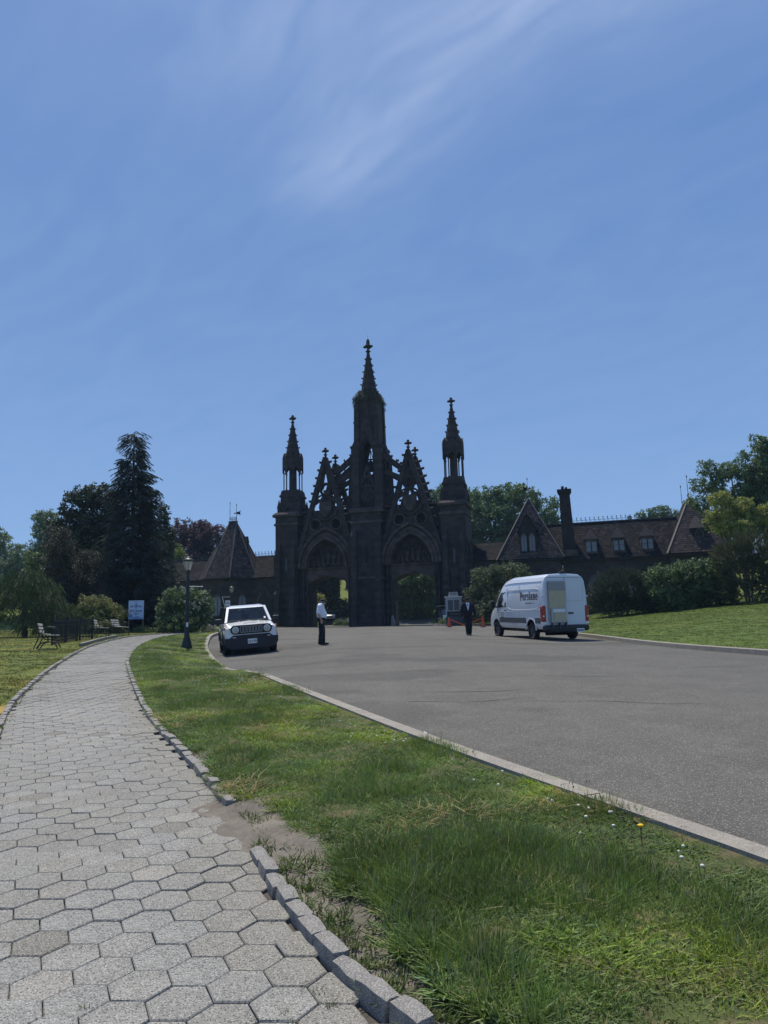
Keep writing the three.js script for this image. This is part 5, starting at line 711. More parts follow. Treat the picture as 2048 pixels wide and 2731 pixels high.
// --- tall spruce
{
  const t = thing('spruce_tree', 'tall dark blue green spruce on the left, higher than the lodge', 'tree', [-17.6, 1.85, -50]), q = rng(901), H = 14.2, tw = [bar([0, -0.4, 0], [-0.35, H * 0.6, 0], 0.28, 0.15, 8), bar([-0.35, H * 0.6, 0], [-0.45, H, 0], 0.15, 0.03, 6)], it = [];
  const reach = (h) => { const s = h / H; return (s < 0.12 ? 1.7 : mixn(2.5, 0.5, Math.pow((s - 0.1) / 0.9, 1.3))) * (0.78 + 0.44 * vnoise(h * 1.3, 4, 7)); };
  for (let h = 0.4; h < H - 0.1; h += 0.17) { const nb = h > H * 0.85 ? 7 : 11, cx = -0.45 * (h / H);
    for (let b = 0; b < nb; b++) { const a = q() * 6.283, L = reach(h) * (0.6 + 0.55 * q()), rise = h > H * 0.8 ? 0.25 : -0.12 - 0.25 * q(), px = (s) => V(cx + Math.cos(a) * L * s, h + L * (rise * s + (h > H * 0.8 ? 0 : 0.28) * s * s), Math.sin(a) * L * s);
      if (L > 0.9 && q() < 0.5) tw.push(bar(px(0), px(0.9), 0.035, 0.01, 4));
      const k = Math.max(3, Math.round(L * 5)); for (let i = 0; i < k; i++) { const s = 0.22 + 0.78 * (i + q()) / k, p = px(s), d = V(Math.cos(a + (q() - 0.5) * 1.5), -0.25 - 0.3 * q(), Math.sin(a + (q() - 0.5) * 1.5)).normalize(), tn = GREEN.blue[Math.floor(q() * 3)], v = 0.75 + 0.5 * q(); it.push([p, new THREE.Quaternion().setFromUnitVectors(V(0, 0, 1), d), 0.42 + 0.3 * q(), [tn[0] * v, tn[1] * v, tn[2] * v]]); } } }
  obj('trunk', tw, M.bark, t); leaves('crown', CL.spray, it, t);
}
// --- weeping tree: a mound of drooping sprays over arching limbs
{
  const t = thing('weeping_tree', 'wide light green weeping tree with hanging branches at far left', 'tree', [-18.1, 1.41, -36]), q = rng(911), limbs = [bar([0, -0.3, 0], [-0.2, 1.8, 0], 0.16, 0.12, 8)], it = [];
  const lobes = [[-0.15, 3.0, 0.9, 0.6], [-1.0, 2.4, 1.1, 0.85], [0.75, 2.2, 0.95, 0.85], [1.55, 1.3, 0.85, 0.8], [-0.3, 1.5, 1.4, 0.8], [2.0, 0.75, 0.6, 0.55], [-2.2, 1.9, 1.2, 0.9], [-2.9, 1.2, 1.3, 0.9], [0.6, 0.9, 1.2, 0.6]];
  lobes.forEach((l, li) => { limbs.push(tube([[-0.2, 1.5, 0], [l[0] * 0.5 - 0.1, l[1] * 0.7 + 0.8, 0.2], [l[0], l[1] + l[3] * 0.7, 0.3], [l[0] * 1.25, l[1] + 0.1, 0.5]], 0.03, 12, 5));
    for (let i = 0; i < 520; i++) { const d = V(q() * 2 - 1, q() * 2 - 0.9, q() * 2 - 1).normalize(), f = fbm(d.x * 2.4 + li * 7, d.y * 2.4 + d.z * 2, 91, 3); if (f < 0.42 && q() < 0.8) continue; const r = (0.5 + 0.5 * Math.sqrt(q())) * (0.6 + 0.8 * f), p = V(l[0] + d.x * r * l[2], l[1] + d.y * r * l[3], d.z * r * l[2]); if (p.y < 0.12) continue; const tn = q() < 0.6 ? GREEN.light[Math.floor(q() * 3)] : GREEN.mid[Math.floor(q() * 3)], v = 0.55 + 0.5 * q(); it.push([p, new THREE.Quaternion().setFromUnitVectors(V(0, 0, 1), V(d.x * 0.8 + (q() - 0.5) * 0.6, -0.9 + 0.5 * (q() - 0.5), d.z * 0.8 + (q() - 0.5) * 0.6).normalize()), 0.26 + 0.2 * q(), [tn[0] * v, tn[1] * v, tn[2] * v]]); } });
  obj('trunk', limbs, M.bark, t); leaves('crown', CL.weep, it, t);
}
// --- yews: dark upright-feathered bushes
function yew(name, label, at, lobes, n, seed, tones, up = 0.5) { const t = thing(name, label, 'shrub', at), q = rng(seed), it = [], g = []; for (const l of lobes) { g.push(bar([l[0] * 0.2, -0.2, 0], [l[0], l[1], 0], 0.06, 0.02)); const k = Math.round(n / lobes.length); for (let i = 0; i < k; i++) { const d = V(q() * 2 - 1, q() * 1.6 - 0.6, q() * 2 - 1).normalize(), r = 0.55 + 0.45 * Math.sqrt(q()), tn = tones[Math.floor(q() * tones.length)], v = 0.7 + 0.55 * q(); it.push([V(l[0] + d.x * r * l[2], Math.max(0.05, l[1] + d.y * r * l[3]), d.z * r * l[2]), new THREE.Quaternion().setFromUnitVectors(V(0, 0, 1), d.clone().add(V(0, up, 0)).normalize()), 0.3 + 0.25 * q(), [tn[0] * v, tn[1] * v, tn[2] * v]]); } } obj('trunk', g, M.bark, t); leaves('crown', CL.yew, it, t); return t; }
yew('yew', 'dark spiky yew at the left end of the hedge behind the van', [15.4, 1.85, -47], [[0.02, 1.86, 1.37, 1.12], [-0.76, 1.26, 1.1, 1.0], [0.86, 1.47, 1.2, 1.24], [-0.44, 0.64, 1.5, 0.62], [0.6, 0.5, 1.4, 0.6]], 2000, 31, GREEN.deep);
yew('yew', 'tall dark yew at the right edge of the hedge', [22.3, 2.42, -44], [[-0.6, 2.7, 1.15, 1.0], [0.61, 3.13, 1.4, 1.2], [-0.03, 1.52, 1.5, 1.39], [1.29, 1.95, 1.2, 1.63], [2.4, 2.6, 1.3, 1.5], [0.5, 0.6, 2.2, 0.7], [2.2, 1.0, 1.4, 1.1]], 3000, 32, [[0.085, 0.105, 0.04], [0.065, 0.085, 0.035], [0.11, 0.12, 0.05]], 0.25);
yew('yew', 'dark low evergreen between the spruce and the white flowered shrub', [-14.6, 1.6, -50], [[0, 1.0, 1.0, 0.9], [0.8, 0.7, 0.8, 0.7], [-0.9, 0.8, 0.9, 0.8]], 900, 33, GREEN.deep);
yew('yew', 'dark evergreen mass under the spruce beside the event sign', [-18.6, 1.7, -49.5], [[0, 1.3, 1.1, 1.3], [1.2, 1.0, 1.0, 1.0], [-1.0, 1.0, 0.9, 1.0]], 1200, 34, GREEN.deep);
// --- low garden plants
function mound(name, label, x, d, r, h, tones, seed, { n = 160, size = 0.09, group, flowers = 0, geo = CL.fine, petal = [0.6, 0.6, 0.55] } = {}) { const t = thing(name, label, 'plant', [x, G(x, -d) + 0.06, -d], 0, group), q = rng(seed), it = []; for (let i = 0; i < n; i++) { const a = q() * 6.283, e = q(), rr = r * Math.sqrt(q()); const y = h * Math.sqrt(Math.max(0, 1 - (rr / r) ** 2)) * (0.35 + 0.65 * e), tn = tones[Math.floor(q() * tones.length)], v = 0.75 + 0.5 * q(); it.push([V(Math.cos(a) * rr, y, Math.sin(a) * rr), randQ(q), size * (0.7 + 0.6 * q()), [tn[0] * v, tn[1] * v, tn[2] * v]]); } leaves('foliage', geo, it, t); if (flowers) { const fl = []; for (let i = 0; i < flowers; i++) { const a = q() * 6.283, rr = r * Math.sqrt(q()) * 0.95; fl.push([V(Math.cos(a) * rr, h * Math.sqrt(Math.max(0, 1 - (rr / r) ** 2)) + 0.05 + 0.1 * q(), Math.sin(a) * rr), randQ(q), 0.06 + 0.04 * q(), petal]); } leaves('blossoms', leafClump(721, 16, 0.4, 0.35), fl, t, M.leafOpaque); } return t; }
const silver = [[0.22, 0.25, 0.2], [0.16, 0.19, 0.14], [0.28, 0.3, 0.25]];
[[-11.4, 46.5, 0.45, 0.35], [-10.9, 49, 0.5, 0.4], [-11.3, 51.5, 0.55, 0.45], [-11.0, 54, 0.5, 0.4], [-11.4, 57, 0.6, 0.45], [-11.6, 60, 0.6, 0.45], [-12.4, 48, 0.6, 0.5]].forEach(([x, d, r, h], i) => mound('silver_plant', ['silvery mound nearest the path crossing, left of the parked car', 'silvery leaved mound second in the kerbside row left of the parked car', 'silvery leaved mound third in the kerbside row behind the parked car', 'silvery leaved mound fourth in the kerbside row behind the parked car', 'silvery leaved mound fifth in the kerbside row towards the gate', 'silvery leaved mound last in the kerbside row towards the gate', 'larger silvery mound set back from the kerbside row'][i], x, d, r, h, silver, 600 + i, { group: 'silvery plants along the kerb', n: 150, flowers: 10 }));
[[-13.8, 45, 0.7, 0.45], [-15.2, 44.6, 0.6, 0.4], [-14.6, 47.5, 0.8, 0.5], [-12.9, 46.3, 0.6, 0.4]].forEach(([x, d, r, h], i) => mound('bed_plant', ['leafy green bed plant right of the event sign', 'leafy green bed plant at the foot of the event sign', 'tall leafy bed plant behind the event sign', 'leafy bed plant below the white flowered shrub'][i], x, d, r, h, GREEN.light, 620 + i, { n: 200, size: 0.12, group: 'green plants in the bed by the event sign' }));
[[4.9, 61, 0.6, 0.5], [6.9, 58.5, 0.7, 0.6], [8.0, 57.3, 0.6, 0.6], [7.6, 60, 0.8, 0.9]].forEach(([x, d, r, h], i) => mound('bed_plant', ['low leafy plant left of the guard booth', 'leafy plant right of the guard booth behind the orange tape', 'leafy plant behind the right traffic cone', 'white flowering plant right of the guard in the dark suit'][i], x, d, r, h, GREEN.light, 640 + i, { n: 200, size: 0.13, flowers: i === 3 ? 26 : 0, group: 'plants around the guard booth' }));
[[-4.6, 90, 0.9, 0.8], [-3.0, 89, 1.0, 0.9], [-1.8, 88.5, 0.9, 0.8], [-6.0, 91, 0.8, 0.7]].forEach(([x, d, r, h], i) => mound('flower_bush', ['white flowering bush in the middle of the left arch', 'white flowering bush right of the middle one in the left arch', 'white flowering bush rightmost in the left arch', 'green bush beside the car in the left arch'][i], x, d, r, h, GREEN.light, 650 + i, { n: 200, size: 0.2, flowers: i < 3 ? 30 : 0, group: 'bushes seen through the left arch' }));
// --- ivy on the shoulders of the gate tower
{ const t = thing('ivy', 'clump of green ivy growing around the foot of the central spire', 'ivy', [GATE_AT[0], GATE_AT[1] + 23, GATE_AT[2]], GATE_TURN), q = rng(77), it = [], st = []; for (let i = 0; i < 620; i++) { const y = 0.7 + 2.3 * Math.pow(q(), 0.6), s = y < 2.1 ? 1.42 : mixn(1.42, 0.8, (y - 2.1) / 1.0), side = Math.floor(q() * 4), u = (q() * 2 - 1) * s, hang = y < 1.6 && Math.abs(u) < 0.7 ? 0 : 1; if (!hang) continue; const p = side === 0 ? V(u, y, s + 0.05) : side === 1 ? V(s + 0.05, y, u) : side === 2 ? V(u, y, -s - 0.05) : V(-s - 0.05, y, u), v = 0.7 + 0.6 * q(); it.push([p.add(V((q() - 0.5) * 0.15, (q() - 0.5) * 0.2, (q() - 0.5) * 0.15)), randQ(q), 0.13 + 0.12 * q(), [0.06 * v, 0.075 * v, 0.03 * v]]); } obj('stem', [bar([1.3, 0, 1.42], [1.2, 2.2, 1.42], 0.04, 0.02), bar([-1.3, 0.3, 1.42], [-1.2, 2.2, 1.42], 0.04, 0.02)], M.bark, t); leaves('leaves', CL.fine, it, t); }
// ---------------------------------------------------------------- vehicles
function loft(st, crease = 0.6) {                                          // st: [{ z, p: [[w, y], ...] }] half profiles from bottom centre to top centre
  const L = [], n = st[0].p.length, full = st.map(({ z, p }) => [...p.map(([w, y]) => [w, y, z]), ...p.slice(1, -1).reverse().map(([w, y]) => [-w, y, z])]), m = full[0].length;
  for (let i = 0; i < st.length - 1; i++) for (let k = 0; k < m; k++) { const j = (k + 1) % m; L.push(...quad(full[i][j], full[i][k], full[i + 1][k], full[i + 1][j])); }
  const cap = (r, flip) => { for (let k = 0; k < n - 1; k++) { const a = r[k], b = r[k + 1], c = k + 1 === n - 1 ? r[k + 1] : r[m - k - 1], d = k === 0 ? r[0] : r[m - k]; const t = [a, b, c, a, c, d]; if (flip) t.reverse(); L.push(...t); } };
  cap(full[0], true); cap(full[full.length - 1], false);
  const clean = []; for (let i = 0; i < L.length; i += 3) { const [a, b, c] = [V(...L[i]), V(...L[i + 1]), V(...L[i + 2])]; if (b.sub(a).cross(c.sub(a)).length() > 1e-8) clean.push(L[i], L[i + 1], L[i + 2]); }
  return toCreasedNormals(tris(clean), crease);
}
function carve(geo, cutters) { let a = new Brush(prep(geo)); a.updateMatrixWorld(); const ev = new Evaluator(); ev.useGroups = false; ev.attributes = ['position', 'normal', 'uv']; for (const c of cutters) { const b = new Brush(prep(c)); b.updateMatrixWorld(); a = ev.evaluate(a, b, SUBTRACTION); }
  geo.computeBoundingBox(); const box = geo.boundingBox.clone().expandByScalar(0.002), src = prep(a.geometry), keep = [], v = V(0, 0, 0);   // drop cutter faces left hanging outside the shell
  for (let i = 0; i < src.attributes.position.count; i += 3) { let ok = true; for (let k = 0; k < 3; k++) if (!box.containsPoint(v.fromBufferAttribute(src.attributes.position, i + k))) ok = false; if (ok) keep.push(i, i + 1, i + 2); }
  const out = new THREE.BufferGeometry(); for (const n of ['position', 'normal', 'uv']) { const s = src.attributes[n], w = s.itemSize, arr = new Float32Array(keep.length * w); keep.forEach((q, j) => { for (let c = 0; c < w; c++) arr[j * w + c] = s.array[q * w + c]; }); out.setAttribute(n, new THREE.BufferAttribute(arr, w)); } return out; }
function wheel(parent, x, y, z, r, w, rimMat = M.silver) {
  const s = Math.sign(x), t = obj('wheel', [lathe([[r * 0.62, -w / 2], [r * 0.93, -w / 2], [r, -w * 0.36], [r, w * 0.36], [r * 0.93, w / 2], [r * 0.62, w / 2], [r * 0.6, 0], [r * 0.62, -w / 2]], 28).rotateZ(-Math.PI / 2)], M.rubber, parent); t.position.set(x, y, z);
  const g = [cy(r * 0.62, r * 0.62, w * 0.5, 24, 0, 0, 0, 0, Math.PI / 2)]; for (let i = 0; i < 5; i++) g.push(bx(0.03, r * 0.52, 0.07, s * w * 0.3, 0, 0).translate(0, r * 0.32, 0).rotateX(i * Math.PI * 0.4)); g.push(cy(r * 0.16, r * 0.16, 0.05, 12, s * w * 0.32, 0, 0, 0, Math.PI / 2)); obj('rim', g, rimMat, t); return t;
}
const rrect = (w, h, r, cx = 0, cyy = 0, n = 4) => { const P = []; for (const [sx, sy, a0] of [[1, 1, 0], [-1, 1, Math.PI / 2], [-1, -1, Math.PI], [1, -1, 1.5 * Math.PI]]) for (let i = 0; i <= n; i++) { const a = a0 + i / n * Math.PI / 2; P.push([cx + sx * (w / 2 - r) + r * Math.cos(a), cyy + sy * (h / 2 - r) + r * Math.sin(a)]); } return P; };
function lettering(text, f, size, depth = 0.004) { const g = new TextGeometry(text, { font: f, size, depth, curveSegments: 3 }); g.computeBoundingBox(); const b = g.boundingBox; g.translate(-(b.min.x + b.max.x) / 2, -(b.min.y + b.max.y) / 2, 0); return g; }

// --- white patrol car facing the camera
{
  const jx = -5.15, jz = -26.5, turn = 16 * D2R, gl = [jx - 0.8, jz], yL = G(jx - 0.8, jz - 0), yR = G(jx + 0.75, jz);
  const car = thing('patrol_car', 'white boxy patrol car with seven slot grille parked by the left kerb', 'car', [jx, (yL + yR) / 2, jz], turn); car.rotation.z = Math.atan2(yR - yL, 1.55); car.rotation.x = 0.04; car.rotation.order = 'YXZ';
  const P = (top, w, sh = 0.02) => [[0, 0.34], [w * 0.88, 0.34], [w * 0.97, 0.44], [w, 0.70], [w * 0.985, 0.92], [w * 0.94, top - 0.06], [w * 0.86, top - 0.005], [0, top + sh]];
  const body = loft([{ z: -2.08, p: P(1.06, 0.80) }, { z: -2.0, p: P(1.08, 0.88) }, { z: -1.2, p: P(1.09, 0.90) }, { z: 0.2, p: P(1.09, 0.90) }, { z: 0.9, p: P(1.10, 0.90, 0.04) }, { z: 1.5, p: P(1.03, 0.895, 0.04) }, { z: 1.82, p: P(1.0, 0.885, 0.03) }, { z: 1.97, p: P(0.98, 0.865, 0.02) }, { z: 2.03, p: P(0.95, 0.83, 0.01) }], 0.5);
  const cut = [-1, 1].flatMap((s) => [1.30, -1.27].map((z) => cy(0.43, 0.43, 0.5, 24, s * 0.85, 0.36, z, 0, Math.PI / 2)));
  const b = obj('body', carve(body, cut), M.carWhite, car);
  obj('hood_crease', [beam([0.34, 1.115, 1.0], [0.30, 1.01, 1.82], 0.03, 0.02), beam([-0.34, 1.115, 1.0], [-0.30, 1.01, 1.82], 0.03, 0.02)], M.carWhite, b);
  for (const s of [-1, 1]) for (const z of [1.30, -1.27]) { obj('wheel_arch', [T(new THREE.TorusGeometry(0.45, 0.035, 6, 20, Math.PI), 0, 0, 0, Math.PI / 2).translate(s * 0.895, 0.36, z)], M.plastic, car); wheel(car, s * 0.79, 0.345, z, 0.345, 0.22); }
  obj('sill', [b0(0.80, 0.905, 0.30, 0.42, -0.86, 0.88), b0(-0.905, -0.80, 0.30, 0.42, -0.86, 0.88)], M.plastic, car);
  obj('underbody', [b0(-0.62, 0.62, 0.24, 0.4, -1.9, 1.8)], M.plastic, car);
  // cabin
  const roof = obj('roof', [toCreasedNormals(merged([hull([[-0.66, 1.575, -1.98], [0.66, 1.575, -1.98], [0.66, 1.575, 0.36], [-0.66, 1.575, 0.36]], [[-0.63, 1.625, -1.92], [0.63, 1.625, -1.92], [0.63, 1.63, 0.22], [-0.63, 1.63, 0.22]]), hull([[-0.63, 1.625, -1.92], [0.63, 1.625, -1.92], [0.63, 1.63, 0.22], [-0.63, 1.63, 0.22]], [[-0.5, 1.665, -1.8], [0.5, 1.665, -1.8], [0.5, 1.668, 0.0], [-0.5, 1.668, 0.0]])]), 0.7)], M.carWhite, car);
  obj('roof_rail', [bar([0.6, 1.665, 0.05], [0.6, 1.665, -1.8], 0.018)], M.plastic, roof); obj('roof_rail', [bar([-0.6, 1.665, 0.05], [-0.6, 1.665, -1.8], 0.018)], M.plastic, roof);
  for (const s of [-1, 1]) { obj('pillar', [beam([s * 0.775, 1.07, 0.98], [s * 0.645, 1.6, 0.33], 0.085, 0.07)], M.carWhite, car); obj('pillar', [beam([s * 0.79, 1.06, -0.25], [s * 0.665, 1.6, -0.3], 0.04, 0.09)], M.plastic, car); obj('pillar', [beam([s * 0.78, 1.06, -1.85], [s * 0.65, 1.6, -1.8], 0.06, 0.28)], M.plastic, car);
    const q = [[s * 0.795, 1.09, 0.85], [s * 0.80, 1.09, -1.72], [s * 0.672, 1.575, -1.7], [s * 0.665, 1.575, 0.32]]; obj('side_window', [tris(s > 0 ? quad(q[0], q[1], q[2], q[3]) : quad(q[3], q[2], q[1], q[0]))], M.sideGlass, car);
    obj('mirror', [toCreasedNormals(rbx(0.24, 0.19, 0.12, 0.04, s * 1.02, 1.14, 0.66), 0.6), beam([s * 0.82, 1.08, 0.68], [s * 0.94, 1.1, 0.67], 0.05, 0.06)], M.plastic, car);
    obj('turn_marker', [bx(0.03, 0.07, 0.16, s * 0.868, 0.93, 1.79, s * 0.25, 0, s * 0.3)], M.amber, car); }
  obj('windscreen', [tris(quad([-0.75, 1.10, 0.99], [0.75, 1.10, 0.99], [0.63, 1.585, 0.36], [-0.63, 1.585, 0.36]))], M.pane, car);
  obj('rear_window', [tris(quad([0.7, 1.12, -1.99], [-0.7, 1.12, -1.99], [-0.6, 1.56, -1.93], [0.6, 1.56, -1.93]))], M.pane, car);
  obj('windscreen_surround', [beam([-0.76, 1.085, 1.0], [0.76, 1.085, 1.0], 0.07, 0.035), beam([-0.3, 1.115, 1.03], [0.35, 1.125, 1.0], 0.02, 0.02), beam([-0.62, 1.11, 1.03], [-0.02, 1.125, 1.0], 0.02, 0.02)], M.plastic, car);
  obj('dashboard', [b0(-0.74, 0.74, 1.06, 1.145, 0.42, 0.9), b0(-0.76, 0.76, 1.055, 1.11, -1.9, 0.42)], M.plastic, car);
  for (const s of [-1, 1]) { const st = obj('front_seat', [rbx(0.5, 0.5, 0.16, 0.06, s * 0.36, 1.2, -0.22, 0, -0.15)], M.trim, car); obj('headrest', [rbx(0.26, 0.17, 0.1, 0.045, s * 0.36, 1.475, -0.28)], M.trim, st); }
  obj('rear_bench', [rbx(1.2, 0.32, 0.16, 0.06, 0, 1.2, -1.1)], M.trim, car); for (const s of [-0.4, 0, 0.4]) obj('rear_headrest', [rbx(0.22, 0.13, 0.09, 0.04, s, 1.4, -1.12)], M.trim, car);
  obj('steering_wheel', [T(new THREE.TorusGeometry(0.17, 0.018, 6, 20), 0.36, 1.18, 0.3, 0, -0.4)], M.plastic, car); obj('rear_view_mirror', [rbx(0.24, 0.07, 0.03, 0.012, 0, 1.5, 0.32)], M.plastic, car); obj('inspection_sticker', [bx(0.06, 0.09, 0.003, 0.6, 1.2, 0.875, 0, -0.92)], M.white, car);
  // front end
  const gr = obj('grille', [ext(poly(rrect(1.38, 0.28, 0.13, 0, 0.865)), 1.97, 2.062, 0.012)], M.plastic, car);
  for (let i = -3; i <= 3; i++) { obj('grille_slot', [ext(poly(rrect(0.084, 0.212, 0.03, i * 0.108, 0.865), [rrect(0.058, 0.186, 0.022, i * 0.108, 0.865).reverse()]), 2.06, 2.075)], M.silver, gr); }
  for (const s of [-1, 1]) { const h = obj('headlight', [T(new THREE.CylinderGeometry(0.118, 0.125, 0.06, 28).rotateX(Math.PI / 2), s * 0.53, 0.865, 2.05)], M.chrome, car); obj('headlight_lens', [T(new THREE.SphereGeometry(0.105, 20, 10).scale(1, 1, 0.3), s * 0.53, 0.865, 2.075)], M.lens, h); obj('headlight_core', [T(new THREE.TorusGeometry(0.045, 0.014, 6, 18), s * 0.53, 0.865, 2.102)], M.silver, h); }
  obj('bumper', [ext(poly([[-0.66, 0.22], [0.66, 0.22], [0.80, 0.30], [0.865, 0.42], [0.875, 0.56], [0.72, 0.565], [0.60, 0.655], [-0.60, 0.655], [-0.72, 0.565], [-0.875, 0.56], [-0.865, 0.42], [-0.80, 0.30]]), 1.62, 2.075, 0.03)], M.plastic, car);
  for (const s of [-1, 1]) obj('fog_lamp', [ext(poly(rrect(0.12, 0.035, 0.015, s * 0.58, 0.61)), 2.07, 2.085)], M.silver, car);
  const np = obj('number_plate', [ext(poly(rrect(0.31, 0.16, 0.01, 0.02, 0.46)), 2.078, 2.09)], M.white, car); obj('plate_number', [lettering('110', sans, 0.075, 0.002).translate(0.08, 0.46, 2.091)], M.plastic, np); obj('plate_print', [bx(0.09, 0.012, 0.002, -0.07, 0.48, 2.091), bx(0.07, 0.012, 0.002, -0.075, 0.455, 2.091), bx(0.11, 0.016, 0.002, -0.06, 0.425, 2.091)], M.trim, np);
  obj('hood_lettering', [T(lettering('PATROL', sans, 0.085, 0.003), 0, 1.063, 1.6, 0, -Math.PI / 2 + 0.14)], M.plastic, car); obj('badge', [T(lettering('Jeep', sans, 0.06, 0.004), 0, 0.975, 1.985, 0, -0.6)], M.trim, car);
}
// --- white delivery van seen from behind left
{
  const turn = Math.PI + 14 * D2R, vx = 6.45, vz = -31.7, van = thing('delivery_van', 'white high roofed delivery van with folded tail lift, seen from behind', 'van', [vx, G(vx, vz), vz], turn); van.rotation.order = 'YXZ'; van.rotation.x = -0.03;
  const top0 = 2.68, prof = [[0, 0.45], [0.90, 0.45], [0.975, 0.58], [1.0, 0.95], [1.0, 1.45], [0.975, 1.95], [0.915, 2.36], [0.83, 2.53], [0.66, 2.64], [0, top0]], P = (top, w = 1, lo = 0.45) => prof.map(([a, y]) => [a * w, lo + (y - 0.45) * (top - lo) / (top0 - 0.45)]);
  const body = loft([{ z: -2.97, p: P(2.60, 0.955) }, { z: -2.93, p: P(2.66, 0.985) }, { z: -2.82, p: P(2.68, 1) }, { z: 0.3, p: P(2.68, 1) }, { z: 0.85, p: P(2.62, 1) }, { z: 1.25, p: P(2.45, 0.995) }, { z: 1.75, p: P(1.95, 0.985) }, { z: 2.1, p: P(1.52, 0.97) }, { z: 2.55, p: P(1.30, 0.94) }, { z: 2.82, p: P(1.08, 0.86) }, { z: 2.93, p: P(0.88, 0.76) }], 0.45);
  const b = obj('body', carve(body, [-1, 1].flatMap((s) => [1.83, -1.83].map((z) => cy(0.44, 0.44, 0.6, 24, s * 0.9, 0.40, z, 0, Math.PI / 2)))), M.vanWhite, van);
  for (const s of [-1, 1]) for (const z of [1.83, -1.83]) { wheel(van, s * 0.86, 0.35, z, 0.35, 0.22, M.trim); }
  obj('underbody', [b0(-0.6, 0.6, 0.3, 0.5, -2.6, 2.4), cy(0.12, 0.12, 0.9, 10, 0.1, 0.3, -2.3, 0, Math.PI / 2)], M.plastic, van);
  for (const s of [-1, 1]) {
    obj('side_strip', [b0(Math.min(s * 0.985, s * 1.022), Math.max(s * 0.985, s * 1.022), 0.68, 0.90, -1.36, 1.36), b0(Math.min(s * 0.985, s * 1.022), Math.max(s * 0.985, s * 1.022), 0.68, 0.90, -2.72, -2.3)], M.trim, van);
    obj('wheel_arch', [T(new THREE.TorusGeometry(0.475, 0.03, 6, 20, Math.PI).scale(1, 1, 0.8), 0, 0, 0, Math.PI / 2).translate(s * 0.985, 0.40, -1.83)], M.vanWhite, van);
    // blank window mouldings and seams
    const X = (y) => s * (y < 1.45 ? 1.002 : mixn(1.002, 0.978, (y - 1.45) / 0.5)); const rail = (pts, r, m, nm) => obj(nm, [tube(pts.map(([z, y]) => [X(y), y, z]), r, 40, 5)], m, van);
    rail([[0.42, 1.34], [0.45, 1.98], [0.38, 2.06], [-0.5, 2.08], [-2.4, 2.08], [-2.62, 2.04], [-2.66, 1.9], [-2.66, 1.4], [-2.6, 1.32], [0.3, 1.28], [0.42, 1.34]], 0.012, M.vanWhite, 'panel_moulding'); rail([[-2.75, 1.22], [0.5, 1.16]], 0.014, M.vanWhite, 'waist_moulding'); obj('gutter', [tube([[s * 0.915, 2.37, -2.8], [s * 0.915, 2.37, 0.3], [s * 0.91, 2.31, 0.85]], 0.016, 20, 5)], M.vanWhite, van); rail([[-0.78, 0.92], [-0.78, 2.3]], 0.006, M.trim, 'door_seam'); rail([[0.52, 0.92], [0.52, 2.2]], 0.006, M.trim, 'door_seam'); rail([[1.42, 0.95], [1.66, 1.4]], 0.006, M.trim, 'door_seam');
    const wn = [[s * 1.006, 1.36, 0.62], [s * 1.004, 1.33, 1.75], [s * 0.975, 1.62, 1.62], [s * 0.965, 2.0, 1.2], [s * 0.965, 2.02, 0.66]]; const tri = [wn[0], wn[1], wn[2], wn[0], wn[2], wn[3], wn[0], wn[3], wn[4]]; obj('cab_window', [tris(s < 0 ? tri : tri.slice().reverse())], M.darkGlass, van);
    obj('mirror', [rbx(0.2, 0.36, 0.14, 0.05, s * 1.17, 1.48, 1.72), beam([s * 0.98, 1.36, 1.7], [s * 1.1, 1.38, 1.71], 0.06, 0.06)], M.plastic, van);
    obj('tail_light', [ext(poly(rrect(0.13, 0.62, 0.04, 0, 0)), 0, 0.2, 0.015).translate(s * 0.945, 1.06, -2.99)], M.red, van); obj('tail_light_base', [bx(0.14, 0.09, 0.2, s * 0.945, 0.70, -2.89)], M.white, van);
    for (const y of [0.95, 1.75]) obj('hinge', [bx(0.06, 0.07, 0.1, s * 0.975, y + (s > 0 ? 0.02 : 0), -2.95)], M.vanWhite, van);
    obj('door_handle', [rbx(0.03, 0.04, 0.18, 0.012, s * 1.012, 1.22, s > 0 ? 0.72 : 0.72)], M.plastic, van);
  }
  obj('lettering', [T(lettering('Purslane', font, 0.34, 0.004).scale(0.8, 1, 1), 0.992, 1.80, -1.72, Math.PI / 2, 0, 0)], M.plastic, van, { label: 'large dark shop lettering on the side' });
  obj('small_lettering', [bx(0.004, 0.035, 0.62, 1.004, 1.50, -1.72), bx(0.004, 0.03, 0.12, 1.004, 1.50, -2.2)], M.trim, van); obj('door_lettering', [0, 1, 2].map((i) => bx(0.004, 0.035, 0.42 - 0.06 * i, 1.012, 1.1 - 0.09 * i, 1.05)), M.trim, van);
  // rear
  const gapZ = -2.976; obj('rear_door_seam', [b0(-0.008, 0.008, 0.62, 2.5, gapZ - 0.006, gapZ), b0(-0.83, 0.83, 2.50, 2.512, gapZ - 0.006, gapZ), b0(-0.86, 0.86, 0.615, 0.625, gapZ - 0.006, gapZ)], M.trim, van);
  for (const s of [-1, 1]) obj('rear_door_moulding', [ext(poly(rrect(0.76, 0.85, 0.12, s * 0.43, 2.0), [rrect(0.72, 0.81, 0.1, s * 0.43, 2.0).reverse()]), gapZ - 0.012, gapZ)], M.vanWhite, van);
  obj('rear_handle', [rbx(0.24, 0.06, 0.04, 0.02, -0.22, 1.08, gapZ - 0.02)], M.plastic, van);
  const lift = obj('tail_lift', [b0(0.02, 0.76, 0.78, 2.36, -3.06, -3.0)], M.silver, van, { label: 'folded tail lift with pale worn boards on the left rear door' });
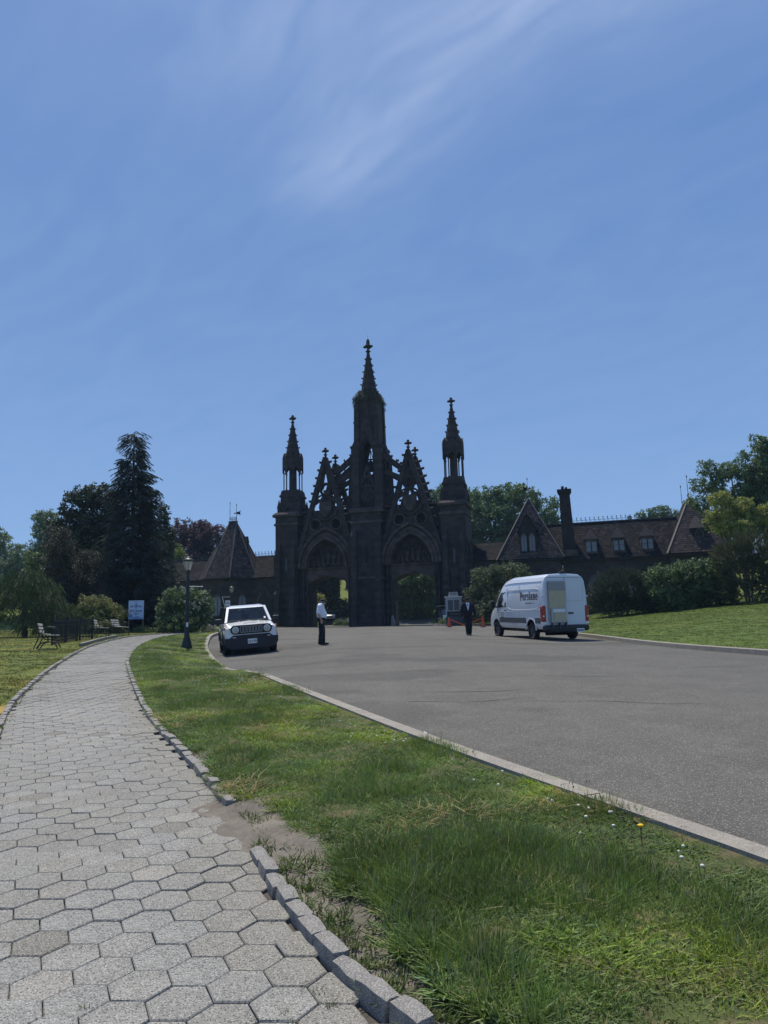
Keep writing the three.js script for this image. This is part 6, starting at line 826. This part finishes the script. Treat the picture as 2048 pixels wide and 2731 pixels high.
  obj('lift_plate', [b0(0.03, 0.75, 1.98, 2.34, -3.08, -3.06)], M.galv, lift); obj('lift_board', [b0(0.03, 0.38, 1.28, 1.975, -3.082, -3.06)], M.board, lift); obj('lift_board', [b0(0.385, 0.75, 1.28, 1.975, -3.085, -3.06)], M.board, lift); obj('lift_frame', [b0(0.05, 0.70, 0.72, 1.27, -3.13, -3.07)], M.silver, lift); obj('lift_board', [b0(0.08, 0.6, 0.78, 1.10, -3.15, -3.13)], M.board, lift); obj('lift_badge', [b0(0.1, 0.62, 1.12, 1.25, -3.15, -3.13)], M.white, lift); obj('lift_arm', [b0(0.02, 0.06, 0.5, 0.8, -3.12, -2.98), b0(0.62, 0.66, 0.5, 0.8, -3.12, -2.98), b0(0.3, 0.34, 0.45, 0.75, -3.12, -2.98)], M.trim, lift);
  obj('bumper', [rbx(1.94, 0.22, 0.3, 0.06, 0, 0.50, -2.94), b0(-0.55, 0.75, 0.36, 0.5, -3.08, -2.95)], M.plastic, van); obj('number_plate', [b0(-0.72, -0.40, 0.32, 0.47, -3.1, -3.085)], M.white, van); obj('plate_band', [b0(-0.70, -0.42, 0.375, 0.42, -3.106, -3.101)], M.trim, van);
  obj('rear_camera', [rbx(0.3, 0.07, 0.12, 0.03, 0, 2.70, -2.86), T(new THREE.SphereGeometry(0.05, 8, 6), 0, 2.75, -2.88)], M.plastic, van);
}
// --- silver car beyond the left arch
{
  const c = thing('car', 'silver car facing the camera beyond the left arch', 'car', [-7.7, G(-7.7, -95) + 0.0, -95], 8 * D2R); c.scale.set(0.92, 0.85, 0.92); const P = (t, w) => [[0, 0.25], [w * 0.9, 0.25], [w, 0.5], [w * 0.96, t - 0.12], [w * 0.8, t], [0, t + 0.02]];
  obj('body', [loft([{ z: -2.2, p: P(0.9, 0.8) }, { z: -1.8, p: P(0.98, 0.88) }, { z: 0.9, p: P(0.95, 0.88) }, { z: 1.9, p: P(0.82, 0.86) }, { z: 2.2, p: P(0.66, 0.76) }])], M.silver, c); obj('cabin', [hull(ringXZ(0.76, 1.5, 0.93, 0, -0.4), ringXZ(0.55, 0.75, 1.42, 0, -0.5))], M.darkGlass, c); obj('roof', [bx(1.12, 0.04, 1.5, 0, 1.44, -0.5)], M.silver, c);
  for (const s of [-1, 1]) { obj('headlight', [rbx(0.3, 0.12, 0.1, 0.04, s * 0.58, 0.66, 2.1)], M.chrome, c); for (const z of [1.35, -1.35]) wheel(c, s * 0.76, 0.31, z, 0.31, 0.2); } obj('grille', [bx(0.8, 0.2, 0.06, 0, 0.5, 2.2)], M.plastic, c);
}
// --- cart with bright front beside the booth
{
  const c = thing('utility_cart', 'small utility cart with bright white front left of the booth', 'cart', [5.35, G(5.35, -66), -66], 0.2);
  obj('body', [rbx(1.1, 0.4, 1.8, 0.1, 0, 0.45, 0)], M.plastic, c); obj('front_panel', [rbx(0.9, 0.3, 0.1, 0.05, 0, 0.72, 0.92)], M.white, c); obj('windscreen', [bx(0.95, 0.6, 0.02, 0, 1.15, 0.75, 0, -0.2)], M.pane, c); obj('canopy', [rbx(1.1, 0.06, 1.6, 0.02, 0, 1.72, 0)], M.trim, c);
  for (const s of [-1, 1]) { for (const z of [0.7, -0.7]) obj('post', [bar([s * 0.5, 0.6, z], [s * 0.5, 1.72, z], 0.02)], M.iron, c); for (const z of [0.6, -0.6]) wheel(c, s * 0.46, 0.22, z, 0.22, 0.16); obj('headlight', [T(new THREE.SphereGeometry(0.08, 10, 8), s * 0.3, 0.72, 0.97)], M.lens, c); } obj('seat', [rbx(0.95, 0.14, 0.45, 0.05, 0, 0.78, -0.15), rbx(0.95, 0.45, 0.1, 0.05, 0, 1.05, -0.4)], M.trim, c);
}

// ---------------------------------------------------------------- people
function handSDF(p, w, dir, side, curl) {                                 // palm and five fingers from the wrist w along dir
  const f = V(...dir).normalize(), s = V(...side).normalize(), n = f.clone().cross(s), at = (a, b, c) => [w[0] + f.x * a + s.x * b + n.x * c, w[1] + f.y * a + s.y * b + n.y * c, w[2] + f.z * a + s.z * b + n.z * c];
  let d = smin(capsule(p, at(0.01, 0.012, 0), at(0.08, 0.028, 0), 0.022, 0.018), capsule(p, at(0.01, -0.012, 0), at(0.08, -0.028, 0), 0.022, 0.018), 0.012);
  [[0.03, 0.07], [0.011, 0.08], [-0.009, 0.075], [-0.029, 0.058]].forEach(([b, l]) => { const k = at(0.085 + l * 0.5, b, curl * l * 0.35), e = at(0.085 + l * 0.9, b, curl * l * 0.95); d = Math.min(d, Math.min(capsule(p, at(0.075, b, 0), k, 0.0095, 0.009), capsule(p, k, e, 0.009, 0.0075))); });
  const t1 = at(0.055, 0.052, curl * 0.012), t2 = at(0.095, 0.058, curl * 0.035); return Math.min(d, Math.min(capsule(p, at(0.015, 0.02, 0), t1, 0.014, 0.011), capsule(p, t1, t2, 0.011, 0.009)));
}
function headSDF(p, y, fwd = 0) { const z = p[2] - fwd, q = [p[0], p[1] - y, z]; let d = ellip(q, [0, 0.03, -0.012], [0.077, 0.098, 0.096]); d = smin(d, ellip(q, [0, -0.045, 0.028], [0.056, 0.068, 0.066]), 0.03); d = smin(d, capsule(q, [0, 0.012, 0.088], [0, -0.022, 0.108], 0.009, 0.014), 0.012); d = smin(d, capsule(q, [-0.03, 0.028, 0.078], [0.03, 0.028, 0.078], 0.01, 0.01), 0.012); for (const s of [-1, 1]) { d = Math.max(d, -ellip(q, [s * 0.03, 0.008, 0.094], [0.015, 0.009, 0.014])); d = smin(d, ellip(q, [s * 0.079, -0.005, -0.008], [0.01, 0.03, 0.018]), 0.006); } d = smin(d, capsule(q, [-0.018, -0.052, 0.086], [0.018, -0.052, 0.086], 0.007, 0.007), 0.008); d = smin(d, capsule(q, [0, -0.06, -0.02], [0, -0.17, -0.03], 0.052, 0.056), 0.03); return d; }
const box3 = (a, b) => [a, b];
function figure(name, label, at, turn, o) {
  const t = thing(name, label, 'person', at, turn), skin = o.skin, arms = o.arms, body = [];
  const headY = o.headY, f = o.headFwd || 0;
  body.push(sdfGeo((x, y, z) => headSDF([x, y, z], headY, f), [-0.11, headY - 0.2, f - 0.13], [0.11, headY + 0.15, f + 0.14], 0.006));
  for (const a of arms) { const lo = [0, 1, 2].map((i) => Math.min(a.elbow[i], a.wrist[i]) - 0.07), hi = [0, 1, 2].map((i) => Math.max(a.elbow[i], a.wrist[i]) + 0.07); body.push(sdfGeo((x, y, z) => capsule([x, y, z], a.elbow, a.wrist, 0.043, 0.029), lo, hi, 0.009)); if (a.hand) { const W = a.wrist, dd = V(...a.dir).normalize(), m = [0, 1, 2].map((i) => Math.min(W[i], W[i] + dd.getComponent(i) * 0.19) - 0.07), M2 = [0, 1, 2].map((i) => Math.max(W[i], W[i] + dd.getComponent(i) * 0.19) + 0.07); body.push(sdfGeo((x, y, z) => handSDF([x, y, z], W, a.dir, a.side, a.curl ?? 0.6), m, M2, 0.005)); } }
  const bm = obj('body', body, skin, t);
  obj('eyes', [-1, 1].map((s) => T(new THREE.SphereGeometry(0.011, 8, 6), s * 0.03, headY + 0.008, f + 0.083)), M.shoe, bm);
  const torso = (p, k = 0) => { let d = ellip(p, [0, 1.30, -0.01], [0.19 + k, 0.24 + k, 0.125 + k]); d = smin(d, ellip(p, [0, 1.06, o.belly * 0.3], [0.165 + k, 0.22 + k, 0.12 + o.belly * 0.45 + k]), 0.10); d = smin(d, capsule(p, [-0.14, 1.43, -0.01], [0.14, 1.43, -0.01], 0.068 + k, 0.068 + k), 0.06); return d; };
  const sleeves = (p, d, k, full) => { for (const a of arms) { d = smin(d, capsule(p, a.shoulder, full ? a.elbow : [0, 1, 2].map((i) => mixn(a.shoulder[i], a.elbow[i], 0.82)), 0.068 + k, (full ? 0.055 : 0.064) + k), 0.035); if (full) d = smin(d, capsule(p, a.elbow, a.wrist, 0.055 + k, 0.046 + k), 0.03); } return d; };
  const hem = o.hem, folds = (p) => 0.005 * Math.sin(p[1] * 38 + p[0] * 14) * Math.sin(p[2] * 20 + p[1] * 9);
  obj(o.topName, [sdfGeo((x, y, z) => { const p = [x, y, z]; let d = sleeves(p, torso(p, o.loose), o.loose * 0.5, o.full) + folds(p); d = Math.max(d, hem - y, y - 1.53); d = Math.max(d, -capsule(p, [0, 1.45, f * 0.5 + 0.0], [0, 1.7, f], 0.062, 0.062)); if (o.open) { const half = 0.085 * clamp((y - 1.12) / 0.36); d = Math.max(d, -Math.max(Math.abs(x) - half, 0.04 - z, 1.12 - y)); } return d; }, [-0.5, 0.7, -0.32], [0.5, 1.58, 0.36], 0.0125)], o.top, t);
  if (o.open) { obj('shirt', [sdfGeo((x, y, z) => { const p = [x, y, z]; return Math.max(torso(p, o.loose - 0.012), 1.02 - y, y - 1.51, Math.abs(x) - 0.13); }, [-0.2, 1.0, -0.2], [0.2, 1.55, 0.3], 0.0125)], M.shirt, t); obj('tie', [ext(poly([[-0.025, 1.0], [0, 0.96], [0.025, 1.0], [0.014, 1.17], [0.022, 1.2], [-0.022, 1.2], [-0.014, 1.17]]), 0, 0.01).translate(0, 0.26, 0.135)], M.navy, t); }
  obj('trousers', [sdfGeo((x, y, z) => { const p = [x, y, z]; let d = ellip(p, [0, 0.93, 0], [0.175, 0.13, 0.13 + o.belly * 0.2]); for (const l of o.legs) { d = smin(d, capsule(p, l.hip, l.knee, 0.108, 0.09), 0.05); d = smin(d, capsule(p, l.knee, l.ankle, 0.09, 0.08), 0.03); } return Math.max(d + folds(p) * 1.2, 0.035 - y, y - 1.02); }, [-0.3, 0.02, -0.3], [0.3, 1.06, 0.34], 0.0125)], o.trouser, t);
  for (const l of o.legs) obj('shoe', [sdfGeo((x, y, z) => { const p = [x, y, z], q = l.toe; return Math.max(smin(capsule(p, [l.ankle[0], 0.05, l.ankle[2] - 0.03], [l.ankle[0] + q[0] * 0.18, 0.04, l.ankle[2] + q[1] * 0.18], 0.046, 0.038), capsule(p, [l.ankle[0], 0.06, l.ankle[2]], [l.ankle[0], 0.1, l.ankle[2]], 0.045, 0.04), 0.03), -y); }, [l.ankle[0] - 0.26, -0.01, l.ankle[2] - 0.12], [l.ankle[0] + 0.26, 0.16, l.ankle[2] + 0.28], 0.008)], M.shoe, t);
  obj('belt', [lathe([[0.172, 1.0], [0.18, 1.0], [0.18, 1.035], [0.172, 1.035]], 24).scale(1, 1, 0.8 + o.belly)], M.shoe, t);
  obj('hair', [sdfGeo((x, y, z) => { const q = [x, y - headY, z - f]; return Math.max(ellip(q, [0, 0.028, -0.02], [0.083, 0.102, 0.098]), z - f - 0.035 - 0.5 * (y - headY), headY - 0.05 - y); }, [-0.1, headY - 0.08, f - 0.14], [0.1, headY + 0.15, f + 0.1], 0.008)], o.hair, t);
  const cap = obj('cap', o.peaked ? [lathe([[0.0, 0.155], [0.06, 0.155], [0.122, 0.135], [0.125, 0.115], [0.094, 0.075], [0.092, 0.045], [0.088, 0.045], [0.0, 0.1]], 24).scale(0.95, 1, 1.12).translate(0, headY, f - 0.005)] : [lathe([[0, 0.142], [0.05, 0.135], [0.082, 0.105], [0.09, 0.05], [0.085, 0.045], [0, 0.1]], 24).scale(0.95, 1, 1.12).translate(0, headY, f - 0.005)], o.capMat, t);
  obj('visor', [ext(poly([[-0.08, 0], [-0.07, 0.06], [-0.035, 0.095], [0, 0.1], [0.035, 0.095], [0.07, 0.06], [0.08, 0]]), 0, 0.008).rotateX(Math.PI / 2 + 0.15).translate(0, headY + 0.062, f + 0.065)], o.capMat, cap);
  return t;
}
figure('person', 'guard in white short sleeved shirt and dark cap standing sideways, hand at pocket', [-2.47, G(-2.47, -27), -27], Math.PI / 2 - 0.05, { skin: M.skin, headY: 1.555, headFwd: 0.055, belly: 0.11, loose: 0.022, hem: 0.99, full: false, top: M.shirt, topName: 'shirt', trouser: M.navy, hair: M.hair, capMat: M.capBlack,
  arms: [{ shoulder: [-0.2, 1.41, -0.02], elbow: [-0.25, 1.13, -0.075], wrist: [-0.225, 0.925, 0.035], hand: true, dir: [0.12, -1, 0.12], side: [0, 0.1, 1], curl: 0.4 }, { shoulder: [0.2, 1.41, -0.02], elbow: [0.25, 1.13, -0.07], wrist: [0.225, 0.925, 0.04], hand: true, dir: [-0.12, -1, 0.12], side: [0, 0.1, 1], curl: -0.4 }],
  legs: [{ hip: [-0.09, 0.9, 0], knee: [-0.1, 0.49, 0.02], ankle: [-0.105, 0.09, -0.03], toe: [-0.15, 1] }, { hip: [0.09, 0.9, 0], knee: [0.095, 0.49, 0.045], ankle: [0.1, 0.09, 0.05], toe: [0.15, 1] }] });
figure('person', 'guard in dark jacket, white shirt and peaked cap walking towards the camera', [3.8, G(3.8, -33.5), -33.5], -0.06, { skin: M.skinDark, headY: 1.60, belly: 0.05, loose: 0.04, hem: 0.78, full: true, open: true, top: M.navy, topName: 'jacket', trouser: M.navy, hair: M.shoe, capMat: M.navy, peaked: true,
  arms: [{ shoulder: [-0.21, 1.42, -0.01], elbow: [-0.31, 1.14, -0.03], wrist: [-0.33, 0.9, 0.05], hand: true, dir: [0.05, -1, 0.12], side: [0, 0.1, 1], curl: 0.6 }, { shoulder: [0.21, 1.42, -0.01], elbow: [0.31, 1.14, -0.06], wrist: [0.31, 0.9, -0.02], hand: true, dir: [-0.05, -1, 0.1], side: [0, 0.1, 1], curl: -0.6 }],
  legs: [{ hip: [-0.09, 0.9, 0], knee: [-0.075, 0.5, 0.05], ankle: [-0.055, 0.09, 0.08], toe: [-0.1, 1] }, { hip: [0.09, 0.9, 0], knee: [0.085, 0.5, 0.03], ankle: [0.06, 0.10, -0.1], toe: [0.12, 1] }] });

// ---------------------------------------------------------------- street furniture
function lampPost(label, x, z, arm) {
  const t = thing('lamp_post', label, 'lamp post', [x, groundAt(x, z) - 0.02, z], 0.1, 'acorn lamp posts'), h = 2.72;
  obj('base', [lathe([[0.20, 0], [0.21, 0.1], [0.17, 0.16], [0.175, 0.24], [0.13, 0.32], [0.14, 0.36], [0.105, 0.42], [0.085, 0.62], [0.075, 0.75], [0.001, 0.75]], 12)], M.green, t); obj('shaft', [lathe([[0.072, 0.74], [0.068, 1.0], [0.058, 2.5], [0.07, 2.55], [0.05, 2.6], [0.052, h], [0.001, h]], 14), ...Array.from({ length: 8 }, (_, i) => bar([0.068 * Math.cos(i * 0.785), 0.76, 0.068 * Math.sin(i * 0.785)], [0.056 * Math.cos(i * 0.785), 2.5, 0.056 * Math.sin(i * 0.785)], 0.008, 0.006, 4))], M.green, t);
  const hd = obj('lantern_base', [lathe([[0.05, h - 0.02], [0.075, h + 0.04], [0.065, h + 0.1], [0.10, h + 0.15], [0.001, h + 0.15]], 16)], M.green, t); obj('globe', [lathe([[0.09, h + 0.15], [0.125, h + 0.25], [0.165, h + 0.38], [0.185, h + 0.47], [0.18, h + 0.5]], 20)], M.lampGlass, hd); obj('cage_rib', Array.from({ length: 6 }, (_, i) => { const a = i * Math.PI / 3 + 0.2, P = (r, y) => [r * Math.cos(a), h + y, r * Math.sin(a)]; return tube([P(0.095, 0.14), P(0.13, 0.25), P(0.17, 0.38), P(0.19, 0.48)], 0.006, 10, 4); }), M.green, hd);
  obj('cap', [lathe([[0.205, h + 0.47], [0.205, h + 0.51], [0.17, h + 0.56], [0.11, h + 0.60], [0.09, h + 0.61], [0.09, h + 0.64], [0.05, h + 0.66], [0.001, h + 0.67]], 20)], M.green, t);
  if (arm) { obj('banner_arm', [bar([0.06, 2.28, 0], [0.52, 2.26, 0], 0.014), T(new THREE.SphereGeometry(0.025, 8, 6), 0.52, 2.26, 0)], M.white, t); obj('sticker', [bx(0.075, 0.16, 0.004, 0.02, 0.88, 0.078, 0.2)], M.white, t); } return t;
}
lampPost('tall dark acorn lamp post on the grass verge beside the path', -7.33, -26.33, true);
lampPost('smaller looking acorn lamp post farther off behind the parked patrol car', -12.35, -57, false);

function bench(label, x, z, turn, len = 1.35) {
  const t = thing('park_bench', label, 'bench', [x, groundAt(x, z), z], turn, 'park benches with hoop arms');
  for (let i = 0; i < 5; i++) obj('seat_slat', [rbx(len, 0.03, 0.07, 0.008, 0, 0.43 + 0.012 * i * (i > 2 ? 1 : 0.4), 0.22 - i * 0.095, 0, 0.08)], M.slat, t); for (let i = 0; i < 3; i++) obj('back_slat', [rbx(len, 0.08, 0.03, 0.008, 0, 0.56 + i * 0.115, -0.255 - 0.03 * i, 0, -0.22)], M.slat, t);
  for (const s of [-1, 1]) { const X = s * (len / 2 - 0.06); obj('end_frame', [tube([[X, 0, -0.42], [X, 0.25, -0.32], [X, 0.5, -0.26], [X, 0.86, -0.36]], 0.02, 16, 5), tube([[X, 0, 0.3], [X, 0.16, 0.22], [X, 0.22, 0.0], [X, 0.16, -0.22], [X, 0, -0.34]], 0.02, 16, 5), bar([X, 0.4, -0.28], [X, 0.4, 0.27], 0.018), bar([X, 0.2, 0], [X, 0.4, 0], 0.018)], M.iron, t); obj('hoop_arm', [T(new THREE.TorusGeometry(0.215, 0.016, 6, 24), X, 0.5, 0.02, Math.PI / 2)], M.iron, t); } return t;
}
bench('single park bench at the left, nearest the camera', -11.35, -24.2, 110 * D2R, 1.3);
bench('park bench to the right of the picket fence, nearer of the far pair', -14.05, -35.4, 106 * D2R, 1.5);
bench('park bench nearest the event sign, farther of the far pair', -13.95, -37.6, 98 * D2R, 1.7);
// dark picket fence panels
function picketPanel(label, x0, d0, x1, d1, n) { const cx = (x0 + x1) / 2, cz = -(d0 + d1) / 2, L = Math.hypot(x1 - x0, d1 - d0), t = thing('picket_fence', label, 'fence', [cx, groundAt(cx, cz) - 0.01, cz], Math.atan2(d1 - d0, x1 - x0), 'dark picket fence panels'); const sl = (G(x1, -d1) - G(x0, -d0)) / L; for (let i = 0; i < n; i++) { const u = -L / 2 + L * (i + 0.5) / n; obj('picket', [bx(0.045, 0.9, 0.022, u, 0.47 + sl * u, 0)], M.fenceDark, t); } for (const y of [0.72, 0.86, 0.14]) obj('rail', [beam([-L / 2, y - sl * L / 2, 0.028], [L / 2, y + sl * L / 2, 0.028], 0.03, y > 0.8 ? 0.08 : 0.05)], M.fenceDark, t); for (const s of [-1, 1]) obj('post', [bx(0.07, 1.02, 0.07, s * L / 2, 0.5 + sl * s * L / 2, 0)], M.fenceDark, t); return t; }
picketPanel('dark picket fence panel behind the nearest bench', -12.56, 27.0, -12.83, 28.7, 11); picketPanel('middle dark picket fence panel, second behind the nearest bench', -12.88, 28.85, -13.15, 30.5, 10); picketPanel('separate dark picket fence panel just left of the far benches', -13.46, 31.5, -13.54, 33.0, 8);
{ const t = thing('stone_edging', 'low line of stone edging in the lawn in front of the fence', 'edging', [-11.6, 0, -30]); let p = null; for (const [x, d] of [[-10.9, 25.6], [-11.3, 27.2], [-11.85, 29.2], [-12.4, 31.4], [-12.85, 33.6], [-13.2, 35.2]]) { if (p) obj('stone', [beam([p[0] + 11.6, groundAt(p[0], -p[1]) + 0.04, 30 - p[1]], [x + 11.6, groundAt(x, -d) + 0.04, 30 - d], 0.12, 0.12)], M.granite, t); p = [x, d]; } }
// event sign
{
  const cv = document.createElement('canvas'); cv.width = 360; cv.height = 464; const c = cv.getContext('2d'); c.fillStyle = '#cfdcf2'; c.fillRect(0, 0, 360, 464); c.fillStyle = '#9fb7df'; c.beginPath(); c.moveTo(0, 300); c.lineTo(90, 360); c.lineTo(140, 420); c.lineTo(210, 380); c.lineTo(360, 440); c.lineTo(360, 464); c.lineTo(0, 464); c.fill(); c.fillStyle = '#7f9bcb'; c.beginPath(); c.ellipse(50, 370, 55, 38, 0.3, 0, 7); c.fill(); c.fillRect(172, 70, 14, 360); c.beginPath(); c.moveTo(100, 455); c.lineTo(180, 410); c.lineTo(270, 455); c.fill(); c.beginPath(); c.ellipse(178, 110, 40, 60, 0, 0, 7); c.globalAlpha = 0.5; c.fill(); c.globalAlpha = 1; c.fillStyle = '#243a6b'; c.textAlign = 'center'; c.font = 'bold 78px serif'; c.fillText('el cielo', 180, 170); c.fillText('del mar', 180, 282); c.fillStyle = '#4a6296'; c.fillRect(110, 24, 140, 9); c.fillRect(100, 314, 160, 9); c.fillRect(125, 330, 110, 7);
  const tx = new THREE.CanvasTexture(cv); tx.colorSpace = THREE.SRGBColorSpace; const t = thing('event_sign', 'pale blue event poster on two wooden posts left of the path', 'sign', [-16.1, groundAt(-16.1, -46), -46], 0.12), y = 3.66 - groundAt(-16.1, -46);
  const face = new THREE.BoxGeometry(0.95, 1.2, 0.02); obj('board', face, M.white, t, { at: [0, y - 0.6, 0] }); const pf = new THREE.PlaneGeometry(0.95, 1.2); obj('poster', pf, mat({ map: tx, roughness: 0.7 }), t, { at: [0, y - 0.6, 0.013], label: 'poster reading el cielo del mar' }); for (const s of [-1, 1]) obj('post', [bx(0.07, y - 0.05, 0.05, s * 0.44, (y - 0.05) / 2, -0.04)], M.post, t);
}
{ const x = -11.7, z = -52, t = thing('sign_stand', 'small white notice on a slanted stand behind the patrol car roof', 'sign', [x, groundAt(x, z), z], 0.1); obj('frame', [beam([-0.25, 2.35, 0], [0.32, 2.35, 0], 0.03, 0.03), beam([-0.25, 2.35, 0], [0.1, 1.2, 0.03], 0.035, 0.035), beam([0.06, 0, -0.02], [0.06, 1.9, -0.02], 0.05, 0.05)], M.white, t); obj('notice', [bx(0.34, 0.5, 0.02, 0.16, 1.85, 0.02)], M.white, t); obj('print', [bx(0.2, 0.03, 0.004, 0.16, 1.95, 0.033), bx(0.24, 0.03, 0.004, 0.16, 1.86, 0.033)], M.trim, t); }
// guard booth
{
  const t = thing('guard_booth', 'small white framed guard booth with air conditioner on top', 'booth', [5.5, G(5.5, -58.6) + 0.02, -58.6], -0.1), B = M.boothBlue;
  obj('base', [rbx(1.42, 0.72, 1.3, 0.02, 0.05, 0.36, 0)], B, t); obj('lower_panel', [b0(-0.6, 0.6, 0.72, 1.14, -0.58, 0.58)], M.iron, t); obj('counter', [b0(-0.3, 0.35, 0.86, 0.98, 0.58, 0.66)], M.trim, t);
  for (const [x, z] of [[-0.6, 0.58], [0.6, 0.58], [-0.6, -0.58], [0.6, -0.58]]) obj('corner_post', [bx(0.09, 1.55, 0.09, x, 1.49, z)], M.boothWhite, t); obj('head_panel', [b0(-0.6, 0.6, 2.1, 2.27, -0.58, 0.58)], M.boothWhite, t); obj('roof', [b0(-0.72, 0.72, 2.27, 2.33, -0.7, 0.72)], M.white, t);
  const fr = obj('window_frame', [b0(-0.52, 0.52, 1.14, 1.19, 0.56, 0.63), b0(-0.52, 0.52, 2.05, 2.1, 0.56, 0.63), b0(-0.52, -0.46, 1.19, 2.05, 0.56, 0.63), b0(0.46, 0.52, 1.19, 2.05, 0.56, 0.63), b0(-0.025, 0.025, 1.19, 2.05, 0.56, 0.64)], M.boothWhite, t); for (const s of [-1, 1]) obj('pane', [bx(0.43, 0.86, 0.012, s * 0.242, 1.62, 0.59)], M.darkGlass, fr); for (const s of [-1, 1]) obj('side_pane', [bx(0.012, 0.9, 1.05, s * 0.6, 1.62, 0)], M.darkGlass, t); obj('rear_panel', [b0(-0.55, 0.55, 1.14, 2.1, -0.6, -0.56)], M.boothWhite, t);
  const ac = obj('air_conditioner', [frustum(0.38, 0.3, 2.36, 0.34, 0.26, 2.70, 0, 0.05)], M.boothWhite, t); obj('grille', [b0(-0.3, 0.3, 2.42, 2.65, 0.33, 0.37)], M.trim, ac); obj('louvre', Array.from({ length: 6 }, (_, i) => b0(-0.29, 0.29, 2.44 + i * 0.035, 2.452 + i * 0.035, 0.37, 0.385)), M.silver, ac);
}
// cones and tape
function cone(label, x, d) { const t = thing('traffic_cone', label, 'traffic cone', [x, G(x, -d), -d], 0.3, 'traffic cones holding the orange tape'); obj('base', [rbx(0.36, 0.04, 0.36, 0.012, 0, 0.02, 0)], M.plastic, t); obj('cone_body', [lathe([[0.15, 0.04], [0.145, 0.06], [0.035, 0.70], [0.02, 0.71], [0.001, 0.71]], 20)], M.orange, t); return t; }
cone('orange traffic cone left of the guard in the dark jacket', 4.5, 52); cone('orange traffic cone between the guard and the van', 6.68, 50);
{ const t = thing('barrier_tape', 'orange tape sagging between the two traffic cones', 'tape', [5.5, G(5.5, -51), -51]), a = [-1.0, 0.60, -1.0], b = [0.02, 0.12, 0], c = [1.18, 0.60, 1.0]; obj('tape', [beam(a, b, 0.012, 0.075), beam(b, c, 0.012, 0.075)], M.orange, t); }
// guard stones at the foot of the gate tower, pole with golden dome behind, litter
for (const [s, t2, label] of [[2.62, 2.2, 'pale rounded guard stone at the left jamb of the right arch'], [2.95, 2.7, 'smaller pale guard stone in front of the right arch']]) { const c = Math.cos(15.3 * D2R), n = Math.sin(15.3 * D2R), x = GATE_AT[0] + c * s - n * t2, z = GATE_AT[2] + n * s + c * t2, k = s < 2.8 ? 1 : 0.6, t = thing('guard_stone', label, 'bollard', [x, G(x, z), z]); obj('stone_body', [lathe([[0.2, 0], [0.19, 0.5], [0.15, 0.85], [0.12, 0.95], [0.1, 1.02], [0.001, 1.05]].map(([r, y]) => [r * k, y * k]), 14)], M.kerb, t); }
{ const t = thing('domed_monument', 'slender stone monument with a golden dome seen through the left gable', 'monument', [-7.65, G(-7.65, -110), -110]), h = 19.6 - G(-7.65, -110); obj('shaft', [cy(0.3, 0.6, h, 12, 0, h / 2, 0), cy(0.5, 0.4, 0.3, 12, 0, h, 0)], M.stoneLight, t); obj('dome', [T(new THREE.SphereGeometry(0.46, 16, 10, 0, 6.3, 0, Math.PI / 2).scale(1, 1.1, 1), 0, h + 0.12, 0)], M.gold, t); }
{ const t = thing('paper_scrap', 'small white scrap of paper on the asphalt near the kerb', 'litter', [0.36, G(0.36, -7.75) + 0.004, -7.75], 0.5); obj('paper', [tris([[-0.05, 0.0, 0.01], [0.02, 0.0, 0.03], [0.01, 0.022, -0.01], [0.02, 0.0, 0.03], [0.06, 0.004, -0.01], [0.01, 0.022, -0.01], [0.01, 0.022, -0.01], [0.06, 0.004, -0.01], [-0.02, 0.002, -0.03], [-0.05, 0, 0.01], [0.01, 0.022, -0.01], [-0.02, 0.002, -0.03]])], M.white, t); }
scene.traverse((o) => { if (o.isMesh) { o.castShadow = true; o.receiveShadow = true; } });
renderer.render(scene, camera);
